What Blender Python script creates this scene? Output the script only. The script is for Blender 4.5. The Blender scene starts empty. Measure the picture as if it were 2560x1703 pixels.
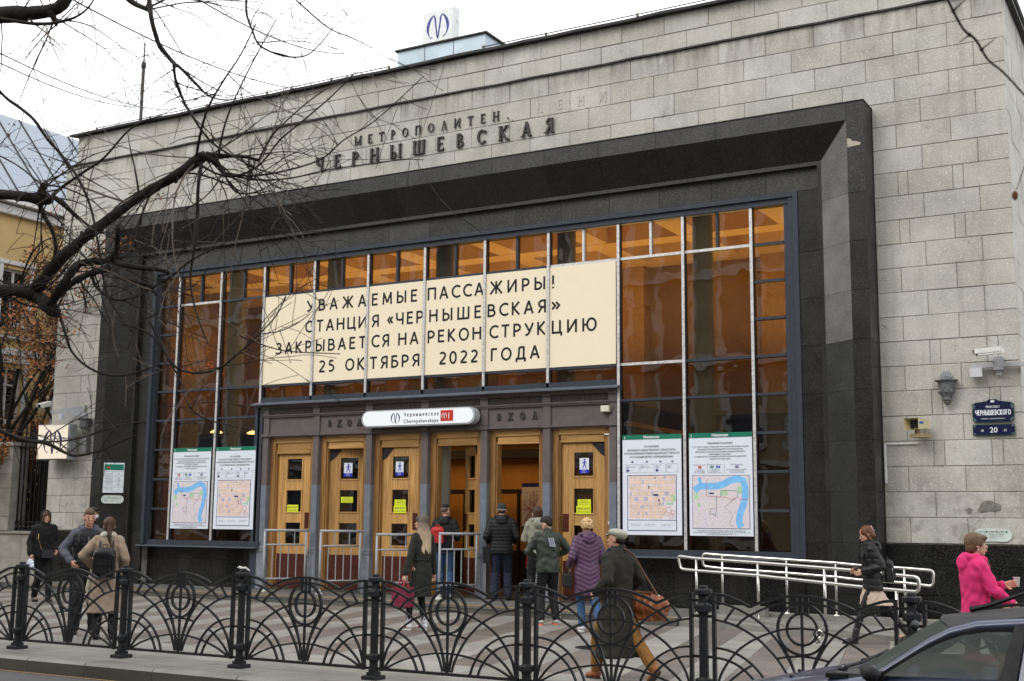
import bpy, math, random
import numpy as np
from math import radians as rad, sin, cos, pi, sqrt, atan2
from mathutils import Vector, Matrix
random.seed(7)
S = bpy.context.scene
COL = S.collection
# ---------------------------------------------------------------- camera, sky, light
cam_data = bpy.data.cameras.new('camera'); CAM = bpy.data.objects.new('camera', cam_data); COL.objects.link(CAM)
def _cam():
    yaw, pitch, roll = rad(29.66), rad(8.466), rad(0.5696)
    f = Vector((-sin(yaw)*cos(pitch), cos(yaw)*cos(pitch), sin(pitch)))
    r = Vector((cos(yaw), sin(yaw), 0)); u = r.cross(f)
    r2 = cos(roll)*r + sin(roll)*u; u2 = -sin(roll)*r + cos(roll)*u
    CAM.matrix_world = Matrix(((r2.x, u2.x, -f.x, 0), (r2.y, u2.y, -f.y, 0), (r2.z, u2.z, -f.z, 1.58), (0, 0, 0, 1)))
_cam()
cam_data.sensor_width = 36; cam_data.lens = 36*3086.15/2560
cam_data.clip_start = 0.1; cam_data.clip_end = 1000
cam_data.dof.use_dof = True; cam_data.dof.focus_distance = 22.0; cam_data.dof.aperture_fstop = 6.3
S.camera = CAM
W = bpy.data.worlds.new('World'); S.world = W; W.use_nodes = True
nt = W.node_tree; nt.nodes.clear()
SUN_EL, SUN_AZ = rad(42), rad(215)
sky = nt.nodes.new('ShaderNodeTexSky'); sky.sky_type = 'NISHITA'; sky.sun_disc = False
sky.sun_elevation = SUN_EL; sky.sun_rotation = SUN_AZ; sky.air_density = 1.0; sky.dust_density = 3.0
mixw = nt.nodes.new('ShaderNodeMix'); mixw.data_type = 'RGBA'; mixw.inputs[0].default_value = 0.90
nz = nt.nodes.new('ShaderNodeTexNoise'); nz.inputs['Scale'].default_value = 2.2; nz.inputs['Detail'].default_value = 5
tcw = nt.nodes.new('ShaderNodeTexCoord'); nt.links.new(tcw.outputs['Generated'], nz.inputs['Vector'])
rw = nt.nodes.new('ShaderNodeValToRGB'); rw.color_ramp.elements[0].position = .3; rw.color_ramp.elements[0].color = (14.6, 14.9, 15.3, 1)
rw.color_ramp.elements[1].position = .7; rw.color_ramp.elements[1].color = (18.5, 18.6, 18.8, 1)
nt.links.new(nz.outputs['Fac'], rw.inputs['Fac'])
bg = nt.nodes.new('ShaderNodeBackground'); bg.inputs['Strength'].default_value = 0.10
wo = nt.nodes.new('ShaderNodeOutputWorld')
nt.links.new(sky.outputs[0], mixw.inputs[6]); nt.links.new(rw.outputs['Color'], mixw.inputs[7])
nt.links.new(mixw.outputs[2], bg.inputs['Color']); nt.links.new(bg.outputs[0], wo.inputs['Surface'])
sun_d = bpy.data.lights.new('sun', 'SUN'); sun_d.energy = 1.1; sun_d.angle = rad(25); sun_d.color = (1.0, .96, .9)
sun_o = bpy.data.objects.new('sun', sun_d); COL.objects.link(sun_o)
sun_o.rotation_euler = (rad(90)-SUN_EL, 0, rad(180)-SUN_AZ+rad(0))
# the lamp must come from above the street, in front of the facade and a little to the left
_d = Vector((0.35, 0.72, -0.75)).normalized()
sun_o.rotation_euler = _d.to_track_quat('-Z', 'Y').to_euler()
sky.sun_rotation = atan2(-_d.x, -_d.y)
S.view_settings.view_transform = 'Standard'; S.view_settings.look = 'None'
S.view_settings.exposure = 0.18; S.view_settings.gamma = 1.0; S.view_settings.use_curve_mapping = False
S.cycles.max_bounces = 6; S.cycles.diffuse_bounces = 3; S.cycles.glossy_bounces = 3; S.cycles.transmission_bounces = 6
S.cycles.transparent_max_bounces = 12; S.cycles.use_denoising = True
S.cycles.caustics_reflective = False; S.cycles.caustics_refractive = False
S.cycles.sample_clamp_indirect = 4.0

# ---------------------------------------------------------------- helpers
TMP = bpy.data.scenes.new('bake')
def evaluate(ob):
    TMP.collection.objects.link(ob)
    TMP.view_layers[0].update(); dg = TMP.view_layers[0].depsgraph
    me = bpy.data.meshes.new_from_object(ob.evaluated_get(dg), depsgraph=dg)
    TMP.collection.objects.unlink(ob)
    return me

class MB:
    def __init__(s): s.v = []; s.f = []
    def add(s, vs, fs):
        o = len(s.v); s.v.extend([tuple(map(float, p)) for p in vs]); s.f.extend([tuple(i+o for i in f) for f in fs]); return s
    def box(s, x0, x1, y0, y1, z0, z1):
        return s.add([(x0,y0,z0),(x1,y0,z0),(x1,y1,z0),(x0,y1,z0),(x0,y0,z1),(x1,y0,z1),(x1,y1,z1),(x0,y1,z1)],
                     [(0,3,2,1),(4,5,6,7),(0,1,5,4),(1,2,6,5),(2,3,7,6),(3,0,4,7)])
    def cbox(s, x0, x1, y0, y1, z0, z1, c=.008):
        """box whose front (y0) edges are chamfered"""
        vs = [(x0,y1,z0),(x1,y1,z0),(x1,y1,z1),(x0,y1,z1),(x0,y0+c,z0),(x1,y0+c,z0),(x1,y0+c,z1),(x0,y0+c,z1),
              (x0+c,y0,z0+c),(x1-c,y0,z0+c),(x1-c,y0,z1-c),(x0+c,y0,z1-c)]
        return s.add(vs, [(0,3,2,1),(0,1,5,4),(1,2,6,5),(2,3,7,6),(3,0,4,7),(4,5,9,8),(5,6,10,9),(6,7,11,10),(7,4,8,11),(8,9,10,11)])
    def obox(s, c, d, M):
        """oriented box: centre c, half sizes d, 3x3 matrix M"""
        c = Vector(c); vs = []
        for k in (-1, 1):
            for a, b in ((-1,-1),(1,-1),(1,1),(-1,1)):
                vs.append(c + M @ Vector((a*d[0], b*d[1], k*d[2])))
        return s.add(vs, [(0,3,2,1),(4,5,6,7),(0,1,5,4),(1,2,6,5),(2,3,7,6),(3,0,4,7)])
    def bar(s, a, b, w, h, up=(0,0,1)):
        a, b = Vector(a), Vector(b); d = b-a; L = d.length
        if L < 1e-6: return s
        d /= L; up = Vector(up)
        x = d.cross(up)
        if x.length < 1e-4: x = d.cross(Vector((0,1,0)))
        x.normalize(); z = x.cross(d)
        M = Matrix((x, d, z)).transposed()
        return s.obox((a+b)/2, (w/2, L/2, h/2), M)
    def prism(s, poly, y0, y1):
        """polygon in xz extruded along y"""
        n = len(poly)
        vs = [(p[0], y0, p[1]) for p in poly]+[(p[0], y1, p[1]) for p in poly]
        return s.add(vs, [tuple(range(n)), tuple(range(2*n-1, n-1, -1))]+[(i, i+n, (i+1)%n+n, (i+1)%n) for i in range(n)])
    def prismz(s, poly, z0, z1):
        n = len(poly)
        vs = [(p[0], p[1], z0) for p in poly]+[(p[0], p[1], z1) for p in poly]
        return s.add(vs, [tuple(range(n-1,-1,-1)), tuple(range(n, 2*n))]+[(i, (i+1)%n, (i+1)%n+n, i+n) for i in range(n)])
    def tube(s, pts, r, n=8, cap=True):
        pts = [Vector(p) for p in pts]; m = len(pts)
        rs = r if isinstance(r, (list, tuple)) else [r]*m
        vs = []; prev = None
        for i, p in enumerate(pts):
            t = (pts[min(i+1, m-1)]-pts[max(i-1, 0)])
            if t.length < 1e-9: t = Vector((0,0,1))
            t.normalize()
            if prev is None:
                a = Vector((0,0,1)) if abs(t.z) < .9 else Vector((1,0,0))
                x = t.cross(a).normalized()
            else:
                x = (prev - t*prev.dot(t))
                x = x.normalized() if x.length > 1e-6 else t.orthogonal().normalized()
            prev = x; y = t.cross(x)
            for k in range(n):
                an = 2*pi*k/n; vs.append(p + (x*cos(an)+y*sin(an))*rs[i])
        fs = [(i*n+k, i*n+(k+1)%n, (i+1)*n+(k+1)%n, (i+1)*n+k) for i in range(m-1) for k in range(n)]
        if cap: fs += [tuple(range(n-1,-1,-1)), tuple((m-1)*n+k for k in range(n))]
        return s.add(vs, fs)
    def ring(s, c, R, r, n=28, k=6, axis='y'):
        vs = []
        for i in range(n):
            a = 2*pi*i/n
            for j in range(k):
                b = 2*pi*j/k+pi/k; q = R+r*cos(b); w = r*sin(b)
                p = (q*cos(a), w, q*sin(a)) if axis == 'y' else (q*cos(a), q*sin(a), w)
                vs.append((c[0]+p[0], c[1]+p[1], c[2]+p[2]))
        return s.add(vs, [(i*k+j, i*k+(j+1)%k, ((i+1)%n)*k+(j+1)%k, ((i+1)%n)*k+j) for i in range(n) for j in range(k)])
    def lathe(s, prof, c=(0,0,0), n=16, sx=1, sy=1, a0=0):
        vs = []
        for r, z in prof:
            for k in range(n):
                a = a0+2*pi*k/n; vs.append((c[0]+r*cos(a)*sx, c[1]+r*sin(a)*sy, c[2]+z))
        m = len(prof)
        return s.add(vs, [(i*n+k, i*n+(k+1)%n, (i+1)*n+(k+1)%n, (i+1)*n+k) for i in range(m-1) for k in range(n)]
                     + [tuple(range(n-1,-1,-1)), tuple((m-1)*n+k for k in range(n))])
    def ell(s, c, r, M=None, n=14, m=9):
        vs = []; c = Vector(c)
        for i in range(m+1):
            th = pi*i/m
            for k in range(n):
                a = 2*pi*k/n; p = Vector((r[0]*sin(th)*cos(a), r[1]*sin(th)*sin(a), r[2]*cos(th)))
                vs.append(c+(M @ p if M else p))
        return s.add(vs, [(i*n+k, (i+1)*n+k, (i+1)*n+(k+1)%n, i*n+(k+1)%n) for i in range(m) for k in range(n)])
    def cap(s, a, b, ra, rb, n=12):
        a, b = Vector(a), Vector(b); d = b-a; L = d.length
        if L < 1e-6: return s.ell(a, (ra,)*3)
        d /= L; pts = []; rs = []
        for t in (90, 60, 30): pts.append(a-d*ra*sin(rad(t))); rs.append(max(ra*cos(rad(t)), .001))
        pts += [a, b]; rs += [ra, rb]
        for t in (30, 60, 90): pts.append(b+d*rb*sin(rad(t))); rs.append(max(rb*cos(rad(t)), .001))
        return s.tube(pts, rs, n)
    def mesh(s, name='m', smooth=False):
        me = bpy.data.meshes.new(name); me.from_pydata(s.v, [], s.f); me.update()
        if smooth: me.shade_smooth()
        return me
    def build(s, name, mat, parent=None, smooth=False, loc=None, **kw):
        return link(name, s.mesh(name, smooth), mat, parent, loc, **kw)

def link(name, me, mat=None, parent=None, loc=None, rz=None, label=None, cat=None, group=None, kind=None):
    if mat is not None and not me.materials: me.materials.append(mat)
    o = bpy.data.objects.new(name, me); COL.objects.link(o)
    if parent is not None: o.parent = parent
    if loc is not None: o.location = loc
    if rz is not None: o.rotation_euler = (0, 0, rz)
    tag(o, label, cat, group, kind); return o
def tag(o, label=None, cat=None, group=None, kind=None):
    if label: o['label'] = label
    if cat: o['category'] = cat
    if group: o['group'] = group
    if kind: o['kind'] = kind
    return o
def thing(name, label, cat, loc=(0,0,0), rz=0, group=None):
    o = bpy.data.objects.new(name, None); o.empty_display_size = .2; COL.objects.link(o)
    o.location = loc; o.rotation_euler = (0, 0, rz); return tag(o, label, cat, group)
def copy_tree(o, parent=None):
    c = o.copy(); COL.objects.link(c); c.parent = parent
    for ch in list(o.children): copy_tree(ch, c)
    return c

# ---------------------------------------------------------------- materials
def mk(name):
    m = bpy.data.materials.new(name); m.use_nodes = True; t = m.node_tree
    return m, t, t.nodes['Principled BSDF']
def pos(t, scale=(1,1,1), coord='pos'):
    mp = t.nodes.new('ShaderNodeMapping'); mp.inputs['Scale'].default_value = scale
    if coord == 'pos': g = t.nodes.new('ShaderNodeNewGeometry'); t.links.new(g.outputs['Position'], mp.inputs['Vector'])
    else: g = t.nodes.new('ShaderNodeTexCoord'); t.links.new(g.outputs['Object'], mp.inputs['Vector'])
    return mp.outputs[0]
def noise(t, vec, scale, detail=4, rough=.55):
    n = t.nodes.new('ShaderNodeTexNoise'); n.inputs['Scale'].default_value = scale; n.inputs['Detail'].default_value = detail
    n.inputs['Roughness'].default_value = rough; t.links.new(vec, n.inputs['Vector']); return n.outputs['Fac']
def voro(t, vec, scale):
    n = t.nodes.new('ShaderNodeTexVoronoi'); n.inputs['Scale'].default_value = scale; t.links.new(vec, n.inputs['Vector']); return n
def ramp(t, fac, stops):
    r = t.nodes.new('ShaderNodeValToRGB'); cr = r.color_ramp
    while len(cr.elements) < len(stops): cr.elements.new(.5)
    for e, (p, c) in zip(cr.elements, stops):
        e.position = p; e.color = (c, c, c, 1) if isinstance(c, (int, float)) else (*c, 1)
    t.links.new(fac, r.inputs['Fac']); return r.outputs['Color']
def mix(t, fac, a, b, mode='MIX'):
    n = t.nodes.new('ShaderNodeMix'); n.data_type = 'RGBA'; n.blend_type = mode; n.clamp_result = False
    for i, x in ((0, fac), (6, a), (7, b)):
        if hasattr(x, 'links') or hasattr(x, 'is_linked'): t.links.new(x, n.inputs[i])
        else: n.inputs[i].default_value = x if i == 0 else (*x, 1) if isinstance(x, tuple) else (x, x, x, 1)
    return n.outputs[2]
def bump(t, b, h, strength=.3, dist=.01):
    n = t.nodes.new('ShaderNodeBump'); n.inputs['Strength'].default_value = strength; n.inputs['Distance'].default_value = dist
    t.links.new(h, n.inputs['Height']); t.links.new(n.outputs[0], b.inputs['Normal'])
def objrand(t):
    return t.nodes.new('ShaderNodeObjectInfo').outputs['Random']
_mc = {}
def M(name, col, rough=.6, metal=0., var=.12, vs=9., bmp=.15, bs=60., coord='pos', spec=None):
    """plain surface with uneven colour and fine relief"""
    if name in _mc: return _mc[name]
    m, t, b = mk(name); v = pos(t, coord=coord)
    n = noise(t, v, vs, 5); c = tuple(col)
    lo = tuple(x*(1-var) for x in c); hi = tuple(min(1, x*(1+var)) for x in c)
    cc = ramp(t, n, [(.3, lo), (.7, hi)]); t.links.new(cc, b.inputs['Base Color'])
    b.inputs['Metallic'].default_value = metal
    rr = ramp(t, noise(t, v, vs*2.3, 3), [(.3, max(0, rough-.07)), (.7, min(1, rough+.07))]); t.links.new(rr, b.inputs['Roughness'])
    if bmp: bump(t, b, noise(t, v, bs, 3), bmp, .004)
    b.inputs['Specular IOR Level'].default_value = spec if spec is not None else (.5 if metal > .2 else .22)
    _mc[name] = m; return m
def glow(name, col, strength):
    m, t, b = mk(name); b.inputs['Base Color'].default_value = (*col, 1); b.inputs['Emission Color'].default_value = (*col, 1)
    b.inputs['Emission Strength'].default_value = strength; return m

def m_stone():
    m, t, b = mk('aggregate_stone'); v = pos(t)
    r = objrand(t)
    base = ramp(t, r, [(0., (.425,.41,.365)), (.35, (.455,.438,.39)), (.6, (.45,.436,.40)), (.85, (.485,.475,.44)), (1., (.43,.41,.36))])
    big = ramp(t, noise(t, v, 1.1, 8, .65), [(.32, .78), (.68, 1.12)]); c = mix(t, 1., base, big, 'MULTIPLY')
    vo = voro(t, v, 44); chip = ramp(t, vo.outputs['Distance'], [(0., 1.), (.22, 1.), (.34, 0.)])
    cr = t.nodes.new('ShaderNodeSeparateColor'); t.links.new(vo.outputs['Color'], cr.inputs[0])
    sel = ramp(t, cr.outputs[0], [(.62, 0.), (.66, 1.)]); f = mix(t, 1., chip, sel, 'MULTIPLY')
    c = mix(t, f, c, (.72,.71,.66))
    vd = voro(t, v, 24); pit = ramp(t, vd.outputs['Distance'], [(0., 1.), (.10, 1.), (.17, 0.)])
    cd = t.nodes.new('ShaderNodeSeparateColor'); t.links.new(vd.outputs['Color'], cd.inputs[0])
    sd = ramp(t, cd.outputs[0], [(.80, 0.), (.83, 1.)]); fd = mix(t, 1., pit, sd, 'MULTIPLY'); c = mix(t, fd, c, (.10,.095,.08))
    # worn clusters of pits
    cl = ramp(t, noise(t, v, 3.1, 2), [(.66, 0.), (.72, 1.)]); fine = ramp(t, noise(t, v, 55, 3), [(.56, 0.), (.62, 1.)])
    c = mix(t, mix(t, 1., cl, fine, 'MULTIPLY'), c, (.09,.085,.075))
    st = ramp(t, noise(t, pos(t, (5.5, 5.5, .55)), 1.0, 5), [(.54, 0.), (.80, .40)]); c = mix(t, st, c, (.20,.19,.165))
    sx_ = t.nodes.new('ShaderNodeSeparateXYZ'); gg = t.nodes.new('ShaderNodeNewGeometry'); t.links.new(gg.outputs['Position'], sx_.inputs[0])
    # soot washed down below the two ledges, broken up by a streaky noise
    def soot(z0, z1):
        mr = t.nodes.new('ShaderNodeMapRange'); mr.inputs[1].default_value = z0; mr.inputs[2].default_value = z1; t.links.new(sx_.outputs['Z'], mr.inputs[0]); lt_ = t.nodes.new('ShaderNodeMath'); lt_.operation = 'LESS_THAN'; lt_.inputs[1].default_value = z1+.03; t.links.new(sx_.outputs['Z'], lt_.inputs[0])
        return mix(t, 1., mr.outputs[0], lt_.outputs[0], 'MULTIPLY')
    sk = ramp(t, noise(t, pos(t, (7, 7, .8)), 1.0, 6, .65), [(.40, 0.), (.66, 1.)])
    for z0_, z1_, a_ in ((10.05, 10.6, .75), (11.0, 11.4, .45)): c = mix(t, mix(t, 1., mix(t, 1., soot(z0_, z1_), sk, 'MULTIPLY'), a_, 'MULTIPLY'), c, (.13,.12,.10))
    lo_ = t.nodes.new('ShaderNodeMapRange'); lo_.inputs[1].default_value = 3.2; lo_.inputs[2].default_value = 1.3; t.links.new(sx_.outputs['Z'], lo_.inputs[0])
    c = mix(t, mix(t, 1., mix(t, 1., lo_.outputs[0], ramp(t, noise(t, v, 4.5, 7, .7), [(.48, 0.), (.62, 1.)]), 'MULTIPLY'), .55, 'MULTIPLY'), c, (.17,.16,.14))
    t.links.new(c, b.inputs['Base Color']); b.inputs['Roughness'].default_value = .9; b.inputs['Specular IOR Level'].default_value = .2
    h = mix(t, .5, noise(t, v, 90, 4), mix(t, 1., f, .6, 'MULTIPLY')); bump(t, b, h, .55, .008); return m
def m_granite(name, col, rough, fleck=.16, var=.35):
    m, t, b = mk(name); v = pos(t); r = objrand(t)
    k = ramp(t, r, [(0., 1-var), (1., 1+var)]); c = mix(t, 1., tuple(col), k, 'MULTIPLY')
    c = mix(t, 1., c, ramp(t, noise(t, v, 2.2, 5), [(.3, .75), (.75, 1.45)]), 'MULTIPLY')
    vo = voro(t, v, 130); s = t.nodes.new('ShaderNodeSeparateColor'); t.links.new(vo.outputs['Color'], s.inputs[0])
    c = mix(t, ramp(t, s.outputs[0], [(.86, 0.), (.9, .8)]), c, (fleck, fleck, fleck*.95))
    du = ramp(t, noise(t, pos(t, (1, 1, .5)), 1.7, 6), [(.55, 0.), (.8, .28)]); c = mix(t, du, c, tuple(min(.2, x*2.0+.010) for x in col))
    t.links.new(c, b.inputs['Base Color'])
    t.links.new(ramp(t, noise(t, v, 1.9, 6), [(.3, rough-.06), (.75, rough+.22)]), b.inputs['Roughness'])
    b.inputs['Specular IOR Level'].default_value = .3; bump(t, b, noise(t, v, 150, 2), .06, .002); return m
def m_wood(name, c0, c1, axis='z'):
    m, t, b = mk(name); sc = (26, 26, 1.7) if axis == 'z' else (1.7, 26, 26)
    v = pos(t, sc); n = noise(t, v, 1.0, 6, .6); v2 = pos(t, (9, 9, .8) if axis == 'z' else (.8, 9, 9)); n2 = noise(t, v2, 1.0, 4)
    c = ramp(t, n, [(.25, c0), (.55, c1), (.8, tuple(min(1, x*1.15) for x in c1))]); c = mix(t, 1., c, ramp(t, n2, [(.25, .72), (.7, 1.12)]), 'MULTIPLY')
    c = mix(t, 1., c, ramp(t, objrand(t), [(0., .82), (1., 1.12)]), 'MULTIPLY')
    gr = ramp(t, noise(t, pos(t, (3, 3, 1)), 1.4, 6), [(.56, 0.), (.78, .5)]); c = mix(t, gr, c, (.10,.055,.025))
    t.links.new(c, b.inputs['Base Color']); b.inputs['Roughness'].default_value = .42; bump(t, b, n, .12, .003); return m
def m_glass(name, tint, refl=1.0, rough=.0):
    m = bpy.data.materials.new(name); m.use_nodes = True; t = m.node_tree; t.nodes.clear()
    o = t.nodes.new('ShaderNodeOutputMaterial'); tr = t.nodes.new('ShaderNodeBsdfTransparent'); tr.inputs[0].default_value = (*tint, 1)
    g = t.nodes.new('ShaderNodeBsdfGlossy'); g.inputs['Roughness'].default_value = rough; g.inputs['Color'].default_value = (refl, refl, refl, 1)
    fr = t.nodes.new('ShaderNodeFresnel'); fr.inputs['IOR'].default_value = 1.7
    v = pos(t); nn = noise(t, v, 1.1, 2); bp = t.nodes.new('ShaderNodeBump'); bp.inputs['Strength'].default_value = .10; bp.inputs['Distance'].default_value = .05
    t.links.new(nn, bp.inputs['Height']); t.links.new(bp.outputs[0], g.inputs['Normal'])
    ms = t.nodes.new('ShaderNodeMixShader'); t.links.new(fr.outputs[0], ms.inputs[0]); t.links.new(tr.outputs[0], ms.inputs[1]); t.links.new(g.outputs[0], ms.inputs[2])
    t.links.new(ms.outputs[0], o.inputs['Surface']); return m
def dusty(m, col, f):  # even grey mixed into glass: dust film, and its greyish reflection painted in
    t = m.node_tree; o = [n for n in t.nodes if n.type == 'OUTPUT_MATERIAL'][0]; src = o.inputs['Surface'].links[0].from_socket; d = t.nodes.new('ShaderNodeBsdfDiffuse'); d.inputs[0].default_value = (*col, 1)
    ms = t.nodes.new('ShaderNodeMixShader'); ms.inputs[0].default_value = f; t.links.new(src, ms.inputs[1]); t.links.new(d.outputs[0], ms.inputs[2]); t.links.new(ms.outputs[0], o.inputs['Surface']); return m
STONE = m_stone()
MORTAR = M('mortar', (.30,.29,.26), .9, var=.45, vs=5, bmp=.4)
GRAN = m_granite('dark_granite', (.0105,.0105,.010), .32, .06)
GRANM = m_granite('weathered_granite', (.024,.024,.023), .42, .11)
GRANL = m_granite('sky_sheen_granite', (.125,.125,.118), .6, .24, .18)  # same granite made pale: open sky's reflection put into the colour
GRANP = m_granite('polished_black_granite', (.006,.0062,.0065), .14, .07)
METAL = M('blue_grey_frame_paint', (.040,.047,.060), .42, var=.12, bmp=.05)
METAL2 = M('blue_grey_sill_paint', (.10,.115,.14), .45, var=.18, bmp=.05)
SILVER = M('worn_aluminium', (.56,.56,.555), .5, .55, var=.22, vs=18, bmp=.1)
FLASH = M('dark_roof_flashing', (.035,.034,.032), .55, .2, var=.3)
GLASS = m_glass('tinted_glass', (.70,.62,.49), 1.0)
CARW = dusty(m_glass('windscreen_glass', (.34,.40,.38), .10), (.10,.115,.105), .55)
GLASSC = m_glass('clear_glass', (.90,.92,.91), 1.0)
WOOD = m_wood('varnished_oak', (.34,.17,.050), (.58,.33,.11))
WOODH = m_wood('varnished_oak_rail', (.32,.16,.047), (.55,.31,.10), 'x')
WOODD = m_wood('dark_oak_jamb', (.13,.06,.018), (.34,.175,.055))
PLUM = M('brown_portal_paint', (.125,.105,.102), .5, var=.14, vs=6, bmp=.2)
BLUEG = M('blue_grey_column_paint', (.15,.17,.205), .55, var=.16, vs=7, bmp=.35, bs=30)
MAROON = M('dark_red_kick_plate', (.075,.022,.016), .3, var=.2)
BLACK = M('black_metal', (.012,.012,.013), .45, .3)
IRON = M('cast_iron_paint', (.014,.015,.017), .45, var=.25, vs=25, bmp=.35, bs=90)
WHITE = M('white_paint', (.78,.79,.80), .5, var=.05)
GREYP = M('grey_rail_paint', (.34,.35,.37), .45, var=.14, vs=14)
STEEL = M('stainless_steel', (.62,.61,.58), .22, 1.0, var=.06, bmp=.05)
PAPER = M('poster_white', (.70,.745,.83), .6, var=.02, bmp=0)
INK = M('print_black', (.016,.016,.016), .6, bmp=0)
INKG = M('print_grey', (.11,.11,.13), .6, bmp=0)
NAVY = M('print_navy', (.020,.022,.13), .5, bmp=0)
REDP = M('print_red', (.52,.035,.025), .5, bmp=0)
GREENP = M('print_green', (.012,.17,.105), .5, bmp=0)
BLUEP = M('print_blue', (.02,.10,.45), .5, bmp=0)
YELL = M('sticker_yellow', (.68,.75,.03), .5, var=.04, bmp=0)
CREAM = M('banner_cream', (.83,.735,.555), .7, var=.015, bmp=0)
CONC = M('worn_concrete', (.22,.215,.195), .85, var=.22, vs=5, bmp=.5, bs=70)
LETTER = M('bronze_letters', (.030,.027,.023), .45, .4, var=.3)

# ---------------------------------------------------------------- text
_tc = {}
def _glyphs(s, space, res):
    cu = bpy.data.curves.new('t', 'FONT'); cu.body = s; cu.size = 1; cu.resolution_u = res; cu.space_character = space
    ob = bpy.data.objects.new('t', cu); me = evaluate(ob); bpy.data.objects.remove(ob)
    co = np.empty(len(me.vertices)*3); me.vertices.foreach_get('co', co); return me, co.reshape(-1, 3)
def text_mesh(s, h, w=None, ex=0.0015, res=2, bold=0., narrow=1.):
    """text in the xz plane facing -y, cap height h, optional total width w reached by letter spacing; origin at lower left"""
    key = (s, round(h, 4), None if w is None else round(w, 4), ex, bold, narrow)
    if key in _tc: return _tc[key]
    CAP = .72; k = h/CAP; me, co = _glyphs(s, 1., res); nat = np.ptp(co[:,0])*k*narrow
    kx = k*narrow
    if w is not None:
        if len(s) > 1 and w > nat*1.04:
            m2, c2 = _glyphs(s, 1.5, res); n2 = np.ptp(c2[:,0])*kx; bpy.data.meshes.remove(m2)
            me, co = _glyphs(s, 1+.5*(w-nat)/(n2-nat), res)
        kx = w/max(np.ptp(co[:,0]), 1e-6)
    x0 = co[:,0].min(); co = np.stack([(co[:,0]-x0)*kx, co[:,2]*0-ex, co[:,1]*k], 1)
    fs = [tuple(p.vertices) for p in me.polygons]; n = len(co); V = [co]; F = list(fs)
    if bold:
        for q, sx in enumerate((-1, 1)):
            c = co.copy(); c[:,0] += sx*bold*h*1.6; c[:,1] -= .0002*(q+1); V.append(c); F += [tuple(i+n*(q+1) for i in f) for f in fs]
        c = co.copy(); c[:,2] += bold*h; c[:,1] -= .0006; V.append(c); F += [tuple(i+n*3 for i in f) for f in fs]
    co = np.concatenate(V); bpy.data.meshes.remove(me)
    me = bpy.data.meshes.new('lettering'); me.from_pydata(co.tolist(), [], F); me.update()
    me['w'] = float(co[:,0].max()); _tc[key] = me; return me
def text(s, x, y, z, h, mat, parent, w=None, name='lettering', align='l', bold=0., res=2):
    me = text_mesh(s, h, w, bold=bold, res=res); key = mat.name
    if me.materials and me.materials[0] != mat: me = me.copy(); me.materials.clear()
    wd = me['w']; x = x if align == 'l' else x-wd/2 if align == 'c' else x-wd
    return link(name, me, mat, parent, (x, y, z))

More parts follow.
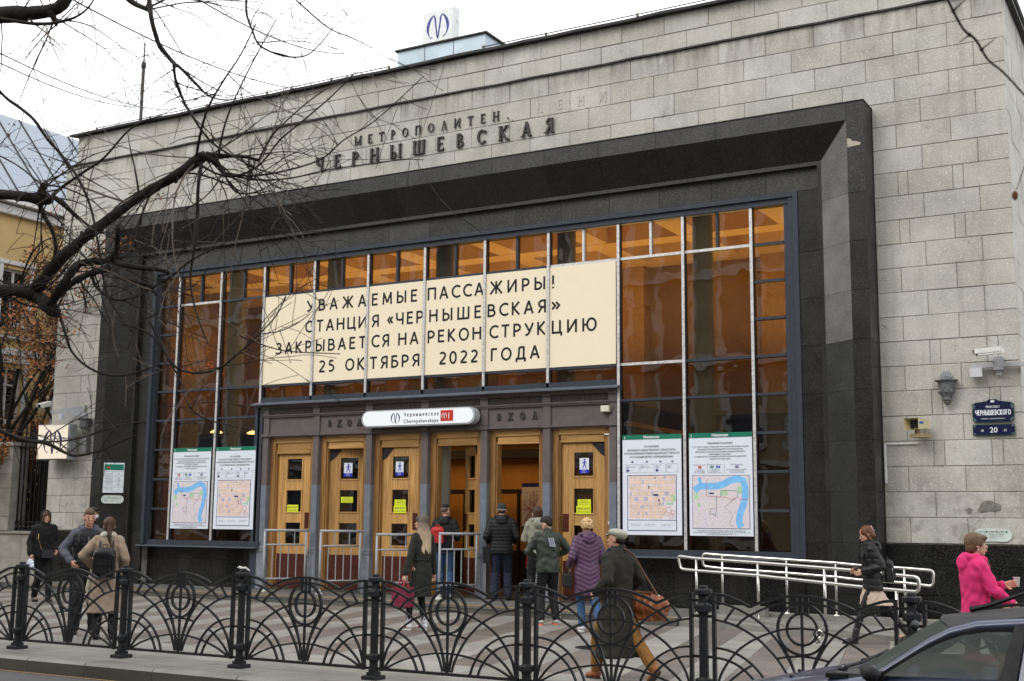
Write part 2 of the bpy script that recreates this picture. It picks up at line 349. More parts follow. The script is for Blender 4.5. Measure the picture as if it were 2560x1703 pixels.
# serif capitals as real raised strokes in a unit box (width varies, height 1)
def serif(ch, h, thick, depth):
    """returns MB in xz facing -y with serifs, and its width"""
    m = MB(); T = thick; t2 = thick*.55; sf = thick*.5; d = depth
    def st(x0, z0, x1, z1, w):
        a = Vector((x1-x0, 0, z1-z0)); n = Vector((-a.z, 0, a.x)).normalized()*w/2
        m.prism([(x0+n.x, z0+n.z), (x0-n.x, z0-n.z), (x1-n.x, z1-n.z), (x1+n.x, z1+n.z)], -d, 0)
    def sr(x, z, w=None):
        w = w or T*1.9; zz = z if z < h/2 else z-sf*.7
        m.box(x-w/2, x+w/2, -d*1.02, -.001, zz, zz+sf*.7)
    def stem(x, z0=0, z1=None, w=None):
        z1 = h if z1 is None else z1; w = w or T; m.box(x-w/2, x+w/2, -d, 0, z0, z1)
    def arc(cx, cz, rx, rz, a0, a1, w0, w1=None, n=14):
        w1 = w1 or w0; P = []
        for i in range(n+1):
            a = rad(a0+(a1-a0)*i/n); w = w0+(w1-w0)*abs(cos(a)); P.append((a, w))
        o = [(cx+(rx)*cos(a), cz+(rz)*sin(a)) for a, w in P]; i_ = [(cx+(rx-w)*cos(a), cz+(rz-w)*sin(a)) for a, w in P]
        for k in range(n): m.prism([o[k], o[k+1], i_[k+1], i_[k]], -d, 0)
    Wd = .62*h
    if ch in 'МНПИШЫ':
        if ch == 'М':
            Wd = .92*h; stem(.1*h, w=t2); stem(Wd-.1*h); st(.1*h, h, Wd/2, 0, T); st(Wd-.1*h, h, Wd/2, 0, t2)
            for x in (.1*h, Wd-.1*h): sr(x, 0)
            sr(.06*h, h); sr(Wd-.06*h, h)
        elif ch == 'Н': Wd=.75*h; stem(.12*h); stem(Wd-.12*h); m.box(.12*h, Wd-.12*h, -d*.9, 0, h*.48, h*.48+t2); [sr(x, z) for x in (.12*h, Wd-.12*h) for z in (0, h)]
        elif ch == 'П': Wd=.75*h; stem(.12*h); stem(Wd-.12*h); m.box(.05*h, Wd-.05*h, -d*.9, 0, h-t2, h); [sr(x, 0) for x in (.12*h, Wd-.12*h)]
        elif ch == 'И': Wd=.78*h; stem(.12*h); stem(Wd-.12*h); st(.12*h, .08*h, Wd-.12*h, .92*h, t2); [sr(x, z) for x in (.12*h, Wd-.12*h) for z in (0, h)]
        elif ch == 'Ш': Wd=1.0*h; [stem(x*h) for x in (.12, .5, .88)]; m.box(.05*h, .95*h, -d*.9, 0, 0, t2); [sr(x*h, h) for x in (.12, .5, .88)]
        elif ch == 'Ы': Wd=.95*h; stem(.12*h); arc(.28*h, .27*h, .24*h, .27*h, -90, 90, T, t2); m.box(.12*h, .3*h, -d*.9, 0, 0, t2); m.box(.12*h, .3*h, -d*.9, 0, .54*h-t2, .54*h); stem(.84*h); sr(.12*h, h); sr(.84*h, 0); sr(.84*h, h)
    elif ch == 'Е': Wd=.6*h; stem(.12*h); m.box(.05*h, .56*h, -d*.9, 0, 0, t2); m.box(.05*h, .54*h, -d*.9, 0, h-t2, h); m.box(.12*h, .44*h, -d*.9, 0, h*.48, h*.48+t2); m.box(.52*h, .56*h, -d*.9, 0, 0, .22*h); m.box(.5*h, .54*h, -d*.9, 0, .8*h, h)
    elif ch == 'Т': Wd=.72*h; stem(.36*h); m.box(.03*h, .69*h, -d*.9, 0, h-t2, h); sr(.36*h, 0); m.box(.03*h, .07*h, -d*.9, 0, h*.8, h); m.box(.65*h, .69*h, -d*.9, 0, h*.8, h)
    elif ch == 'Р': Wd=.6*h; stem(.12*h); sr(.12*h, 0); arc(.26*h, .73*h, .28*h, .27*h, -90, 90, T, t2); m.box(.05*h, .28*h, -d*.9, 0, h-t2, h); m.box(.12*h, .28*h, -d*.9, 0, .46*h, .46*h+t2)
    elif ch == 'О': Wd=.8*h; arc(.4*h, .5*h, .38*h, .5*h, 0, 360, t2, T, 26)
    elif ch == 'Л': Wd=.76*h; st(.12*h, 0, .4*h, h, t2); st(.64*h, 0, .4*h, h, T); sr(.12*h, 0); sr(.64*h, 0)
    elif ch == 'А': Wd=.78*h; st(.12*h, 0, .4*h, h, t2); st(.66*h, 0, .4*h, h, T); m.box(.2*h, .58*h, -d*.9, 0, .3*h, .3*h+t2); sr(.12*h, 0); sr(.66*h, 0)
    elif ch == 'Ч': Wd=.7*h; stem(.58*h); stem(.12*h, .5*h); m.box(.12*h, .58*h, -d*.9, 0, .42*h, .42*h+t2); sr(.12*h, h); sr(.58*h, h); sr(.58*h, 0)
    elif ch == 'В': Wd=.64*h; stem(.12*h); arc(.26*h, .75*h, .24*h, .25*h, -90, 90, T, t2); arc(.28*h, .27*h, .28*h, .27*h, -90, 90, T, t2); m.box(.05*h, .28*h, -d*.9, 0, 0, t2); m.box(.05*h, .28*h, -d*.9, 0, h-t2, h); m.box(.12*h, .28*h, -d*.9, 0, .5*h, .5*h+t2)
    elif ch == 'С': Wd=.74*h; arc(.42*h, .5*h, .38*h, .5*h, 42, 318, t2, T, 22); m.box(.66*h, .70*h, -d*.9, 0, .66*h, .92*h)
    elif ch == 'К': Wd=.72*h; stem(.12*h); st(.14*h, .42*h, .6*h, h, t2); st(.24*h, .5*h, .66*h, 0, T); sr(.12*h, 0); sr(.12*h, h); sr(.6*h, h); sr(.66*h, 0)
    elif ch == 'Я': Wd=.66*h; stem(.54*h); sr(.54*h, 0); arc(.38*h, .74*h, .27*h, .26*h, 90, 270, T, t2); m.box(.36*h, .6*h, -d*.9, 0, h-t2, h); m.box(.36*h, .54*h, -d*.9, 0, .48*h, .48*h+t2); st(.1*h, 0, .4*h, .5*h, T*.9); sr(.1*h, 0)
    elif ch == 'Х': Wd=.76*h; st(.12*h, h, .62*h, 0, T); st(.62*h, h, .12*h, 0, t2); [sr(x, z) for x in (.12*h, .62*h) for z in (0, h)]
    elif ch == 'Д': Wd=.8*h; st(.12*h, .1*h, .4*h, h, t2); st(.66*h, .1*h, .4*h, h, T); m.box(.03*h, .75*h, -d*.9, 0, .06*h, .06*h+t2); m.box(.03*h, .07*h, -d*.9, 0, -.05*h, .12*h); m.box(.71*h, .75*h, -d*.9, 0, -.05*h, .12*h)
    elif ch == '.': Wd=.25*h; m.box(.1*h, .1*h+T, -d, 0, 0, T)
    return m, Wd
def word(s, x0, x1, y, z, h, thick, depth, mat, parent):
    parts = [serif(c, h, thick, depth) for c in s]; tot = sum(w for _, w in parts)
    gap = ((x1-x0)-tot)/(len(s)-1); x = x0
    for (m, w) in parts:
        m.build('letter', mat, parent, loc=(x, y, z)); x += w+gap
def metro_m(h, mat, parent, x, y, z, depth=.004, name='emblem'):
    """two thickening arcs joined at their tops to a pointed v, in the xz plane, centred on x, z"""
    m = MB(); R = h*.5; n = 16
    for sgn in (-1, 1):
        P = []
        for i in range(n+1):
            a = rad(112+(236-112)*i/n)
            w = h*(.035+.085*sin(pi*min(1, i/n*1.05+.12))**1.0) if i < n else h*.10; P.append((a, w))
        o = [(sgn*-R*.95*cos(a), R*sin(a)) for a, w in P]; q = [(sgn*-(R*.95-w)*cos(a), (R-w*.35)*sin(a)) for a, w in P]
        for k in range(n): m.prism([o[k], o[k+1], q[k+1], q[k]] if sgn < 0 else [o[k+1], o[k], q[k], q[k+1]], -depth, 0)
        xt, zt = sgn*R*.36, R*.93
        m.prism([(xt-sgn*.005*h, zt), (xt-sgn*.085*h, zt-.10*h), (-sgn*.010*h, -R*.92), (sgn*.042*h, -R*.80)], -depth-.0006*(2+sgn), 0)
    return m.build(name, mat, parent, loc=(x, y, z))
# ---------------------------------------------------------------- drawn sans capitals (strokes of real thickness)
def _arc(cx, cz, rx, rz, a0, a1, n=10): return [(cx+rx*cos(rad(a0+(a1-a0)*i/n)), cz+rz*sin(rad(a0+(a1-a0)*i/n))) for i in range(n+1)]
def glyph(ch):
    """(width, [polylines]) in a unit-height box, centre lines inset by half the stroke"""
    e = .07; T = 1-e; B = e; A = _arc
    def bowl(x, z0, z1, w, sgn=1): r = (z1-z0)/2; return [(x, z1)]+A(x+sgn*(w-r), (z0+z1)/2, sgn*r, r, 90, -90)+[(x, z0)]
    G = {
     'У': (.62, [[(.04,T+.03),(.33,.36)],[(.60,T+.03),(.30,.18),(.20,.08),(.06,.07)]]), 'В': (.56, [[(.07,0),(.07,1)], bowl(.07,.53,T,.40), bowl(.07,B,.53,.46)]),
     'А': (.66, [[(.04,0),(.33,1)],[(.62,0),(.33,1)],[(.14,.33),(.52,.33)]]), 'Ж': (.92, [[(.46,0),(.46,1)],[(.06,1),(.40,.52)],[(.86,1),(.52,.52)],[(.04,0),(.40,.52)],[(.88,0),(.52,.52)],[(.38,.52),(.54,.52)]]),
     'Е': (.50, [[(.07,0),(.07,1)],[(.07,T),(.48,T)],[(.07,.53),(.44,.53)],[(.07,B),(.49,B)]]), 'М': (.80, [[(.08,0),(.12,1)],[(.11,T+.02),(.40,.14)],[(.69,T+.02),(.40,.14)],[(.72,0),(.68,1)]]),
     'Ы': (.76, [[(.07,0),(.07,1)], bowl(.07,B,.57,.42), [(.69,0),(.69,1)]]), 'П': (.66, [[(.07,0),(.07,1)],[(.59,0),(.59,1)],[(.07,T),(.59,T)]]),
     'С': (.60, [A(.42,.5,.36,.44,50,310,16)]), 'И': (.68, [[(.07,0),(.07,1)],[(.61,0),(.61,1)],[(.09,.08),(.59,.92)]]), 'Р': (.54, [[(.07,0),(.07,1)], bowl(.07,.43,T,.42)]),
     '!': (.16, [[(.08,.30),(.08,1)],[(.08,0),(.08,.14)]]), 'Т': (.60, [[(.30,0),(.30,1)],[(.02,T),(.58,T)]]), 'Н': (.66, [[(.07,0),(.07,1)],[(.59,0),(.59,1)],[(.07,.53),(.59,.53)]]),
     'Ц': (.70, [[(.07,0),(.07,1)],[(.57,0),(.57,1)],[(.07,B),(.66,B)],[(.66,.13),(.66,-.18)]]), 'Я': (.58, [[(.51,0),(.51,1)], bowl(.51,.43,T,.42,-1), [(.30,.44),(.06,0)]]),
     '«': (.44, [[(.22,.72),(.06,.45),(.22,.18)],[(.42,.72),(.26,.45),(.42,.18)]]), '»': (.44, [[(.04,.72),(.20,.45),(.04,.18)],[(.24,.72),(.40,.45),(.24,.18)]]),
     'Ч': (.62, [[(.55,0),(.55,1)],[(.07,1),(.07,.55),(.14,.44),(.28,.40),(.55,.43)]]), 'Ш': (.92, [[(.07,0),(.07,1)],[(.46,0),(.46,1)],[(.85,0),(.85,1)],[(.07,B),(.85,B)]]),
     'К': (.58, [[(.07,0),(.07,1)],[(.52,1),(.14,.52)],[(.14,.52),(.55,0)]]), 'З': (.52, [A(.20,.735,.22,.20,140,-85,9), A(.20,.30,.26,.235,88,-145,9)]), 'О': (.76, [A(.38,.5,.32,.44,0,360,22)]),
     'Ю': (.98, [[(.07,0),(.07,1)],[(.07,.5),(.33,.5)], A(.62,.5,.29,.44,0,360,20)]), 'Б': (.56, [[(.07,0),(.07,1)],[(.07,T),(.47,T)], bowl(.07,B,.57,.44)]), 'Г': (.46, [[(.07,0),(.07,1)],[(.07,T),(.45,T)]]),
     'Д': (.74, [[(.18,B),(.24,.45),(.26,T)],[(.26,T),(.58,T)],[(.58,0),(.58,1)],[(.03,B),(.71,B)],[(.07,.12),(.07,-.18)],[(.67,.12),(.67,-.18)]]),
     '2': (.56, [A(.27,.72,.21,.22,150,-10,8)+[(.40,.50),(.08,.10)],[(.05,B),(.52,B)]]), '5': (.54, [[(.44,T),(.13,T)],[(.14,T),(.12,.56)], [(.12,.56)]+A(.22,.33,.25,.26,75,-125,9)]), '0': (.58, [A(.29,.5,.22,.44,0,360,20)]), '1': (.36, [[(.24,0),(.24,1)],[(.24,T),(.06,.80)]]), '8': (.56, [A(.28,.73,.18,.21,0,360,16), A(.28,.29,.21,.23,0,360,16)]),
     'е': (.50, [[(.07,.36),(.43,.36)], A(.25,.35,.19,.30,5,310,14)]), 'р': (.50, [[(.07,-.25),(.07,.70)], A(.25,.35,.19,.30,-150,150,14)]), 'н': (.48, [[(.07,0),(.07,.70)],[(.41,0),(.41,.70)],[(.07,.37),(.41,.37)]]),
     'ы': (.58, [[(.07,0),(.07,.70)], bowl(.07,B,.40,.30), [(.52,0),(.52,.70)]]), 'ш': (.66, [[(.07,0),(.07,.70)],[(.33,0),(.33,.70)],[(.59,0),(.59,.70)],[(.07,B),(.59,B)]]), 'в': (.44, [[(.07,0),(.07,.70)], bowl(.07,.37,.64,.28), bowl(.07,B,.37,.31)]),
     'с': (.42, [A(.26,.35,.19,.30,50,310,12)]), 'к': (.42, [[(.07,0),(.07,.70)],[(.38,.70),(.12,.37)],[(.12,.37),(.40,0)]]), 'а': (.46, [[(.39,0),(.39,.48),(.32,.62),(.20,.65),(.09,.60)], A(.22,.20,.14,.155,60,300,10), [(.26,.37),(.39,.38)]]),
     'ф': (.66, [[(.33,-.25),(.33,.92)], A(.33,.35,.27,.30,0,360,18)]), 'о': (.50, [A(.25,.35,.19,.30,0,360,16)]), 'м': (.56, [[(.07,0),(.07,.70)],[(.49,0),(.49,.70)],[(.07,.66),(.28,.12)],[(.49,.66),(.28,.12)]]), 'ц': (.52, [[(.07,0),(.07,.70)],[(.41,0),(.41,.70)],[(.07,B),(.48,B)],[(.48,.12),(.48,-.15)]]), 'и': (.48, [[(.07,0),(.07,.70)],[(.41,0),(.41,.70)],[(.09,.08),(.39,.62)]]),
     'я': (.44, [[(.37,0),(.37,.70)], bowl(.37,.31,.64,.28,-1), [(.22,.31),(.06,0)]]), ' ': (.28, [])}
    return G[ch]
def sans(s, x, y, z, h, mat, parent, w=None, th=.14, align='l', name='letter', narrow=1.):
    """each character becomes an object of its own"""
    gs = [glyph(c) for c in s]; nat = sum(g[0] for g in gs)*h*narrow; n = len(s); kx = 1.
    if n == 1: gap = 0; kx = (w/nat if w else 1)
    elif w is None: gap = .10*h
    else:
        gap = (w-nat)/(n-1)
        if gap < .10*h: kx = (w-.10*h*(n-1))/nat; gap = .10*h
    tot = nat*kx+gap*(n-1); cx = {'l': 0, 'c': -tot/2, 'r': -tot}[align]; k = 0
    for wd, L in gs:
        m = MB()
        for P_ in L:
            Q = [(px*h*kx*narrow, pz*h) for px, pz in P_]; q = len(Q); vs = []
            closed = abs(Q[0][0]-Q[-1][0])+abs(Q[0][1]-Q[-1][1]) < 1e-6
            for i in range(q):
                a = Vector(Q[i-1] if i else (Q[-2] if closed else Q[0])); b = Vector(Q[i+1] if i < q-1 else (Q[1] if closed else Q[-1])); t_ = (b-a).normalized(); nn = Vector((-t_.y, t_.x))*h*th/2; p = Vector(Q[i])
                if 0 < i < q-1 and q <= 5:
                    u = (p-Vector(Q[i-1])).normalized(); v = (Vector(Q[i+1])-p).normalized(); c_ = max(.5, sqrt((1+u.dot(v))/2)); nn = nn/c_
                vs += [(p.x+nn.x, -.0012-.00007*(k % 9), p.y+nn.y), (p.x-nn.x, -.0012-.00007*(k % 9), p.y-nn.y)]
            m.add(vs, [(2*i, 2*i+1, 2*i+3, 2*i+2) for i in range(q-1)]); k += 1
        if L: m.build(name, mat, parent, loc=(x+cx, y, z))
        cx += wd*h*kx*narrow+gap
LIMBS = [[(-7.356,4.456,2.734,0.0739),(-6.437,4.607,2.871,0.0497),(-6.103,4.676,2.896,0.042),(-5.904,4.676,2.879,0.0414),(-5.828,4.726,2.841,0.0437),(-5.676,4.711,2.754,0.0363),(-5.647,4.73,2.735,0.0227)],[(-5.837,4.712,2.893,0.0345),(-5.619,4.693,3.046,0.034),(-5.491,4.745,3.167,0.0306),(-5.3,4.827,3.324,0.0284),(-5.14,4.898,3.444,0.0272),(-4.968,4.874,3.478,0.0246),(-4.849,4.925,3.572,0.0268),(-4.798,4.949,3.604,0.0291)],[(-4.798,4.949,3.604,0.0224),(-4.699,5.006,3.601,0.0123),(-4.547,4.982,3.568,0.0099),(-4.478,5.024,3.549,0.0077)],[(-4.799,4.95,3.595,0.0224),(-4.743,4.988,3.556,0.0157),(-4.719,5.011,3.503,0.0123)],[(-4.82,4.942,3.573,0.0112),(-4.772,4.876,3.435,0.0099),(-4.785,4.887,3.33,0.0088),(-4.79,4.898,3.252,0.0088),(-4.746,4.841,3.047,0.0076),(-4.776,4.854,2.875,0.0054),(-4.69,4.819,2.686,0.0043),(-4.645,4.873,2.518,0.0032)],[(-5.689,4.697,2.79,0.0295),(-5.55,4.648,2.862,0.0246),(-5.468,4.674,2.984,0.0224),(-5.4,4.708,3.007,0.0201),(-5.316,4.754,3.017,0.0179),(-5.268,4.772,3.073,0.0168),(-5.177,4.694,3.151,0.0132),(-5.167,4.692,3.195,0.0099)],[(-5.658,4.705,2.846,0.0227),(-5.485,4.679,2.896,0.0201),(-5.395,4.722,2.948,0.0201),(-5.306,4.768,2.971,0.0201)],[(-5.282,4.77,3.042,0.0179),(-5.272,4.781,3.004,0.0168),(-5.096,4.773,2.959,0.0154),(-4.999,4.83,2.949,0.0132),(-4.943,4.865,2.932,0.0099)],[(-5.269,4.796,2.931,0.0134),(-5.128,4.768,2.884,0.0121),(-5.052,4.814,2.865,0.011),(-5.014,4.846,2.805,0.0066)],[(-6.887,4.296,4.549,0.0729),(-5.999,4.462,4.488,0.0467),(-5.857,4.542,4.499,0.0443),(-5.623,4.56,4.492,0.0368),(-5.546,4.584,4.606,0.0299)],[(-5.659,4.543,4.468,0.023),(-5.642,4.562,4.412,0.0115),(-5.636,4.57,4.391,0.0069)],[(-5.912,4.294,4.402,0.0113),(-5.658,4.446,4.36,0.0102),(-5.42,4.468,4.344,0.0078),(-5.329,4.51,4.4,0.0056),(-5.199,4.461,4.436,0.0044)],[(-4.797,4.461,4.418,0.0139),(-4.8,4.473,4.334,0.0139),(-4.723,4.426,4.188,0.0126),(-4.709,4.449,4.105,0.0126),(-4.694,4.466,4.053,0.0126),(-4.641,4.51,3.97,0.0105),(-4.537,4.465,3.903,0.0083),(-4.465,4.521,3.814,0.0073),(-4.43,4.548,3.771,0.0052),(-4.378,4.582,3.745,0.0041),(-4.315,4.619,3.742,0.0031)],[(-4.637,4.513,3.964,0.0084),(-4.633,4.533,3.866,0.0074),(-4.606,4.564,3.773,0.0074),(-4.508,4.519,3.678,0.0062),(-4.454,4.569,3.57,0.0062),(-4.397,4.613,3.501,0.0062),(-4.232,4.607,3.405,0.0051),(-4.146,4.664,3.356,0.0041),(-4.024,4.739,3.327,0.0031)],[(-5.081,4.521,4.481,0.0264),(-5.029,4.564,4.405,0.0154),(-4.878,4.547,4.322,0.013)],[(-4.209,4.58,4.317,0.0062),(-4.221,4.595,4.194,0.0062),(-4.201,4.622,4.102,0.0052),(-4.169,4.654,4.02,0.0052),(-4.069,4.719,3.97,0.0052),(-3.972,4.775,3.971,0.0041),(-3.899,4.805,4.033,0.0031),(-3.836,4.827,4.116,0.0026)],[(-4.118,4.861,4.341,0.0043),(-4.031,4.926,4.247,0.0043),(-3.961,4.977,4.185,0.0037),(-3.87,5.036,4.143,0.0032),(-3.781,5.096,4.092,0.0021)],[(-6.858,4.369,3.537,0.0528),(-6.066,4.601,3.454,0.0303),(-5.863,4.607,3.416,0.0288),(-5.764,4.667,3.399,0.0322),(-5.731,4.682,3.417,0.0276)],[(-5.793,4.647,3.416,0.0207),(-5.764,4.655,3.467,0.023),(-5.756,4.655,3.494,0.0161)],[(-5.723,4.686,3.422,0.0115),(-5.579,4.646,3.453,0.0091),(-5.469,4.694,3.537,0.0079),(-5.372,4.737,3.612,0.0068),(-5.15,4.723,3.75,0.0056),(-5.008,4.793,3.818,0.0045)],[(-5.723,4.687,3.417,0.0161),(-5.595,4.653,3.363,0.0136),(-5.558,4.681,3.318,0.0113),(-5.485,4.736,3.241,0.0079),(-5.437,4.769,3.208,0.0057)],[(-5.794,4.65,3.398,0.0138),(-5.77,4.679,3.308,0.0138),(-5.735,4.712,3.228,0.0115),(-5.722,4.737,3.126,0.0115),(-5.744,4.74,3.035,0.0104),(-5.758,4.748,2.944,0.0104)],[(-5.647,4.73,2.735,0.0102),(-5.544,4.697,2.597,0.0089),(-5.52,4.725,2.509,0.0078),(-5.378,4.705,2.42,0.0066),(-5.285,4.766,2.373,0.0066),(-5.085,4.765,2.367,0.0054),(-4.949,4.833,2.422,0.0043)],[(-6.01,4.508,2.15,0.0134),(-5.813,4.518,2.064,0.0121),(-5.701,4.591,2.013,0.011),(-5.515,4.584,1.991,0.0109),(-5.433,4.639,1.944,0.0087),(-5.297,4.604,1.919,0.0075),(-5.203,4.654,1.941,0.0064),(-5.149,4.681,1.962,0.0053),(-4.926,4.68,2.031,0.0037)],[(-5.701,4.59,2.017,0.0066),(-5.486,4.6,1.998,0.0054),(-5.352,4.672,2.02,0.0054),(-5.158,4.66,2.057,0.0043),(-5.063,4.708,2.09,0.0037),(-4.96,4.765,2.102,0.0032)],[(-6.017,4.398,4.123,0.0092),(-5.926,4.474,3.988,0.0092),(-5.85,4.528,3.921,0.0104),(-5.703,4.513,3.821,0.0102),(-5.641,4.567,3.71,0.0091),(-5.569,4.625,3.61,0.0079),(-5.42,4.621,3.449,0.0078),(-5.373,4.676,3.284,0.0067),(-5.272,4.663,3.02,0.0066),(-5.248,4.714,2.802,0.0055),(-5.07,4.735,2.592,0.0043)],[(-5.396,4.724,2.93,0.0101),(-5.375,4.747,2.864,0.0089),(-5.22,4.732,2.785,0.0077),(-5.134,4.78,2.793,0.0066),(-5.034,4.827,2.848,0.0066),(-4.862,4.801,2.895,0.0065),(-4.762,4.843,2.982,0.0054),(-4.605,4.918,3.07,0.0043)],[(-4.988,4.77,2.658,0.0065),(-4.941,4.815,2.551,0.0076),(-4.827,4.784,2.431,0.0075),(-4.784,4.818,2.379,0.0064),(-4.703,4.866,2.363,0.0064),(-4.533,4.844,2.377,0.0063),(-4.431,4.888,2.463,0.0053),(-4.333,4.927,2.562,0.0047),(-4.254,4.956,2.653,0.0042),(-4.137,4.892,2.737,0.0031)],[(-4.324,4.932,2.558,0.0032),(-4.241,4.977,2.574,0.0032),(-4.101,4.937,2.596,0.0026),(-4.034,4.966,2.648,0.0021)],[(-4.425,4.877,2.547,0.0042),(-4.337,4.934,2.506,0.0037),(-4.146,4.935,2.456,0.0031),(-3.913,5.07,2.445,0.0026)],[(-5.2,4.767,2.65,0.0055),(-4.977,4.791,2.572,0.0054),(-4.86,4.898,2.337,0.0054),(-4.759,4.863,2.199,0.0053),(-4.671,4.927,2.116,0.0043),(-4.451,5.061,2.065,0.0032)],[(-4.868,4.914,3.577,0.0089),(-4.65,4.941,3.462,0.0066),(-4.428,4.948,3.479,0.0054),(-4.305,4.993,3.631,0.0049),(-4.122,4.967,3.707,0.0043),(-3.983,5.024,3.836,0.0037),(-3.864,5.07,3.964,0.0027)],[(-4.727,5.006,3.508,0.0089),(-4.535,5.006,3.464,0.0066),(-4.316,5.016,3.459,0.0054),(-4.123,5.114,3.526,0.0043),(-3.943,5.087,3.604,0.0037),(-3.787,5.157,3.711,0.0032),(-3.495,5.173,3.91,0.0021)],[(-4.718,5.013,3.499,0.0067),(-4.598,4.986,3.376,0.0055),(-4.502,5.04,3.377,0.0044),(-4.318,5.021,3.416,0.0033)],[(-4.717,5.012,3.503,0.0067),(-4.498,5.031,3.442,0.0055),(-4.261,5.052,3.427,0.0043),(-4.088,5.143,3.472,0.0038),(-3.689,5.249,3.501,0.0032),(-3.578,5.312,3.502,0.0021)],[(-4.478,5.024,3.549,0.0066),(-4.341,4.968,3.652,0.0054),(-4.24,5.007,3.76,0.0043),(-4.058,4.982,3.835,0.0037),(-3.902,5.052,3.942,0.0027)],[(-4.849,4.925,3.577,0.0089),(-4.751,4.847,3.679,0.0077),(-4.633,4.777,3.799,0.0065),(-4.548,4.799,3.95,0.0054),(-4.464,4.825,4.08,0.0043),(-4.312,4.772,4.212,0.0032)],[(-4.742,4.985,3.578,0.0067),(-4.633,4.906,3.724,0.0055),(-4.497,4.843,3.865,0.0043),(-4.389,4.868,4.08,0.0038),(-4.218,4.822,4.235,0.0027)]]
LIMB_R = [[(-0.618,3.094,3.201,0.0062),(-0.557,3.158,3.027,0.0047),(-0.524,3.194,2.927,0.0036),(-0.497,3.22,2.861,0.0034),(-0.471,3.24,2.834,0.0036),(-0.447,3.262,2.784,0.0031),(-0.415,3.286,2.752,0.0029),(-0.371,3.321,2.694,0.0026),(-0.305,3.375,2.6,0.0021),(-0.258,3.419,2.498,0.0016)]]
# ================================================================ GROUND
YF = 10.59            # fence line
def poly(name, pts, z, mat, **kw):
    m = MB(); m.add([(x, y, z) for x, y in pts], [tuple(range(len(pts)))]); return m.build(name, mat, **kw)
def m_asphalt():
    m, t, b = mk('asphalt'); v = pos(t)
    c = ramp(t, noise(t, v, 120, 4), [(.3, (.028,.028,.029)), (.7, (.085,.083,.08))])
    c = mix(t, 1., c, ramp(t, noise(t, v, .7, 5), [(.3, .75), (.7, 1.25)]), 'MULTIPLY'); t.links.new(c, b.inputs['Base Color'])
    b.inputs['Roughness'].default_value = .75; bump(t, b, noise(t, v, 160, 3), .5, .006); return m
def m_paver(name, col):
    m, t, b = mk(name); v = pos(t); c = mix(t, 1., tuple(col), ramp(t, objrand(t), [(0., .86), (1., 1.14)]), 'MULTIPLY')
    c = mix(t, 1., c, ramp(t, noise(t, v, 1.6, 6), [(.3, .78), (.7, 1.16)]), 'MULTIPLY')
    c = mix(t, 1., c, ramp(t, noise(t, v, 95, 3), [(.3, .8), (.7, 1.2)]), 'MULTIPLY')
    vo = voro(t, v, 2.2); gum = ramp(t, vo.outputs['Distance'], [(0., 1.), (.025, 1.), (.04, 0.)]); c = mix(t, mix(t, 1., gum, .55, 'MULTIPLY'), c, (.07,.068,.06))
    t.links.new(c, b.inputs['Base Color']); t.links.new(ramp(t, noise(t, v, 1.1, 4), [(.35, .45), (.7, .8)]), b.inputs['Roughness'])
    bump(t, b, noise(t, v, 60, 4), .25, .004); return m
ASPH = m_asphalt(); PAVL = m_paver('light_paving', (.235,.225,.205)); PAVD = m_paver('brown_paving', (.135,.115,.10))
KERBM = m_paver('granite_kerb', (.175,.17,.15)); KERBF = m_paver('dirty_kerb', (.055,.051,.040))
poly('ground', [(-160,-60),(120,-60),(120,160),(-160,160)], -.30, M('packed_ground', (.14,.135,.12), .9, bmp=.3), kind='structure')
road = poly('road', [(-60,-9),(40,-9),(40,9.97),(-60,9.97)], -.156, ASPH, kind='structure')
MB().add([(-60,9.74,-.152),(-9.6,9.895,-.152),(-9.6,9.935,-.152),(-60,9.80,-.152)], [(0,1,2,3)]).build('painted_line', M('faded_yellow_road_paint', (.26,.16,.06), .8, var=.5, vs=30), kind='structure')
kerb = thing('kerb', None, None); kerb['kind'] = 'structure'; kerb['label'] = 'stone kerb between the road and the pavement'
x = -26.0; k = 0
while x < 4:
    w = (1.19, 0.94, 1.05)[k % 3]
    m = MB(); m.add([(x,9.985,-.2),(x+w-.012,9.985,-.2),(x+w-.012,10.31,-.2),(x,10.31,-.2),(x,9.985,-.03),(x+w-.012,9.985,-.03),(x,10.02,0.002),(x+w-.012,10.02,0.002),(x,10.31,0.002),(x+w-.012,10.31,0.002)],
        [(0,1,5,4),(4,5,7,6),(6,7,9,8),(0,4,6,8,3),(1,2,9,7,5)])
    o = m.build('kerb_stone', KERBM, kerb); o.data.materials.append(KERBF); o.data.polygons[0].material_index = 1; x += w; k += 1
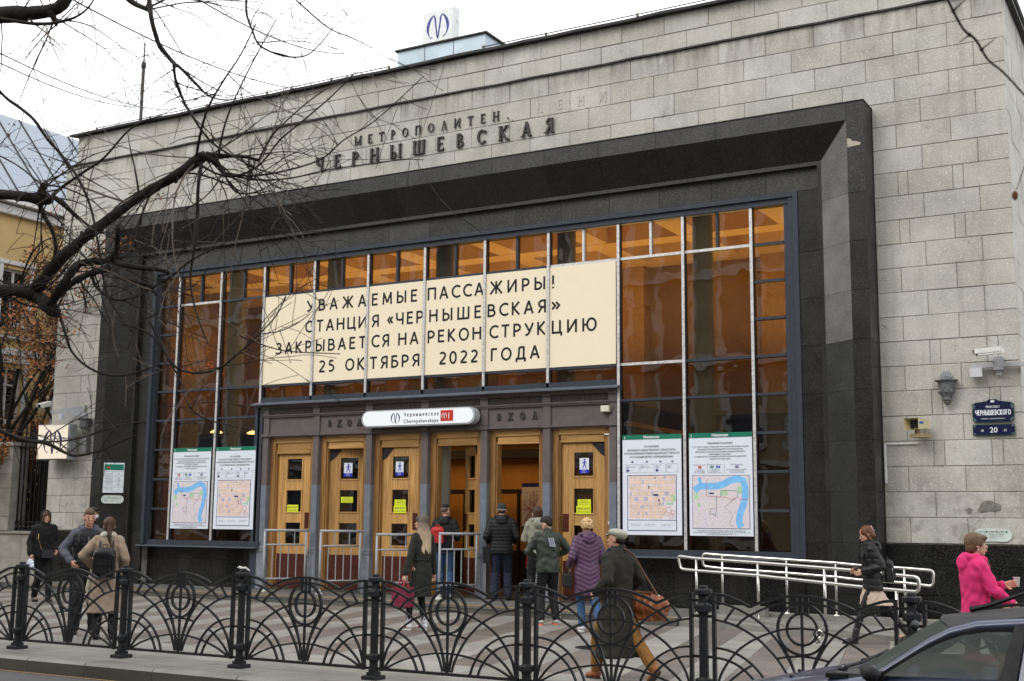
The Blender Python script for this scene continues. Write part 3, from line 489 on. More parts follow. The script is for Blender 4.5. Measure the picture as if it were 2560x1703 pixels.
# pavement: striped slabs between the kerb and the station, a plain border of slabs beside the kerb
pave = thing('pavement', 'pavement of light and brown diagonal bands of slabs', None); pave['kind'] = 'structure'; del pave['label']
MB().box(-40, 8, 10.312, 21.3, -.19, -.012).build('bedding', M('joint_sand', (.075,.07,.06), .95), pave)
SL = -.22
def slab(xa, xb, ya, yb, skew, mat, name='paving_slab', c=.006):
    g = .003; o = [(xa+g+skew*(ya-14), ya+g), (xb-g+skew*(ya-14), ya+g), (xb-g+skew*(yb-14), yb-g), (xa+g+skew*(yb-14), yb-g)]
    m = MB(); m.add([(p[0], p[1], -.02) for p in o]+[(p[0], p[1], 0.) for p in o], [(4,5,6,7),(0,1,5,4),(1,2,6,5),(2,3,7,6),(3,0,4,7)])
    return m, mat
nsl = 0; far = {0: MB(), 1: MB()}
i = 0
for k in range(-44, 24):
    xa = -9.25-.05+k*.55; xb = xa+.55; mat = PAVD if k % 2 == 0 else PAVL
    y = 12.15+(k % 3)*.0
    j = 0
    while y < 19.45:
        y2 = min(19.45, y+(1.35 if (k+j) % 2 else 1.05)); xm = xa+SL*((y+y2)/2-14)
        m, _ = slab(xa, xb, y, y2, SL, mat)
        vis = -14.2 < xm < -3.0 and y < 19 and nsl < 225
        if vis: m.build('paving_slab', mat, pave); nsl += 1
        else: far[k % 2].add(m.v, m.f)
        y = y2; j += 1
for k in range(2): far[k].build('paving_slabs', PAVD if k == 0 else PAVL, pave, kind='stuff')
x = -18.
while x < 1:
    for (ya, yb) in ((10.312, 10.93), (10.93, 11.54), (11.54, 12.15)):
        m, _ = slab(x, x+.9, ya, yb, 0, PAVL); m.build('paving_slab', PAVL, pave); nsl += 1
    x += .9
b = MB()
for k in range(12): b.add(*(lambda q: (q.v, q.f))(slab(-18.9-.9*k, -18.-.9*k, 10.312, 12.15, 0, PAVL)[0]))
for k in range(6): b.add(*(lambda q: (q.v, q.f))(slab(1+.9*k, 1.9+.9*k, 10.312, 12.15, 0, PAVL)[0]))
b.build('paving_slabs', PAVL, pave, kind='stuff')
# cobbles at the far left beyond the bands
mc = MB()
for a in range(60):
    for c in range(26):
        xx = -40+a*.17+(c % 2)*.08; yy = 15.2+c*.17
        if xx < -27.6+SL*(yy-14)-1.5: mc.box(xx, xx+.155, yy, yy+.155, -.01, .012+random.random()*.006)
mc.build('cobbles', M('cobble_stone', (.11,.105,.10), .8, var=.35), pave, kind='stuff')
mh = thing('manhole_cover', 'round cast iron manhole cover set in the pavement behind the man in the flat cap', 'manhole cover', (-7.17, 14.87, .002))
MB().lathe([(.27,0),(.27,.006),(.235,.006),(.235,.002),(.23,.002),(.0,.002)], n=32).build('rim', IRON, mh)
mp = MB()
for a in range(12):
    an = 2*pi*a/12; mp.bar((.06*cos(an), .06*sin(an), .005), (.21*cos(an), .21*sin(an), .005), .018, .006)
mp.ring((0,0,.004), .13, .008, 24, 4, 'z'); mp.build('ribs', IRON, mh)
# landing in front of the doors, with a painted edge
land = thing('landing', None, None); land['kind'] = 'structure'
pl = [(-24.2,19.32),(-13.6,19.42),(-7.62,18.74),(-7.62,21.5),(-24.2,21.5)]
MB().prismz(pl, -.02, .112).build('riser_core', M('landing_edge_concrete', (.10,.098,.085), .85, var=.25, vs=3, bmp=.4), land)
TOPM = m_paver('landing_granite', (.12,.118,.108))
def yedge(x): return 19.42+(x+13.6)*(-.00943 if x < -13.6 else -.1137)*(-1 if x < -13.6 else 1)
xx = -24.2
while xx < -7.63:
    x2 = min(xx+1.18, -7.62); ya, yb = (19.32+(xx+24.2)/10.6*.10 if xx < -13.6 else 19.42-(xx+13.6)*.1137), (19.32+(x2+24.2)/10.6*.10 if x2 < -13.6 else 19.42-(x2+13.6)*.1137)
    MB().add([(xx+.004,ya-.015,.09),(x2-.004,yb-.015,.09),(x2-.004,yb+.36,.09),(xx+.004,ya+.36,.09),(xx+.004,ya-.015,.132),(x2-.004,yb-.015,.132),(x2-.004,yb+.36,.132),(xx+.004,ya+.36,.132)],
        [(4,5,6,7),(0,1,5,4),(1,2,6,5),(2,3,7,6),(3,0,4,7)]).build('edge_slab', TOPM, land)
    for r in range(3):
        y0 = max(ya, yb)+.36+r*.6
        if y0 < 21.3: MB().add([(xx+.004,(ya+.364) if r == 0 else y0,.1),(x2-.004,(yb+.364) if r == 0 else y0,.1),(x2-.004,min(y0+.594,21.4),.1),(xx+.004,min(y0+.594,21.4),.1),(xx+.004,(ya+.364) if r == 0 else y0,.13),(x2-.004,(yb+.364) if r == 0 else y0,.13),(x2-.004,min(y0+.594,21.4),.13),(xx+.004,min(y0+.594,21.4),.13)],
            [(4,5,6,7),(0,1,5,4),(1,2,6,5),(2,3,7,6),(3,0,4,7)]).build('landing_slab', TOPM, land)
    xx = x2
MB().add([(-24.2,19.33,.1365),(-13.6,19.43,.1365),(-7.62,18.75,.1365),(-7.62,18.81,.1365),(-13.6,19.49,.1365),(-24.2,19.39,.1365)], [(0,1,4,5),(1,2,3,4)]).build('yellow_edge_line', M('yellow_line_paint', (.66,.36,.055), .6, var=.25, vs=20), land)

# ================================================================ STATION BUILDING
XL, XR, YS = -25.33, -2.64, 21.18
st = thing('station_building', 'grey stone metro station with dark granite framed glass front', 'building', (0, 0, 0))
core = MB()
Yc = YS+.022
core.box(XL+.02, -23.0, Yc, 21.8, 0, 10.58); core.box(-5.02, XR-.02, Yc, 21.8, 0, 10.58); core.box(-23.0, -5.02, Yc, 21.8, 8.6, 10.58)
core.box(-25.08, XR-.22, YS+.095, 21.9, 10.58, 11.36)
core.box(XL+.02, XL+.5, 21.8, 38, 0, 10.58); core.box(XR-.5, XR-.02, 21.8, 38, 0, 10.58); core.box(XL+.5, XR-.5, 37.5, 38, 0, 10.58)
core.box(XL+.5, XR-.5, 21.8, 37.5, 10.3, 10.9)
core.build('wall_core', MORTAR, st)
_bm = {}
def block(x0, x1, z0, z1, y, name='stone_block'):
    w, h = round(x1-x0, 3), round(z1-z0, 3)
    if (w, h) not in _bm:
        q = MB(); q.cbox(-w/2, w/2, 0, .09, -h/2, h/2, .008); _bm[(w, h)] = q.mesh('stone_block')
    return link(name, _bm[(w, h)], STONE, st, ((x0+x1)/2, y+random.uniform(-.006, .006), (z0+z1)/2))
g = .0035; P = .9047; CH = .421; Z0 = 1.332
nb = 0
for k in range(22):
    z0, z1 = Z0+k*CH+g, Z0+(k+1)*CH-g
    off = -7.65 if (21-k) % 2 == 0 else -8.07
    js = [off+P*n for n in range(-22, 8)]
    if k in (3, 5, 7, 12, 14): js = sorted(js+[j+.17 for j in js if j > -5])
    segs = [(XL, XR)] if k >= 18 else [(XL, -23.155), (-4.855, XR)]
    for a, b in segs:
        cut = [a]+[j for j in js if a+.1 < j < b-.1]+[b]
        for u, v in zip(cut[:-1], cut[1:]):
            zz0 = z0 if k != 18 else z0
            block(u+g, v-g, zz0, z1, YS); nb += 1
# thin course directly above the granite surround
cut = [-23.155+i*.915 for i in range(21)]
fill = MB()
for u, v in zip(cut[:-1], cut[1:]): fill.cbox(u+g, v-g, YS, YS+.09, 8.838, 8.912, .008)
fill.build('stone_block', STONE, st)
for k, (z0, z1) in enumerate(((10.64, 10.995), (11.005, 11.375))):
    js = [-24.6+.9047*n+(.45 if k else 0) for n in range(26)]
    cut = [-25.08]+[j for j in js if -25.0 < j < -2.95]+[-2.86]
    for u, v in zip(cut[:-1], cut[1:]): block(u+g, v-g, z0, z1, YS+.07); nb += 1
# flashings, with slightly wavy sheets
def flash(x0, x1, yf, z, out, h, name, seed):
    rnd = random.Random(seed); m = MB(); xx = x0; n = int((x1-x0)/.6)
    P_ = [(x0+(x1-x0)*i/n, z+rnd.uniform(-.012, .012)) for i in range(n+1)]
    vs = []
    for px, pz in P_: vs += [(px, yf-out, pz-h), (px, yf-out, pz), (px, yf+.35, pz+.02), (px, yf-out+.012, pz-h)]
    fs = []
    for i in range(n):
        a, b = i*4, (i+1)*4; fs += [(a, b, b+1, a+1), (a+1, b+1, b+2, a+2), (a+3, a+2, b+2, b+3)]
    fs += [(0,1,2,3), (n*4+3, n*4+2, n*4+1, n*4)]
    m.add(vs, fs); return m.build(name, FLASH, st)
flash(XL-.03, XR+.03, YS, 10.615, .05, .035, 'ledge_flashing', 3)
flash(-25.27, -2.65, YS+.07, 11.43, .14, .055, 'roof_flashing', 5)
rf = MB(); rf.box(-25.2, -2.7, YS+.35, 37.9, 11.36, 11.42); rf.build('roof', FLASH, st)
# side return towards the right, with its own courses
sd = MB()
for k in range(22):
    z0, z1 = Z0+k*CH+g, Z0+(k+1)*CH-g; y = YS+.1+(.45 if k % 2 else 0)
    ys = [YS+.005]+[y+.9*n+.3 for n in range(0, 17)]
    for a, b in zip(ys[:-1], ys[1:]):
        sd.box(XR-.09, XR+random.uniform(-.004, .006), a+g, b-g, z0, z1)
for k in range(2):
    ys = [YS+.08]+[YS+.5+(.45 if k else 0)+.9*n for n in range(0, 17)]
    for a, b in zip(ys[:-1], ys[1:]): sd.box(XR-.30, XR-.21, a+g, b-g, 10.64+.365*k, 11.0+.365*k)
sd.build('side_wall_blocks', STONE, st, kind='stuff')
MB().box(XR-.25, XR+.10, YS-.05, 38, 10.59, 10.635).build('ledge_flashing', FLASH, st); MB().box(XR-.4, XR-.05, YS-.0, 38, 11.385, 11.45).build('roof_flashing', FLASH, st)
sd = MB()
for k in range(22):
    z0, z1 = Z0+k*CH+g, Z0+(k+1)*CH-g; ys = [YS+.005]+[YS+.4+(.45 if k % 2 else 0)+.9*n for n in range(0, 17)]
    for a, b in zip(ys[:-1], ys[1:]): sd.box(XL-random.uniform(-.004, .006), XL+.09, a+g, b-g, z0, z1)
sd.build('side_wall_blocks', STONE, st, kind='stuff')
# polished plinth slabs
for a, b in ((XL-.02, -23.155), (-4.855, XR+.02)):
    n = 3; w = (b-a)/n
    for i in range(n):
        for z0, z1 in ((0.0, .5), (.505, .985), (.99, 1.322)):
            sh = (.35 if z0 == .505 else 0)
            MB().cbox(max(a, a+w*i+.003), a+w*(i+1)-.003, YS-.035, YS+.04, z0+.002, z1-.002, .003).build('plinth_slab', GRANP, st)
MB().box(XR-.02, XR+.035, YS+.045, 38, 0, 1.322).build('plinth_slab', GRANP, st); MB().box(XL-.035, XL+.02, YS+.045, 38, 0, 1.322).build('plinth_slab', GRANP, st)
# ---- granite surround
YO, YE, YB = 20.60, 20.95, 21.05
OX0, OX1 = -23.145, -4.858; IX0, IX1 = -22.845, -5.158; SX0, SX1 = -22.295, -5.708; BX0, BX1 = -22.225, -5.785; MX0, MX1 = -21.88, -6.17
OZ, IZ, SZ, BZ, MZ = 8.83, 8.52, 7.968, 7.90, 7.50
def quad_slab(P_, nrm, th, mat, name):
    """slab with face polygon P_ and thickness th backwards along -nrm"""
    n = Vector(nrm).normalized(); c = sum((Vector(p) for p in P_), Vector())/len(P_)
    F = [Vector(p)+(c-Vector(p)).normalized()*.003 for p in P_]; B = [p-n*th for p in F]; k = len(P_)
    m = MB(); m.add(F+B, [tuple(range(k)), tuple(range(2*k-1, k-1, -1))]+[(i, i+k, (i+1)%k+k, (i+1)%k) for i in range(k)])
    o = m.build(name, mat, st); return o
zs = [.13, .49]+[1.332+.842*i for i in range(10)]
zl = [z for z in zs if z < OZ-.3]
# posts: front faces, outer returns, splays, edges, bands
for side in (-1, 1):
    ox, ix, sx, bx, mx = (OX0, IX0, SX0, BX0, MX0) if side < 0 else (OX1, IX1, SX1, BX1, MX1)
    def rng(top, extra=.32):
        z = [a for a in zs if a < top-extra]+[top]; return list(zip(z[:-1], z[1:]))
    for z0, z1 in rng(OZ):
        a, b = sorted((ox, ix)); MB().cbox(a, b, YO, YO+.05, z0+.002, z1-.002, .003).build('granite_slab', GRANM if z0 > 6.5 else GRAN, st)
        a, b = sorted((ox, ox-side*.05)); MB().box(a, b, YO+.052, YS+.03, z0+.002, z1-.002).build('granite_slab', GRAN, st)
    for z0, z1 in rng(SZ):
        zt0, zt1 = z0, z1
        mat = GRANL if side > 0 and z0 > 4.2 else GRAN  # upper right splay carries the painted sky reflection
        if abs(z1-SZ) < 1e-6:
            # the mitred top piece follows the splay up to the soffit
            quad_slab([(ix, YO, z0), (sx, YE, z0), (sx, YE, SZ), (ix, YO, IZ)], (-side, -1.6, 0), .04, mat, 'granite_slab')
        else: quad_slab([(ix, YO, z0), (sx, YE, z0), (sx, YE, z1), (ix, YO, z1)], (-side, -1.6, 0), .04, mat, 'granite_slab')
        if z1 > BZ: z1 = BZ
        a, b = sorted((sx, bx)); MB().box(a, b, YE, YE+.3, z0+.001, z1-.001).build('granite_slab', GRAN, st)
    for z0, z1 in rng(MZ):
        a, b = sorted((bx, mx)); MB().cbox(a, b, YB, YB+.06, z0+.002, z1-.002, .003).build('granite_slab', GRAN, st)
n = 15; w = (IX1-IX0)/n
for i in range(n):
    a, b = IX0+w*i, IX0+w*(i+1)
    MB().cbox(a+.002, b-.002, YO, YO+.05, IZ, OZ, .003).build('granite_slab', GRANM, st)
    sa, sb = max(a, SX0), min(b, SX1)
    a1 = SX0 if i == 0 else a; b1 = SX1 if i == n-1 else b
    quad_slab([(a, YO, IZ), (b, YO, IZ), (b1, YE, SZ), (a1, YE, SZ)], (0, -1, -1), .04, GRAN, 'granite_slab')
n = 16; w = (SX1-SX0)/n
for i in range(n):
    a, b = SX0+w*i, SX0+w*(i+1); MB().box(a+.001, b-.001, YE, YE+.3, BZ, SZ).build('granite_slab', GRANM, st)
    a, b = max(a, BX0), min(b, BX1); MB().cbox(a+.002, b-.002, YB, YB+.06, MZ, BZ, .003).build('granite_slab', GRANM, st)
MB().box(OX0-.01, OX1+.01, YO-.015, YS+.02, OZ+.002, OZ+.018).build('surround_flashing', FLASH, st)
bk = MB(); bk.box(OX0+.05, OX0+.3, YO+.06, 21.7, 0, 8.8); bk.box(OX1-.3, OX1-.05, YO+.06, 21.7, 0, 8.8); bk.box(OX0+.1, OX1-.1, YO+.06, YO+.4, 8.56, 8.8)
bk.box(-22.3, -21.9, YB+.07, 21.7, 0, 8.3); bk.box(-6.15, -5.72, YB+.07, 21.7, 0, 8.3); bk.box(-22.3, -5.7, YB+.07, 21.75, 7.52, 8.7)
bk.build('surround_core', MORTAR, st)
# chipped patch on the surround
MB().prism([(-5.15,8.03),(-4.93,8.05),(-4.92,8.085),(-5.0,8.12),(-5.06,8.13),(-5.10,8.18),(-5.15,8.19)], YO-.004, YO).build('chipped_patch', M('bare_mortar', (.40,.36,.29), .9), st)
# ---- tile wall under the windows
for a, b in ((-21.95, -18.36), (-9.72, -6.1)):
    x = a; k = 0
    while x < b-.02:
        x2 = min(x+.345, b); MB().cbox(x+.002, x2-.002, 21.30, 21.36, .135, .74, .002).build('wall_tile', GRANP if k % 3 else GRAN, st)
        x = x2; k += 1
    x = a
    while x < b-.02:
        x2 = min(x+.5, b); MB().cbox(x+.002, x2-.002, 21.30, 21.36, .744, 1.0, .002).build('wall_tile', GRAN if k % 2 else GRANP, st)
        x = x2; k += 1
    MB().box(a, b, 21.362, 21.6, 0, 1.0).build('wall_core', MORTAR, st)
# ---- glazing
YG = 21.15
gl = MB()
gl.box(-21.88, -21.79, 21.03, 21.3, 1.05, 7.5); gl.box(-21.788, -21.742, 21.10, 21.3, 1.12, 7.34)
gl.box(-6.26, -6.172, 21.03, 21.3, 1.05, 7.5); gl.box(-6.36, -6.262, 21.08, 21.3, 1.05, 7.42); gl.box(-6.452, -6.362, 21.12, 21.3, 1.12, 7.34)
gl.box(-21.788, -6.262, 21.05, 21.3, 7.42, 7.5); gl.box(-21.74, -6.362, 21.10, 21.3, 7.315, 7.418)
gl.box(-18.45, -9.76, 21.12, 21.32, 4.205, 4.31)
glz = gl.build('glazing_frame', METAL, st)
for a, b in ((-21.98, -18.36), (-9.74, -6.16)):
    MB().prism([(a,1.0),(b,1.0),(b,1.03),(a,1.03)], 20.98, 21.4).build('window_sill', METAL2, glz)
    MB().box(a+.1, b-.0, 21.10, 21.34, 1.032, 1.15).build('bottom_rail', METAL, glz)
MB().add([(-18.62,20.96,4.135),(-9.66,20.96,4.135),(-9.66,20.96,4.16),(-18.62,20.96,4.16),(-18.62,21.14,4.215),(-9.66,21.14,4.215),(-18.62,21.14,4.135),(-9.66,21.14,4.135)],
     [(0,1,2,3),(3,2,5,4),(0,6,7,1),(0,3,4,6),(1,7,5,2),(6,4,5,7)]).build('door_canopy_lip', METAL2, glz)
MUL = [-21.115,-19.80,-18.505,-17.07,-15.61,-14.15,-12.687,-11.225,-9.71,-8.39,-7.07]
BAY = [-21.742]+MUL+[-6.452]
GZ = [1.17,1.86,2.54,3.225,3.91,4.59,5.27,5.95,6.63,7.315]
def tr(x0, x1, z, mat=METAL, h=.05, y=YG+.01):
    MB().box(x0+.024, x1-.024, y, y+.1, z-h/2, z+h/2).build('transom', mat, glz)
    if mat is SILVER:
        q = MB(); xx = x0+.08
        while xx < x1-.05: q.lathe([(.006,0),(.004,.004)], (xx, y-.002, z), 6); xx += .22
def pane(x0, x1, z0, z1):
    MB().add([(x0+.01, YG+.07, z0), (x1-.01, YG+.07, z0), (x1-.01, YG+.07, z1), (x0+.01, YG+.07, z1)], [(0,1,2,3)]).build('pane', GLASS, glz)
for i, x in enumerate(MUL):
    z0 = 1.06 if (i <= 1 or i >= 9) else 1.06 if i in (2, 8) else 4.225
    zt = 7.40
    m = MB(); m.box(x-.027, x+.027, YG-.03, YG-.012, z0, zt)
    m.build('mullion', SILVER, glz)
    zb = 1.10 if (i <= 2 or i >= 8) else 4.25
    MB().box(x-.022, x+.022, YG-.010, YG+.12, zb, 7.33).build('mullion_core', METAL, glz)
    sc = MB(); zz = z0+.1
    while zz < zt: sc.add([(x-.006,YG-.033,zz-.006),(x+.006,YG-.033,zz-.006),(x+.006,YG-.033,zz+.006),(x-.006,YG-.033,zz+.006)], [(0,1,2,3)]); zz += .28
    sc.build('rivets', BLACK, glz, kind='stuff')
for i in (0, 11):
    for k in range(9): pane(BAY[i], BAY[i+1], GZ[k], GZ[k+1])
    for z in GZ[1:-1]: tr(BAY[i], BAY[i+1], z)
for i in (1, 2, 9, 10):
    x0, x1 = BAY[i], BAY[i+1]; xm = (x0+x1)/2
    pane(x0, xm, 6.63, 7.315); pane(xm, x1, 6.63, 7.315); pane(x0, x1, 4.59, 6.63); pane(x0, x1, 3.91, 4.59); pane(x0, x1, 1.17, 3.91)
    tr(x0, x1, 6.63, SILVER if i in (1, 9, 10) else METAL); tr(x0, x1, 4.59, SILVER if i == 9 else METAL); tr(x0, x1, 3.91)
    if i in (9, 10): tr(x0, x1, 7.33, SILVER, .045)
    MB().box(xm-.024, xm+.024, YG+.005, YG+.1, 6.66, 7.30).build('glazing_bar', SILVER if i == 9 else METAL, glz)
for i in range(3, 9):
    x0, x1 = BAY[i], BAY[i+1]; xm = (x0+x1)/2
    pane(x0, xm, 6.63, 7.315); pane(xm, x1, 6.63, 7.315); pane(x0, x1, 4.30, 6.63)
    tr(x0, x1, 6.63, SILVER if i == 8 else METAL); tr(x0, x1, 4.585)
    if i == 8: tr(x0, x1, 7.33, SILVER, .045)
    MB().box(xm-.024, xm+.024, YG+.005, YG+.1, 6.66, 7.30).build('glazing_bar', SILVER if i == 8 else METAL, glz)
# ---- portal
YP = 21.14
CX = [-18.31+1.412*i for i in range(7)]
def face_strip(z0, z1, yo, mat, name, x0=CX[0]-.09, x1=CX[-1]+.09): MB().box(x0, x1, YP+yo, YP+.3, z0, z1).build(name, mat, st)
face_strip(3.43, 4.128, .045, PLUM, 'portal_frieze')
for z0, z1, yo, nm in ((4.07, 4.128, -.03, 'crown_moulding'), (3.875, 3.90, .0, 'bead_moulding'), (3.90, 3.925, -.02, 'bead_moulding'), (3.45, 3.475, -.015, 'frieze_moulding'), (3.475, 3.51, .015, 'frieze_moulding'), (3.425, 3.448, .02, 'frieze_moulding')):
    face_strip(z0, z1, yo, PLUM, nm)
bd = MB(); x = CX[0]
while x < CX[-1]: bd.ell((x, YP-.003, 3.867), (.011, .011, .011), n=6, m=4); x += .032
bd.build('beading', PLUM, st, kind='stuff')
fl = MB()
for i in range(6):
    x = CX[i]+.11
    while x < CX[i+1]-.11: fl.box(x, x+.013, YP+.02, YP+.044, 3.945, 4.055); x += .032
fl.build('fluting', PLUM, st, kind='stuff')
for i, x in enumerate(CX):
    w = .075; up = MB(); up.box(x-w, x+w, YP, YP+.28, 2.38, 3.43); up.build('portal_column', PLUM, st)
    c = MB(); c.box(x-w-.005, x+w+.005, YP+.01, YP+.04, 3.51, 3.875); c.box(x-w-.012, x+w+.012, YP-.012, YP+.03, 3.93, 4.065); c.box(x-w-.02, x+w+.02, YP-.045, YP+.02, 4.05, 4.10); c.box(x-w-.02, x+w+.02, YP-.03, YP+.02, 3.44, 3.505); c.build('column_capital', PLUM, st)
    lo = MB(); lo.box(x-w-.001, x+w+.001, YP-.003, YP+.281, 1.06, 2.378); lo.build('column_shaft', BLUEG, st)
    pd = MB(); pd.box(x-w-.03, x+w+.03, YP-.03, YP+.28, .14, .94); pd.box(x-w-.045, x+w+.045, YP-.045, YP+.28, .94, .965); pd.box(x-w-.02, x+w+.02, YP-.025, YP+.28, .967, .995); pd.box(x-w-.035, x+w+.035, YP-.035, YP+.28, .997, 1.02); pd.box(x-w-.012, x+w+.012, YP-.015, YP+.28, 1.022, 1.06); pd.build('column_pedestal', M('pale_grey_pedestal_paint', (.21,.225,.25), .55, var=.2, vs=8, bmp=.4, bs=30), st)
MB().box(CX[-1]+.09, -9.735, 21.12, 21.4, .13, 4.13).build('portal_side_frame', METAL, st)
MB().box(-18.62, CX[0]-.09, 21.12, 21.4, .13, 4.13).build('portal_side_frame', METAL, st)
# ---- doors
YD = 21.34
def leaf_mesh(w, h=2.9, th=.05):
    """door leaf standing at x 0..w, y 0..th, with three openings and its rails and stiles; returns wood boards and glass rects"""
    gx0, gx1 = w*.275, w*.715; zz = [(.95+.0, 1.40), (1.64, 2.10), (2.34, 2.79)]
    boards = []
    boards.append((0, gx0, 0, h)); boards.append((gx1, w, 0, h))
    zprev = 0
    for z0, z1 in zz: boards.append((gx0, gx1, zprev, z0)); zprev = z1
    boards.append((gx0, gx1, zprev, h)); return boards, zz, gx0, gx1
def leaf(door, x, y, w, ang=0, hinge='l', open_=False, z=.17, h=2.9, mirror=False):
    """places the leaf under the door Empty as one mesh part with sub-parts"""
    b, zz, gx0, gx1 = leaf_mesh(w, h); m = MB(); T = .05
    for (x0, x1, z0, z1) in b: m.cbox(x0+.001, x1-.001, 0 if (x1-x0) != (gx1-gx0) else .002, T, z0, z1, .002)
    for z0, z1 in zz:   # raised beads round each pane
        for (a0, a1, c0, c1) in ((gx0-.03, gx1+.03, z0-.03, z0), (gx0-.03, gx1+.03, z1, z1+.03), (gx0-.03, gx0, z0, z1), (gx1, gx1+.03, z0, z1)):
            m.box(a0, a1, -.012, .002, c0, c1)
    lf = m.build('door_leaf', WOOD, door, loc=(x, y, z)); lf.rotation_euler = (0, 0, rad(ang))
    if mirror: lf.scale = (-1, 1, 1)
    for z0, z1 in zz: MB().box(gx0, gx1, .02, .026, z0, z1).build('pane', GLASSD, lf)
    MB().box(.03, w-.03, -.006, 0, .0, .73).build('kick_plate', MAROON, lf)
    MB().box(w-.15, w-.02, -.008, 0, 1.28, 1.62).build('push_plate', MAROON, lf)
    return lf
GLASSD = m_glass('dark_door_glass', (.40,.36,.32), .8)
BRK = M('black_bracket', (.02,.02,.021), .5)
specs = [('closed', 'closed oak door at the far left of the entrance, behind the first grey barrier'),
         ('ajar', 'oak door standing slightly ajar with a dark gap on its right'),
         ('closed', 'closed oak door left of the long haired woman carrying the red bag'),
         ('open', 'open oak doorway beside the fourth barrier, leaf swung inwards and seen at an angle'),
         ('wide', 'wide open oak doorway in which the man in the black quilted jacket stands'),
         ('closed2', 'closed oak door on the far right behind the woman in the purple coat')]
for i, (kind, lab) in enumerate(specs):
    x0, x1 = CX[i]+.075, CX[i+1]-.075; d = thing('door', None, None); d.parent = st; d['label'] = lab
    jl = .13; o0, o1 = x0+jl, x1-jl
    MB().cbox(x0, o0, 21.25, 21.45, .14, 3.43, .006).build('door_jamb', WOODD, d); MB().cbox(o1, x1, 21.25, 21.45, .14, 3.43, .006).build('door_jamb', WOODD, d)
    MB().cbox(o0, o0+.03, 21.28, 21.45, .14, 3.2, .004).build('door_stop', WOODD, d); MB().cbox(o1-.03, o1, 21.28, 21.45, .14, 3.2, .004).build('door_stop', WOODD, d)
    MB().cbox(o0, o1, 21.26, 21.45, 3.30, 3.43, .006).build('door_header', WOODH, d)
    zt = 3.15
    MB().cbox(o0+.03, o1-.03, 21.285, 21.43, zt, 3.297, .006).build('door_header', WOODH, d)
    w = (o1-o0)-.075; lx = o0+.037
    if kind == 'closed':
        if i == 0: MB().cbox(o0+.03, o1-.03, 21.27, 21.42, 3.06, 3.147, .01).build('door_header', WOODH, d); l = leaf(d, lx, YD, w, h=2.88)
        else: l = leaf(d, lx, YD, w, h=2.97)
    elif kind == 'closed2': l = leaf(d, lx+w, YD+.05, w, h=2.97, ang=180, mirror=False); l.rotation_euler = (0,0,0); l.location = (lx+w, YD, .17); l.scale = (-1, 1, 1)
    elif kind == 'ajar': l = leaf(d, lx, YD+.02, w, ang=13, h=2.97)
    elif kind == 'open': l = leaf(d, lx+w, YD+.06, w, h=2.97); l.scale = (-1, 1, 1); l.rotation_euler = (0, 0, rad(-40))
    elif kind == 'wide': l = leaf(d, lx+w, YD+.06, w, h=2.97); l.scale = (-1, 1, 1); l.rotation_euler = (0, 0, rad(-66))
    if i in (1, 2): MB().prism([(0,2.97),(.27,2.97),(.10,2.78),(.0,2.72)], -.014, -.001).build('corner_bracket', BRK, l)
    if i >= 3: MB().prism([(0,2.97),(.30,2.97),(.10,2.76),(.0,2.70)], -.014, -.001).build('corner_bracket', BRK, l)
    MB().box(o0, o1, 21.2, 21.5, .1305, .165).build('threshold', M('worn_threshold', (.07,.06,.05), .6), d)
WIRES = [((-9.99, 9.39, 7.66), (-16.9, 21.7, 12.29)), ((-11.09, 8.13, 7.58), (-18.3, 21.7, 11.68)), ((-11.71, 7.69, 6.94), (-22.39, 21.7, 11.82)), ((-11.69, 7.81, 6.8), (-23.16, 21.7, 12.02))]
# ================================================================ LOBBY
LW = M('lobby_warm_wall', (.27,.175,.08), .6, var=.12, vs=2); LC = M('lobby_ceiling', (.72,.50,.24), .7, var=.03)
LG = M('lobby_column', (.36,.37,.34), .5, var=.12, vs=2); LD = M('lobby_dark_wall', (.07,.055,.045), .5, var=.2); LP = M('pink_marble', (.58,.49,.47), .35, var=.12, vs=3)
q = MB(); q.box(-24.8, -3.1, 21.5, 33.6, .02, .12); q.build('lobby_floor', M('lobby_floor_stone', (.10,.085,.07), .35, var=.2), st)
q = MB(); q.box(-24.8, -3.1, 27.55, 27.75, .12, 8.3); q.box(-24.8, -24.6, 21.85, 33.4, .12, 8.3); q.box(-3.3, -3.1, 21.85, 33.4, .12, 8.3); q.build('lobby_walls', LW, st)
q = MB(); q.box(-24.8, -3.1, 21.8, 33.6, 8.3, 8.5)
for k in range(9): x = -23.1+k*2.25; q.box(x-.28, x+.28, 22.0, 33.4, 7.85, 8.3)
for y in (22.6, 24.9, 27.2, 29.5, 31.8): q.box(-24.6, -3.3, y-.28, y+.28, 7.84, 8.3)
for k in range(8):
    for y in (23.75, 26.05, 28.35, 30.65): x = -22.0+k*2.25; q.box(x-.5, x+.5, y-.5, y+.5, 8.18, 8.3)
q.build('coffered_ceiling', LC, st)
for k in range(-2, 3):
    x = -14.1+2.92*k
    MB().lathe([(.20,.12),(.19,7.9)], (x, 21.83, 0), 20).build('lobby_column', LG, st, smooth=True)
for k in range(6):
    x = -22.6+k*3.5; MB().box(x-.28, x+.28, 27.2, 27.549, .12, 8.0).build('lobby_pier', M('lobby_pier_tan', (.40,.24,.11), .6), st)
# mezzanine edge and dark lower wall
MB().box(-24.6, -3.3, 25.3, 27.19, 3.95, 4.35).build('mezzanine', M('mezzanine_grey', (.20,.20,.175), .6), st)
q = MB(); q.box(-24.6, -18.4, 26.5, 26.6, .12, 3.95); q.box(-9.6, -3.3, 26.5, 26.6, .12, 3.95); q.build('lower_wall', LD, st)
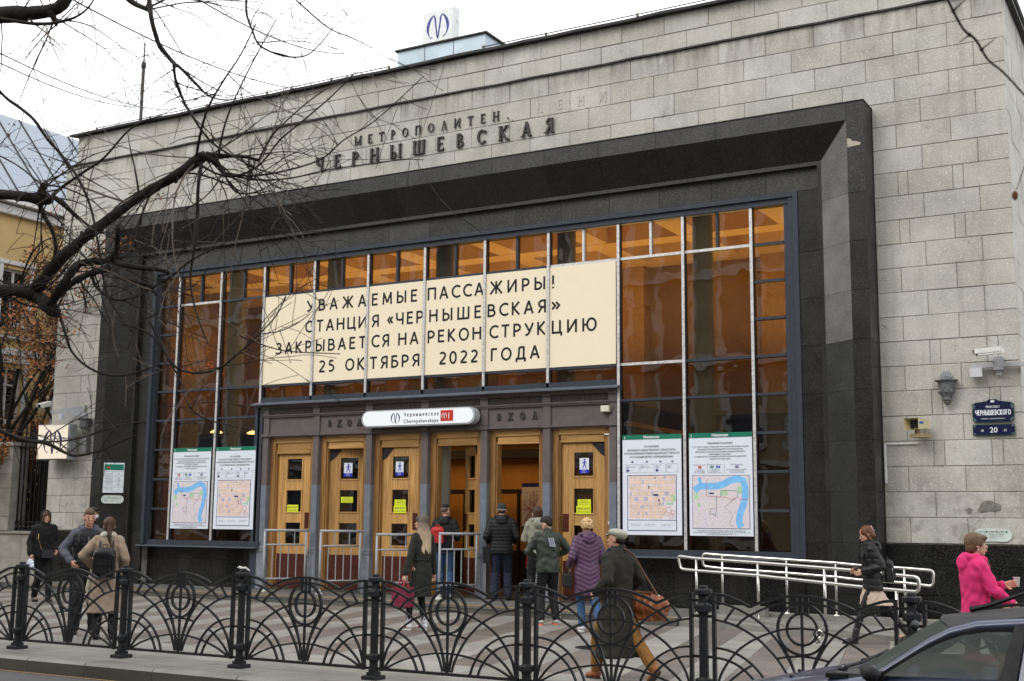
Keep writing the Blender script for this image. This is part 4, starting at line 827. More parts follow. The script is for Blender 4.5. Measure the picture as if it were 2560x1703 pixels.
# vestibule behind the doors: orange panelled wall with a dark lintel
q = MB(); q.box(-18.3, -9.7, 24.6, 24.7, .12, 3.9); q.build('vestibule_wall', M('orange_panels', (.50,.235,.06), .45, var=.12, vs=2), st)
q = MB(); q.box(-18.3, -9.7, 24.2, 24.6, 3.05, 3.25)
for k in range(6):
    x = -17.4+k*1.41; q.box(x-.03, x+.03, 24.5, 24.59, .12, 3.05)
q.build('vestibule_lintel', M('dark_bronze', (.025,.02,.017), .4), st)
for x in (-14.35, -12.95): MB().lathe([(.23,.13),(.22,3.42)], (x+.02, 21.83, 0), 22).build('vestibule_column', LP, st, smooth=True)
q = MB(); q.box(-18.3, -9.7, 21.5, 24.65, 3.46, 3.55); q.build('vestibule_ceiling', LC, st)
for x in (-18.35, -9.75): MB().box(x-.04, x+.04, 21.5, 26.5, .12, 3.9).build('lobby_partition', LD, st)
q = MB()
for x in (-15.6,-14.9,-14.2,-13.5,-12.8,-12.1,-11.4): q.box(x-.03, x+.03, 24.05, 24.12, .12, 2.25)
q.box(-16.2, -10.6, 24.05, 24.12, 2.25, 2.35); q.box(-16.2,-10.6,24.3,24.34,.12,1.0); q.build('inner_door_frames', M('dark_bronze', (.025,.02,.017), .4), st)
mp = thing('network_map', 'tall metro network map poster on a stand inside the open doorway', 'map', (-13.0, 23.75, 1.55))
MB().box(-.24, .24, 0, .02, -.15, .92).build('board', M('map_paper', (.62,.58,.60), .6), mp)
MB().box(-.24, .24, -.003, 0, .84, .92).build('header', NAVY, mp)
q = MB()
for a, b in (((-.18,.1),(.18,.62)),((-.2,.5),(.15,.2)),((-.05,.0),(-.02,.72)),((.08,.05),(.05,.75)),((-.2,.36),(.2,.40))): q.bar((a[0],-.003,a[1]),(b[0],-.003,b[1]),.004,.012,up=(0,1,0))
q.build('route_lines', REDP, mp)
q = MB()
for k in range(30): q.box(-.2+random.random()*.36, -.2+random.random()*.36+.05, -.004, -.002, .0+k*.026, .008+k*.026)
for v_ in range(0): pass
q2 = MB(); rr = random.Random(4)
for k in range(40): x = rr.uniform(-.21,.15); z = rr.uniform(-.08,.78); q2.box(x, x+.05, -.004, -.002, z, z+.008)
q2.build('station_names', INKG, mp)
# yellow advert, hanging lamps
ad = thing('fruit_poster', 'yellow fruit advert hanging inside the left window', 'poster', (-22.48, 23.0, 3.42))
MB().box(-.31, .31, 0, .02, 0, .66).build('board', M('ad_yellow_ground', (.80,.46,.02), .5), ad)
q = MB(); rr = random.Random(2)
for k in range(9): x = rr.uniform(-.2,.2); z = rr.uniform(.06,.56); q.ell((x, -.004, z), (.09,.012,.12), Matrix.Rotation(rr.uniform(-.8,.8), 3, 'Y'))
q.build('fruit', M('lemon_yellow', (.85,.60,.02), .5), ad)
MB().ell((.2,-.006,.6), (.09,.01,.06)).build('leaf', M('ad_leaf', (.10,.22,.03), .5), ad)
MB().box(-.31,.31,-.012,-.002,.56,.61).build('band', BLACK, ad)
LAMPG = glow('lamp_shade_glow', (1.0, .62, .22), 3.5)
for i, (x, y, z, lab) in enumerate(((-22.45, 24.0, 3.86, 'small glowing lamp shade hanging right of the yellow advert'), (-21.2, 24.0, 3.80, 'small glowing lamp shade inside the window left of the portal'), (-15.6, 23.2, 2.85, 'glowing lamp seen through the third door pane'), (-8.9, 25.0, 2.2, 'wide glowing lamp seen low in the right windows'))):
    l = thing('pendant_lamp', lab, 'lamp', (x, y, z), group='lamps glowing inside the lobby')
    MB().lathe([(.02,.09),(.16,.0),(.15,-.02),(.0,-.03)], n=16).build('lamp_shade', LAMPG, l)
    MB().tube([(0,0,.09),(0,0,.6)], .006, 5).build('cord', BLACK, l)
cs = thing('menu_screen', 'small green lit display low in the leftmost window column', 'screen', (-21.95, 22.3, 1.75))
GG = glow('green_digits', (.05,1.,.25), 2.0); q = MB(); rr = random.Random(9)
for k in range(14): x = rr.uniform(0,.15); z = rr.uniform(0,.62); q.box(x, x+rr.uniform(.02,.06), -.004, 0, z, z+.018)
q.build('digits', GG, cs); MB().box(-.03,.24,.001,.04,-.05,.7).build('case', BLACK, cs)
def area(x, y, z, sx, sy, e, col=(1,.50,.16), up=False, name='lobby_light'):
    d = bpy.data.lights.new(name, 'AREA'); d.shape = 'RECTANGLE'; d.size = sx; d.size_y = sy; d.energy = e; d.color = col
    o = bpy.data.objects.new(name, d); COL.objects.link(o); o.location = (x, y, z); o.rotation_euler = (pi if up else 0, 0, 0); return o
area(-14, 24.6, 5.4, 19, 3.0, 300, up=True, col=(1,.66,.24)); area(-14, 25.5, 7.6, 18, 2.5, 40, col=(1,.56,.17)); area(-22.5, 24.5, 7.0, 2.5, 4, 30, col=(1,.55,.17))  # third: unseen fill lamp, added to brighten the left end of the lobby
area(-14, 23.2, 3.42, 7, 1.2, 38, col=(1,.64,.30)); area(-21.5, 24.5, 3.8, 4, 1.5, 10); area(-6.5, 24.5, 3.8, 4, 1.5, 10)

# ================================================================ BANNER
bn = thing('banner', 'long cream closure notice stretched across the middle glazing behind the silver mullions', 'banner', (0, 0, 0))
for i in range(3, 9):
    MB().box(BAY[i]+(.0 if i > 3 else .025), BAY[i+1]-(.0 if i < 8 else .06), 21.149, 21.154, 4.612, 6.603).build('banner_sheet', CREAM, bn)
YT = 21.147
def seg(s, x0, x1, zb, h): sans(s, x0, YT, zb, h, INK, bn, w=x1-x0, th=.165, narrow=1.22)
h1 = .262
for s, a, b in (('У',-17.28,-17.06),('ВАЖА',-16.95,-15.66),('ЕМЫЕ',-15.51,-14.34),('ПАССА',-14.08,-12.72),('ЖИРЫ',-12.57,-11.3),('!',-11.15,-11.10)): seg(s, a, b, 6.18, h1)
for s, a, b in (('С',-17.3,-17.12),('ТАНЦИ',-16.99,-15.63),('Я',-15.5,-15.31),('«ЧЕР',-15.09,-14.18),('НЫШЕ',-14.03,-12.77),('ВСКАЯ',-12.62,-11.28),('»',-11.16,-10.97)): seg(s, a, b, 5.715, h1)
for s, a, b in (('ЗАКР',-18.11,-17.11),('ЫВАЕТ',-16.99,-15.63),('СЯ',-15.49,-15.03),('НА',-14.8,-14.29),('РЕКОН',-14.06,-12.76),('СТРУК',-12.57,-11.29),('ЦИЮ',-11.15,-10.17)): seg(s, a, b, 5.275, h1)
for s, a, b in (('25',-16.89,-16.46),('ОК',-16.17,-15.66),('ТЯБРЯ',-15.52,-14.25),('2022',-13.77,-12.83),('ГОДА',-12.53,-11.42)): seg(s, a, b, 4.81, h1)
# ---- facade lettering
lt = thing('station_name_letters', 'two rows of dark raised serif letters on the stone above the entrance', 'lettering')
word('МЕТРОПОЛИТЕН.', -16.10, -12.18, YS-.012, 9.82, .20, .026, .026, LETTER, lt)
word('ЧЕРНЫШЕВСКАЯ', -17.16, -11.13, YS-.012, 9.375, .305, .048, .04, LETTER, lt)
gh = thing('ghost_letters', 'faint pale outlines of removed letters on the stone right of the upper row', 'lettering')
GHM = M('ghost_letter_stone', (.47,.455,.40), .95)
word('ЛЕНИНА', -11.55, -9.0, YS-.0075, 9.84, .20, .03, .0015, GHM, gh)
for (a, b, lab) in ((-16.6, -15.71, 'raised word over the second door'), (-12.38, -11.47, 'raised word over the fifth door')):
    w_ = thing('entrance_lettering', 'grey '+lab+', left of the lit sign' if a < -15 else 'grey '+lab+', right of the lit sign', 'lettering', group='entrance words on the portal frieze')
    word('ВХОД', a, b, YP+.045, 3.62, .145, .030, .028, M('shaded_portal_letters', (.055,.05,.052), .5), w_)  # portal paint darkened, the shade on the letters put into their colour
# ---- pill shaped station sign
ps = thing('station_sign', 'long rounded white light box with the station name over the middle doors', 'sign', (-14.12, 20.90, 3.72))
def pill(m, w, h, y0, y1, n=14):
    P_ = [((w/2-h/2)+h/2*cos(a), h/2*sin(a)) for a in [rad(-90+180*i/n) for i in range(n+1)]]+[(-(w/2-h/2)+h/2*cos(a), h/2*sin(a)) for a in [rad(90+180*i/n) for i in range(n+1)]]
    m.prism(P_, y0, y1)
SIGNW = glow('lit_sign_face', (.80,.84,.88), .12); q = MB(); pill(q, 2.78, .345, 0, .20); q.build('case', M('sign_case_grey', (.42,.44,.47), .4), ps)
q = MB(); pill(q, 2.70, .295, -.012, .0); q.build('face', SIGNW, ps)
metro_m(.235, NAVY, ps, -.52, -.0125, .0)
sans('Чернышевская', -.315, -.0125, .022, .085, INK, ps, w=.85, th=.15); text('Chernyshevskaya', -.315, -.013, -.110, .075, INK, ps, w=.85, bold=.02)
MB().box(.585, .885, -.016, -.012, -.10, .12).build('line_badge', REDP, ps)
metro_m(.13, WHITE, ps, .675, -.0165, .01, name='badge_emblem'); text('1', .775, -.017, -.055, .13, WHITE, ps)
# ---- rooftop sign and plinth
rb = thing('roof_plinth', 'pale zinc box on the roof carrying the square metro sign', 'roof box', (0, 0, 0))
ZINC = M('pale_zinc', (.42,.50,.56), .5, .3, var=.12, vs=2)
MB().box(-15.32, -13.05, 21.62, 22.7, 11.40, 12.0).build('box', ZINC, rb); MB().box(-15.38, -12.99, 21.57, 22.75, 12.0, 12.035).build('lid', FLASH, rb)
q = MB()
for x in (-14.6, -13.85): q.box(x-.004, x+.004, 21.612, 21.62, 11.42, 12.0)
q.build('seams', FLASH, rb)
rs = thing('roof_sign', 'square white box sign with blue metro emblem standing on the roof', 'sign', (-14.42, 21.85, 12.07), 0)
MB().cbox(-.42, .42, 0, .22, .03, .84, .03).build('case', M('sign_white', (.74,.76,.76), .4), rs)
MB().box(-.40, .40, .03, .2, .0, .03).build('base', M('sign_base', (.40,.42,.38), .5), rs)
metro_m(.62, M('faded_blue', (.055,.065,.25), .5), rs, -.0, -.002, .44)
q = MB(); q.tube([(.42,.1,.55),(.75,.1,-.04)], .004, 5); q.build('stay_wire', BLACK, rs)
# ---- small parapet rail, mast, wires
rl = thing('lightning_rail', 'thin dark wire rail running on short posts along the roof edge', 'rail')
q = MB()
rlp = [(-24.2,12.0)]
for a, b in ((-24.6, -15.4), (-13.0, -2.8)): q.tube([(a, 21.4, 11.60), (b, 21.4, 11.60)], .012, 5)
q.build('wire', FLASH, rl)
for x in (-24.6, -22.7, -20.8, -18.9, -17.0, -15.4, -12.95, -11.45, -9.4, -7.2, -5.0, -2.8):
    MB().box(x-.02, x+.02, 21.38, 21.42, 11.42, 11.62).build('post', M('rusty_post', (.16,.11,.075), .8), rl)
ms = thing('antenna_mast', 'thin grey roof mast with two small side rods at the left end', 'antenna', (-24.75, 23.0, 11.4))
MB().tube([(0,0,0),(0,0,2.45)], .045, 8).build('pole', M('mast_brown', (.08,.07,.062), .7), ms); MB().tube([(0,0,2.45),(0,0,3.1)], .022, 8).build('tip', M('mast_grey', (.16,.17,.18), .6), ms)
MB().lathe([(.06,2.38),(.07,2.45),(.06,2.55)], n=10).build('clamp', FLASH, ms)
q = MB(); q.tube([(0,0,2.5),(-.42,-.1,2.2)], .006, 4); q.tube([(0,0,2.5),(.25,-.1,2.02)], .006, 4); q.build('side_rods', FLASH, ms)
for i, (a, b, lab) in enumerate((((-19.0,-2.0,10.3), (-13.6,21.6,12.6), 'dark overhead wire reaching the roof left of the square sign'), ((-26.0,-2.0,10.4), (-17.0,21.6,11.7), 'dark overhead wire crossing the middle of the sky'),
        ((-40.,4.,16.), (-21.2,21.6,11.5), 'upper of the two thin wires at the far left of the sky'), ((-40.,4.,15.4), (-22.2,21.6,11.45), 'lower of the two thin wires at the far left of the sky'))):
    pts = []
    A_, B_ = Vector(WIRES[i][0]), Vector(WIRES[i][1])
    for k in range(13): t = k/12; p = A_.lerp(B_, t); p.z -= 4*.25*t*(1-t); pts.append(p)
    tag(MB().tube(pts, .011 if i < 2 else .009, 4).build('overhead_wire', BLACK), lab, 'wire', 'wires strung across the sky')

# ================================================================ POSTERS
def lines(root, rows, mat, x0, x1, y=-.0062):
    """rows of tiny print given as real words"""
    for (s, xc, z, h, w, al) in rows: text(s, xc, y, z, h, mat, root, w=w, align=al, name='print_line', res=1, bold=.012)
def map_river(root, x0, x1, z0, z1):
    W_, H_ = x1-x0, z1-z0; P_ = lambda u, v: (x0+u*W_, z0+v*H_)
    MB().box(x0-.008, x1+.008, -.0045, -.003, z0-.008, z1+.008).build('map_border', NAVY, root)
    MB().box(x0, x1, -.006, -.004, z0, z1).build('map_ground', MAPG, root)
    def band(pts, w, mat, nm, y):
        Q = [P_(*p) for p in pts]; n = len(Q); vs = []
        for i, p in enumerate(Q):
            a, b = Vector(Q[max(i-1, 0)]), Vector(Q[min(i+1, n-1)]); t_ = (b-a).normalized(); vs += [(p[0]-t_.y*w/2, y, p[1]+t_.x*w/2), (p[0]+t_.y*w/2, y, p[1]-t_.x*w/2)]
        q = MB(); q.add(vs, [(2*i, 2*i+2, 2*i+3, 2*i+1) for i in range(n-1)]); return q.build(nm, mat, root)
    riv = [(.03,.72),(.14,.80),(.28,.80),(.42,.80),(.56,.84),(.68,.91),(.80,.94),(.90,.90),(.93,.78),(.93,.62),(.91,.48),(.86,.34),(.82,.20),(.82,.1),(.86,.03)]
    band(riv, W_*.115, MAPB, 'map_river', -.0068); band([(.12,.97),(.14,.86),(.17,.80)], W_*.06, MAPB, 'map_river', -.0066)
    gq = MB()
    for (u, v, a, b) in ((.50,.62,.12,.09),(.80,.66,.09,.14),(.03,.55,.07,.13),(.08,.40,.06,.08)): gq.box(*P_(u, v)[:1], P_(u+a, v)[0], -.0065, -.006, P_(u, v)[1], P_(u, v+b)[1])
    gq.build('map_park', MAPP, root)
    band([(.26,.92),(.25,.61),(.42,.60),(.60,.59),(.72,.53),(.80,.60),(.84,.55),(.98,.54)], W_*.007, REDP, 'map_route', -.0074)
    band([(.50,.60),(.50,.72),(.79,.71),(.80,.60)], W_*.008, GREENP, 'map_route', -.0075)
    band([(.42,.60),(.42,.38),(.32,.37),(.31,.27),(.40,.25),(.43,.37)], W_*.010, GREYR, 'map_route', -.0076)
    band([(.76,.58),(.57,.40),(.70,.28),(.70,.22),(.64,.09),(.72,.04)], W_*.006, GREYR, 'map_route', -.0076)
    MB().box(P_(.30,.65)[0], P_(.38,.65)[0], -.008, -.0072, P_(.3,.65)[1], P_(.3,.68)[1]).build('map_flag', NAVY, root)
    rr = random.Random(5); q = MB(); q2 = MB()
    for k in range(150):
        u, v = rr.random()*.93, rr.random()*.7; s = W_*rr.uniform(.008,.028); a = P_(u, v); (q if k % 2 else q2).box(a[0], a[0]+s, -.0063, -.006, a[1], a[1]+s*rr.uniform(.3,.9))
    q.build('map_blocks', MAPV, root, kind='stuff'); q2.build('map_streets', MAPY, root, kind='stuff')
def map_blocks(root, x0, x1, z0, z1):
    W_, H_ = x1-x0, z1-z0; P_ = lambda u, v: (x0+u*W_, z0+v*H_)
    MB().box(x0-.012, x1+.012, -.0045, -.003, z0-.20, z1+.012).build('map_border', NAVY, root)
    MB().box(x0, x1, -.0055, -.004, z0-.188, z0-.012).build('legend_panel', PAPER, root); MB().box(x0, x1, -.006, -.004, z0, z1).build('map_ground', MAPW, root)
    rr = random.Random(8); q = MB(); e = MB(); gq = MB(); vq = MB()
    rows = [(.925,.99),(.80,.90),(.665,.77),(.54,.64),(.42,.52),(.325,.40),(.255,.315),(.19,.245),(.12,.18),(.04,.11)]
    for z_a, z_b in rows:
        u = .04
        while u < .97:
            if .50 < u < .53: u = .535
            w = rr.uniform(.035, .09); w = min(w, .975-u)
            if w < .02: break
            t = rr.random(); m = vq if t < .12 else q
            if z_a < .4 and u > .74: break
            a = P_(u, z_a); b = P_(u+w, z_b); e.box(a[0], b[0], -.0064, -.006, a[1], b[1]); m.box(a[0]+.004, b[0]-.004, -.0068, -.006, a[1]+.006, b[1]-.006); u += w+.018
    for (cx, cz, r_) in ((.86,.22,.055),(.93,.17,.04),(.80,.14,.04),(.90,.09,.045)):
        c = P_(cx, cz); e.ring((c[0], -.0062, c[1]), r_*W_, .005, 14, 4)
    gq.box(*(P_(.80,.34)[0], P_(.95,.34)[0]), -.0066, -.006, P_(0,.34)[1], P_(0,.39)[1]); gq.box(P_(.90,.42)[0], P_(.985,.42)[0], -.0066, -.006, P_(0,.41)[1], P_(0,.56)[1]); gq.box(P_(.06,.70)[0], P_(.10,.7)[0], -.007, -.006, P_(0,.70)[1], P_(0,.74)[1])
    for m, mt, nm in ((e, MAPO, 'map_block_edges'), (q, MAPC, 'map_blocks'), (vq, MAPL, 'map_yards'), (gq, MAPP, 'map_park')): m.build(nm, mt, root, kind='stuff')
    MB().box(P_(.535,.56)[0], P_(.64,.56)[0], -.008, -.007, P_(0,.54)[1], P_(0,.58)[1]).build('map_flag', NAVY, root)
    q = MB()
    for (u, v) in ((.56,.93),(.43,.74),(.43,.70),(.64,.44),(.64,.40),(.65,.34)): a = P_(u, v); q.box(a[0], a[0]+.022, -.0075, -.006, a[1], a[1]+.026)
    q.build('map_stops', INK, root, kind='stuff')
MAPG = M('map_lilac_ground', (.68,.62,.66), .6, var=.12, vs=30, bmp=0); MAPB = M('map_water', (.20,.50,.85), .6, bmp=0); MAPP = M('map_green', (.40,.62,.38), .6, bmp=0)
GREYR = M('map_route_grey', (.10,.16,.15), .6, bmp=0); MAPV = M('map_violet', (.50,.50,.72), .6, bmp=0); MAPY = M('map_sand', (.74,.60,.42), .6, bmp=0)
MAPW = M('map_white', (.70,.68,.74), .6, bmp=0); MAPO = M('map_orange', (.66,.34,.20), .6, bmp=0); MAPC = M('map_peach', (.76,.60,.48), .6, bmp=0); MAPL = M('map_grey_lilac', (.42,.44,.56), .6, bmp=0)
def poster(x0, x1, kind, lab):
    p = thing('information_poster', lab, 'poster', (x0, 21.105, 1.41), group='information posters on the windows'); w = x1-x0; H = 1.835
    MB().box(0, w, 0, .012, 0, H).build('sheet', PAPER, p); MB().box(0, w, -.003, 0, H-.088, H).build('header', GREENP, p)
    sans('Информация', w/2, -.0034, H-.066, .050, WHITE, p, align='c', th=.16); text('i', .045, -.0045, H-.075, .06, WHITE, p, bold=.02)
    c = w/2
    if kind == 'stops':
        rows = [('ОСТАНОВКИ', c, 1.60, .034, None, 'c'), ('НАЗЕМНОГО ОБЩЕСТВЕННОГО ТРАНСПОРТА,', c, 1.535, .034, .97, 'c'), ('РАСПОЛОЖЕННЫЕ В ПЕШЕХОДНОЙ ДОСТУПНОСТИ', c, 1.475, .034, 1.09, 'c'), ('ОТ СТАНЦИИ МЕТРО «ЧЕРНЫШЕВСКАЯ»', c, 1.41, .034, .86, 'c')]
        lines(p, rows, INKG, 0, w)
        for k, (bx, bw, t1, t2, tr_) in enumerate(((.065,.27,'21, 22, 46, 105,','136, 136М, 290','15, 33'),(.355,.27,'21, 22, 105,','136, 136М, 169А',None),(.65,.22,'290',None,'15, 33'),(.885,.22,'46',None,None))):
            q = MB(); f = .004
            for (a, b, c0, c1) in ((bx, bx+bw, 1.14, 1.14+f), (bx, bx+bw, 1.295-f, 1.295), (bx, bx+f, 1.14, 1.295), (bx+bw-f, bx+bw, 1.14, 1.295)): q.box(a, b, -.004, -.0, c0, c1)
            q.build('stop_box', MAPL, p); q = MB(); q.ell((bx+bw/2, -.002, 1.335), (.02,.003,.02), n=12); q.build('stop_number_disc', NAVY, p)
            text(str(k+1), bx+bw/2, -.0065, 1.323, .024, WHITE, p, align='c', name='stop_number', res=1)
            q = MB(); q.box(bx+.02, bx+.065, -.003, 0, 1.22, 1.265); q.build('stop_icon', INKG, p); q = MB(); q.box(bx+.025, bx+.06, -.0045, -.002, 1.225, 1.26); q.build('stop_icon_face', PAPER, p); text('А', bx+.0425, -.006, 1.228, .026, INKG, p, align='c', name='icon_letter', res=1)
            text(t1, bx+.08, -.005, 1.248, .015, INKG, p, name='route_numbers', res=1)
            if t2: text(t2, bx+.08, -.005, 1.222, .015, INKG, p, name='route_numbers', res=1)
            if tr_: MB().box(bx+.02, bx+.065, -.003, 0, 1.155, 1.198).build('tram_icon', NAVY, p); text(tr_, bx+.08, -.005, 1.168, .015, INKG, p, name='route_numbers', res=1)
        map_blocks(p, .11, w-.11, .275, 1.08)
        for k, (bx, a, b_) in enumerate(((.17,'вход в вестибюль станции','станции «Чернышевская»'),(.44,'путь к остановкам наземного','общественного транспорта'),(.76,'направление движения наземного','общественного транспорта'))):
            text(a, bx, -.0062, .19, .011, INKG, p, name='legend_line', res=1); text(b_, bx, -.0062, .165, .011, INKG, p, name='legend_line', res=1)
    else:
        rows = [('Уважаемые пассажиры!', c, 1.635, .036, .48, 'c'), ('С 25.10.2022 станция «Чернышевская» закрыта для входа и выхода', c, 1.575, .025, 1.06, 'c'), ('пассажиров для проведения работ по реконструкции.', c, 1.53, .025, .86, 'c'), ('Для перевозки пассажиров изменено движение наземного', c, 1.485, .025, .93, 'c'), ('общественного транспорта.', c, 1.44, .025, .43, 'c'), ('С подробной информацией Вы можете ознакомиться на сайте', c, 1.40, .025, .98, 'c'), ('Комитета по транспорту.', c, 1.355, .025, .38, 'c'),
                ('Транспортное обслуживание в районе станции метро «Чернышевская»', c, .085, .018, .90, 'c'), ('осуществляется 8 автобусными маршрутами №№ 21, 22, 46, 105, 136, 136М, 290, 169А', c, .055, .018, 1.06, 'c'), ('и 2 троллейбусными маршрутами №№ 15, 33.', c, .025, .018, .56, 'c')]
        lines(p, rows, INKG, 0, w)
        for (xc, a, col, num, b_, c_, d_) in ((.20,'Маршрут автобуса',REDP,'21','продлевается','до станции метро','«Площадь Ленина»'),(.49,'Маршруты автобусов',GREENP,'136','продлеваются','до станции метро','«Площадь Восстания»'),(.90,'Организован новый',M('print_violet',(.09,.04,.25),.5,bmp=0),'136М','курсирующий между станциями','метро «Чернышевская»','и «Площадь Восстания»')):
            text(a, xc, -.0062, 1.255, .018, INKG, p, align='c', name='print_line', res=1)
            dx = -.06 if num == '136' else 0
            MB().box(xc-.03+dx, xc+.035+dx, -.004, 0, 1.20, 1.242).build('route_badge', col, p); text(num, xc+.002+dx, -.0062, 1.21, .022, WHITE, p, align='c', name='route_number', res=1)
            if num == '136': MB().box(xc+.02, xc+.10, -.004, 0, 1.20, 1.242).build('route_badge', BLUEP, p); text('169А', xc+.06, -.0062, 1.21, .022, WHITE, p, align='c', name='route_number', res=1)
            for j, s_ in enumerate((b_, c_, d_)): text(s_, xc, -.0062, 1.168-.027*j, .017, INKG, p, align='c', name='print_line', res=1)
        q = MB(); q.box(.352,.355,-.003,0,1.10,1.29); q.box(.668,.671,-.003,0,1.10,1.29); q.build('divider', INKG, p)
        map_river(p, .065, w-.065, .135, 1.065)
poster(-21.03, -19.87, 'river', 'information poster with a river map, leftmost of the four on the windows')
poster(-19.72, -18.55, 'stops', 'information poster with an orange street map, left of the doors')
poster(-9.62, -8.45, 'stops', 'information poster with an orange street map, right of the last oak door')
poster(-8.30, -7.115, 'river', 'information poster with a river map, rightmost of the four on the windows')
# ---- door stickers
STK = {'n': 0}
def walk_sticker(x, y, z, lab, parent_rot=None):
    s = thing('entrance_sticker', lab, 'sticker', (x, y, z), group='walking figure stickers on the door panes')
    MB().box(-.10,.10,0,.003,0,.29).build('sheet', PAPER, s); MB().box(-.10,.10,-.002,0,0,.07).build('band', M('sticker_blue', (.03,.04,.45), .5, bmp=0), s)
    q = MB(); B = (.0,)
    q.ell((.005,-.002,.255), (.017,.002,.018), n=10); q.prism([(-.012,.165),(.018,.165),(.02,.232),(-.012,.232)], -.003, 0)
    for a, b, w_ in (((.0,.17),(-.035,.09),.016),((.01,.17),(.03,.13),.016),((.03,.13),(.045,.085),.013),((-.005,.225),(-.04,.185),.011),((.015,.225),(.05,.19),.011)):
        q.bar((a[0],-.002,a[1]),(b[0],-.002,b[1]),.002,w_,up=(0,1,0)) if False else q.prism(_st(a, b, w_), -.003, 0)
    q.build('walking_figure', M('sticker_blue', (.03,.04,.45), .5, bmp=0), s)
    text('Вход', 0, -.0035, .038, .022, WHITE, s, align='c', res=1); text('Entrance', 0, -.0035, .010, .017, WHITE, s, align='c', res=1)
    return s
def _st(a, b, w):
    d = Vector((b[0]-a[0], b[1]-a[1])); d.normalize(); n = Vector((-d.y, d.x))*w/2
    return [(a[0]+n.x, a[1]+n.y), (a[0]-n.x, a[1]-n.y), (b[0]-n.x, b[1]-n.y), (b[0]+n.x, b[1]+n.y)]
def note(x, y, z, closed, lab):
    s = thing('notice_sticker', lab, 'sticker', (x, y, z), group='yellow notices on the door panes')
    if closed:
        MB().box(-.155,.155,0,.003,0,.155).build('sheet', YELL, s); text('Дверь закрыта', 0, -.002, .09, .036, INKG, s, w=.26, align='c'); text('The door is closed', 0, -.002, .03, .03, INKG, s, w=.26, align='c')
    else:
        MB().box(-.14,.14,0,.003,0,.125).build('sheet', YELL, s); text('Пожалуйста,', 0, -.002, .088, .02, INKG, s, w=.14, align='c', res=1); text('придержите дверь', 0, -.002, .055, .02, INKG, s, w=.22, align='c', res=1); text('Please, hold the door', 0, -.002, .02, .016, INKG, s, w=.21, align='c', res=1)
    return s
def dx(i): return (CX[i]+CX[i+1])/2
note(dx(0)-.02, YD-.014, 1.80, True, 'yellow notice on the middle pane of the far left door')
s_ = walk_sticker(dx(1)-.03, YD+.06, 2.56, 'blue and white walking figure sticker on the door standing ajar'); s_.rotation_euler = (0,0,rad(13)); s_.location.y = YD+.09
s_ = note(dx(1)-.04, YD+.09, 2.0, False, 'small yellow notice on the door standing ajar'); s_.rotation_euler = (0,0,rad(13))
walk_sticker(dx(2)-.03, YD-.014, 2.56, 'blue and white walking figure sticker on the closed door left of the open ones')
note(dx(2)-.0, YD-.014, 1.94, False, 'small yellow notice above another, on the closed door left of the open ones'); note(dx(2), YD-.018, 1.785, True, 'larger yellow notice below another, on the closed door left of the open ones')
walk_sticker(dx(5)+.02, YD-.014, 2.56, 'blue and white walking figure sticker on the far right door')
note(dx(5)+.02, YD-.014, 1.94, False, 'small yellow notice above another, on the far right door'); note(dx(5)+.01, YD-.018, 1.785, True, 'larger yellow notice below another, on the far right door')
# ---- cable duct beside the last door, small sensor box above it
cd_ = thing('cable_duct', 'thin white cable duct running down beside the far right door', 'duct')
MB().box(-9.955, -9.925, 21.22, 21.245, 1.65, 3.30).build('duct', WHITE, cd_); MB().box(-10.05, -9.957, 21.22, 21.245, 3.275, 3.30).build('duct', WHITE, cd_); MB().box(-9.97, -9.91, 21.21, 21.245, 1.6, 1.65).build('end_box', WHITE, cd_)
sn = thing('sensor_box', 'small cream sensor box at the right end of the portal frieze', 'sensor', (-9.98, 21.08, 3.70))
MB().cbox(-.085,.085,0,.10,-.0,.12,.01).build('box', M('cream_plastic', (.66,.64,.50), .5), sn); MB().tube([(0,.03,0),(.02,.03,-.05),(.1,.06,-.04),(.2,.08,.16)], .006, 5).build('cable', BLACK, sn)

# ================================================================ THINGS ON THE STONE WALLS
# street name plate
SGN = M('enamel_navy', (.010,.013,.045), .3, bmp=0); SGB = M('sign_green_rim', (.012,.045,.035), .4, bmp=0); SGW = M('enamel_white', (.72,.74,.78), .4, bmp=0)
sp = thing('street_sign', 'dark blue street name plate with scrolled top on the stone wall', 'sign', (-3.08, YS-.04, 3.29))
def plate(k, dy):
    P_ = [(-.315*k,.03),(-.29*k,.0),(.29*k,.0),(.315*k,.03),(.315*k,.26),(.325*k,.285),(.27*k,.318),(.12,.338),(.085,.345),(.06,.368),(-.06,.368),(-.085,.345),(-.12,.338),(-.27*k,.318),(-.325*k,.285),(-.315*k,.26)]
    return P_
MB().prism(plate(1,0), 0, .015).build('rim', SGB, sp)
MB().prism([(x*.965, .008+z*.965) for x, z in plate(1,0)], -.003, 0).build('plate', SGN, sp)
sans('ПРОСПЕКТ', 0, -.0035, .228, .036, SGW, sp, w=.21, align='c', th=.15); sans('ЧЕРНЫШЕВСКОГО', 0, -.0035, .112, .085, SGW, sp, w=.54, align='c', th=.15); text('PROSPEKT CHERNYSHEVSKOGO', 0, -.0045, .045, .020, SGW, sp, w=.36, align='c')
q = MB()
for sx in (-1, 1):
    for (x, z) in ((.29,.27),(.295,.235),(.295,.06),(.275,.03)): q.ring((sx*x, -.004, z), .014, .0025, 12, 4)
q.build('scrolls', M('sign_scroll', (.30,.42,.40), .5, bmp=0), sp)
q = MB(); [q.box(x-.009, x+.009, -.006, -.003, .325, .352) for x in (-.02, 0, .02)]; q.box(-.028,.028,-.006,-.003,.317,.325); q.build('crest', SGW, sp)
hn = thing('house_number_sign', 'dark blue house number plate below the street name', 'sign', (-3.08, YS-.04, 3.075))
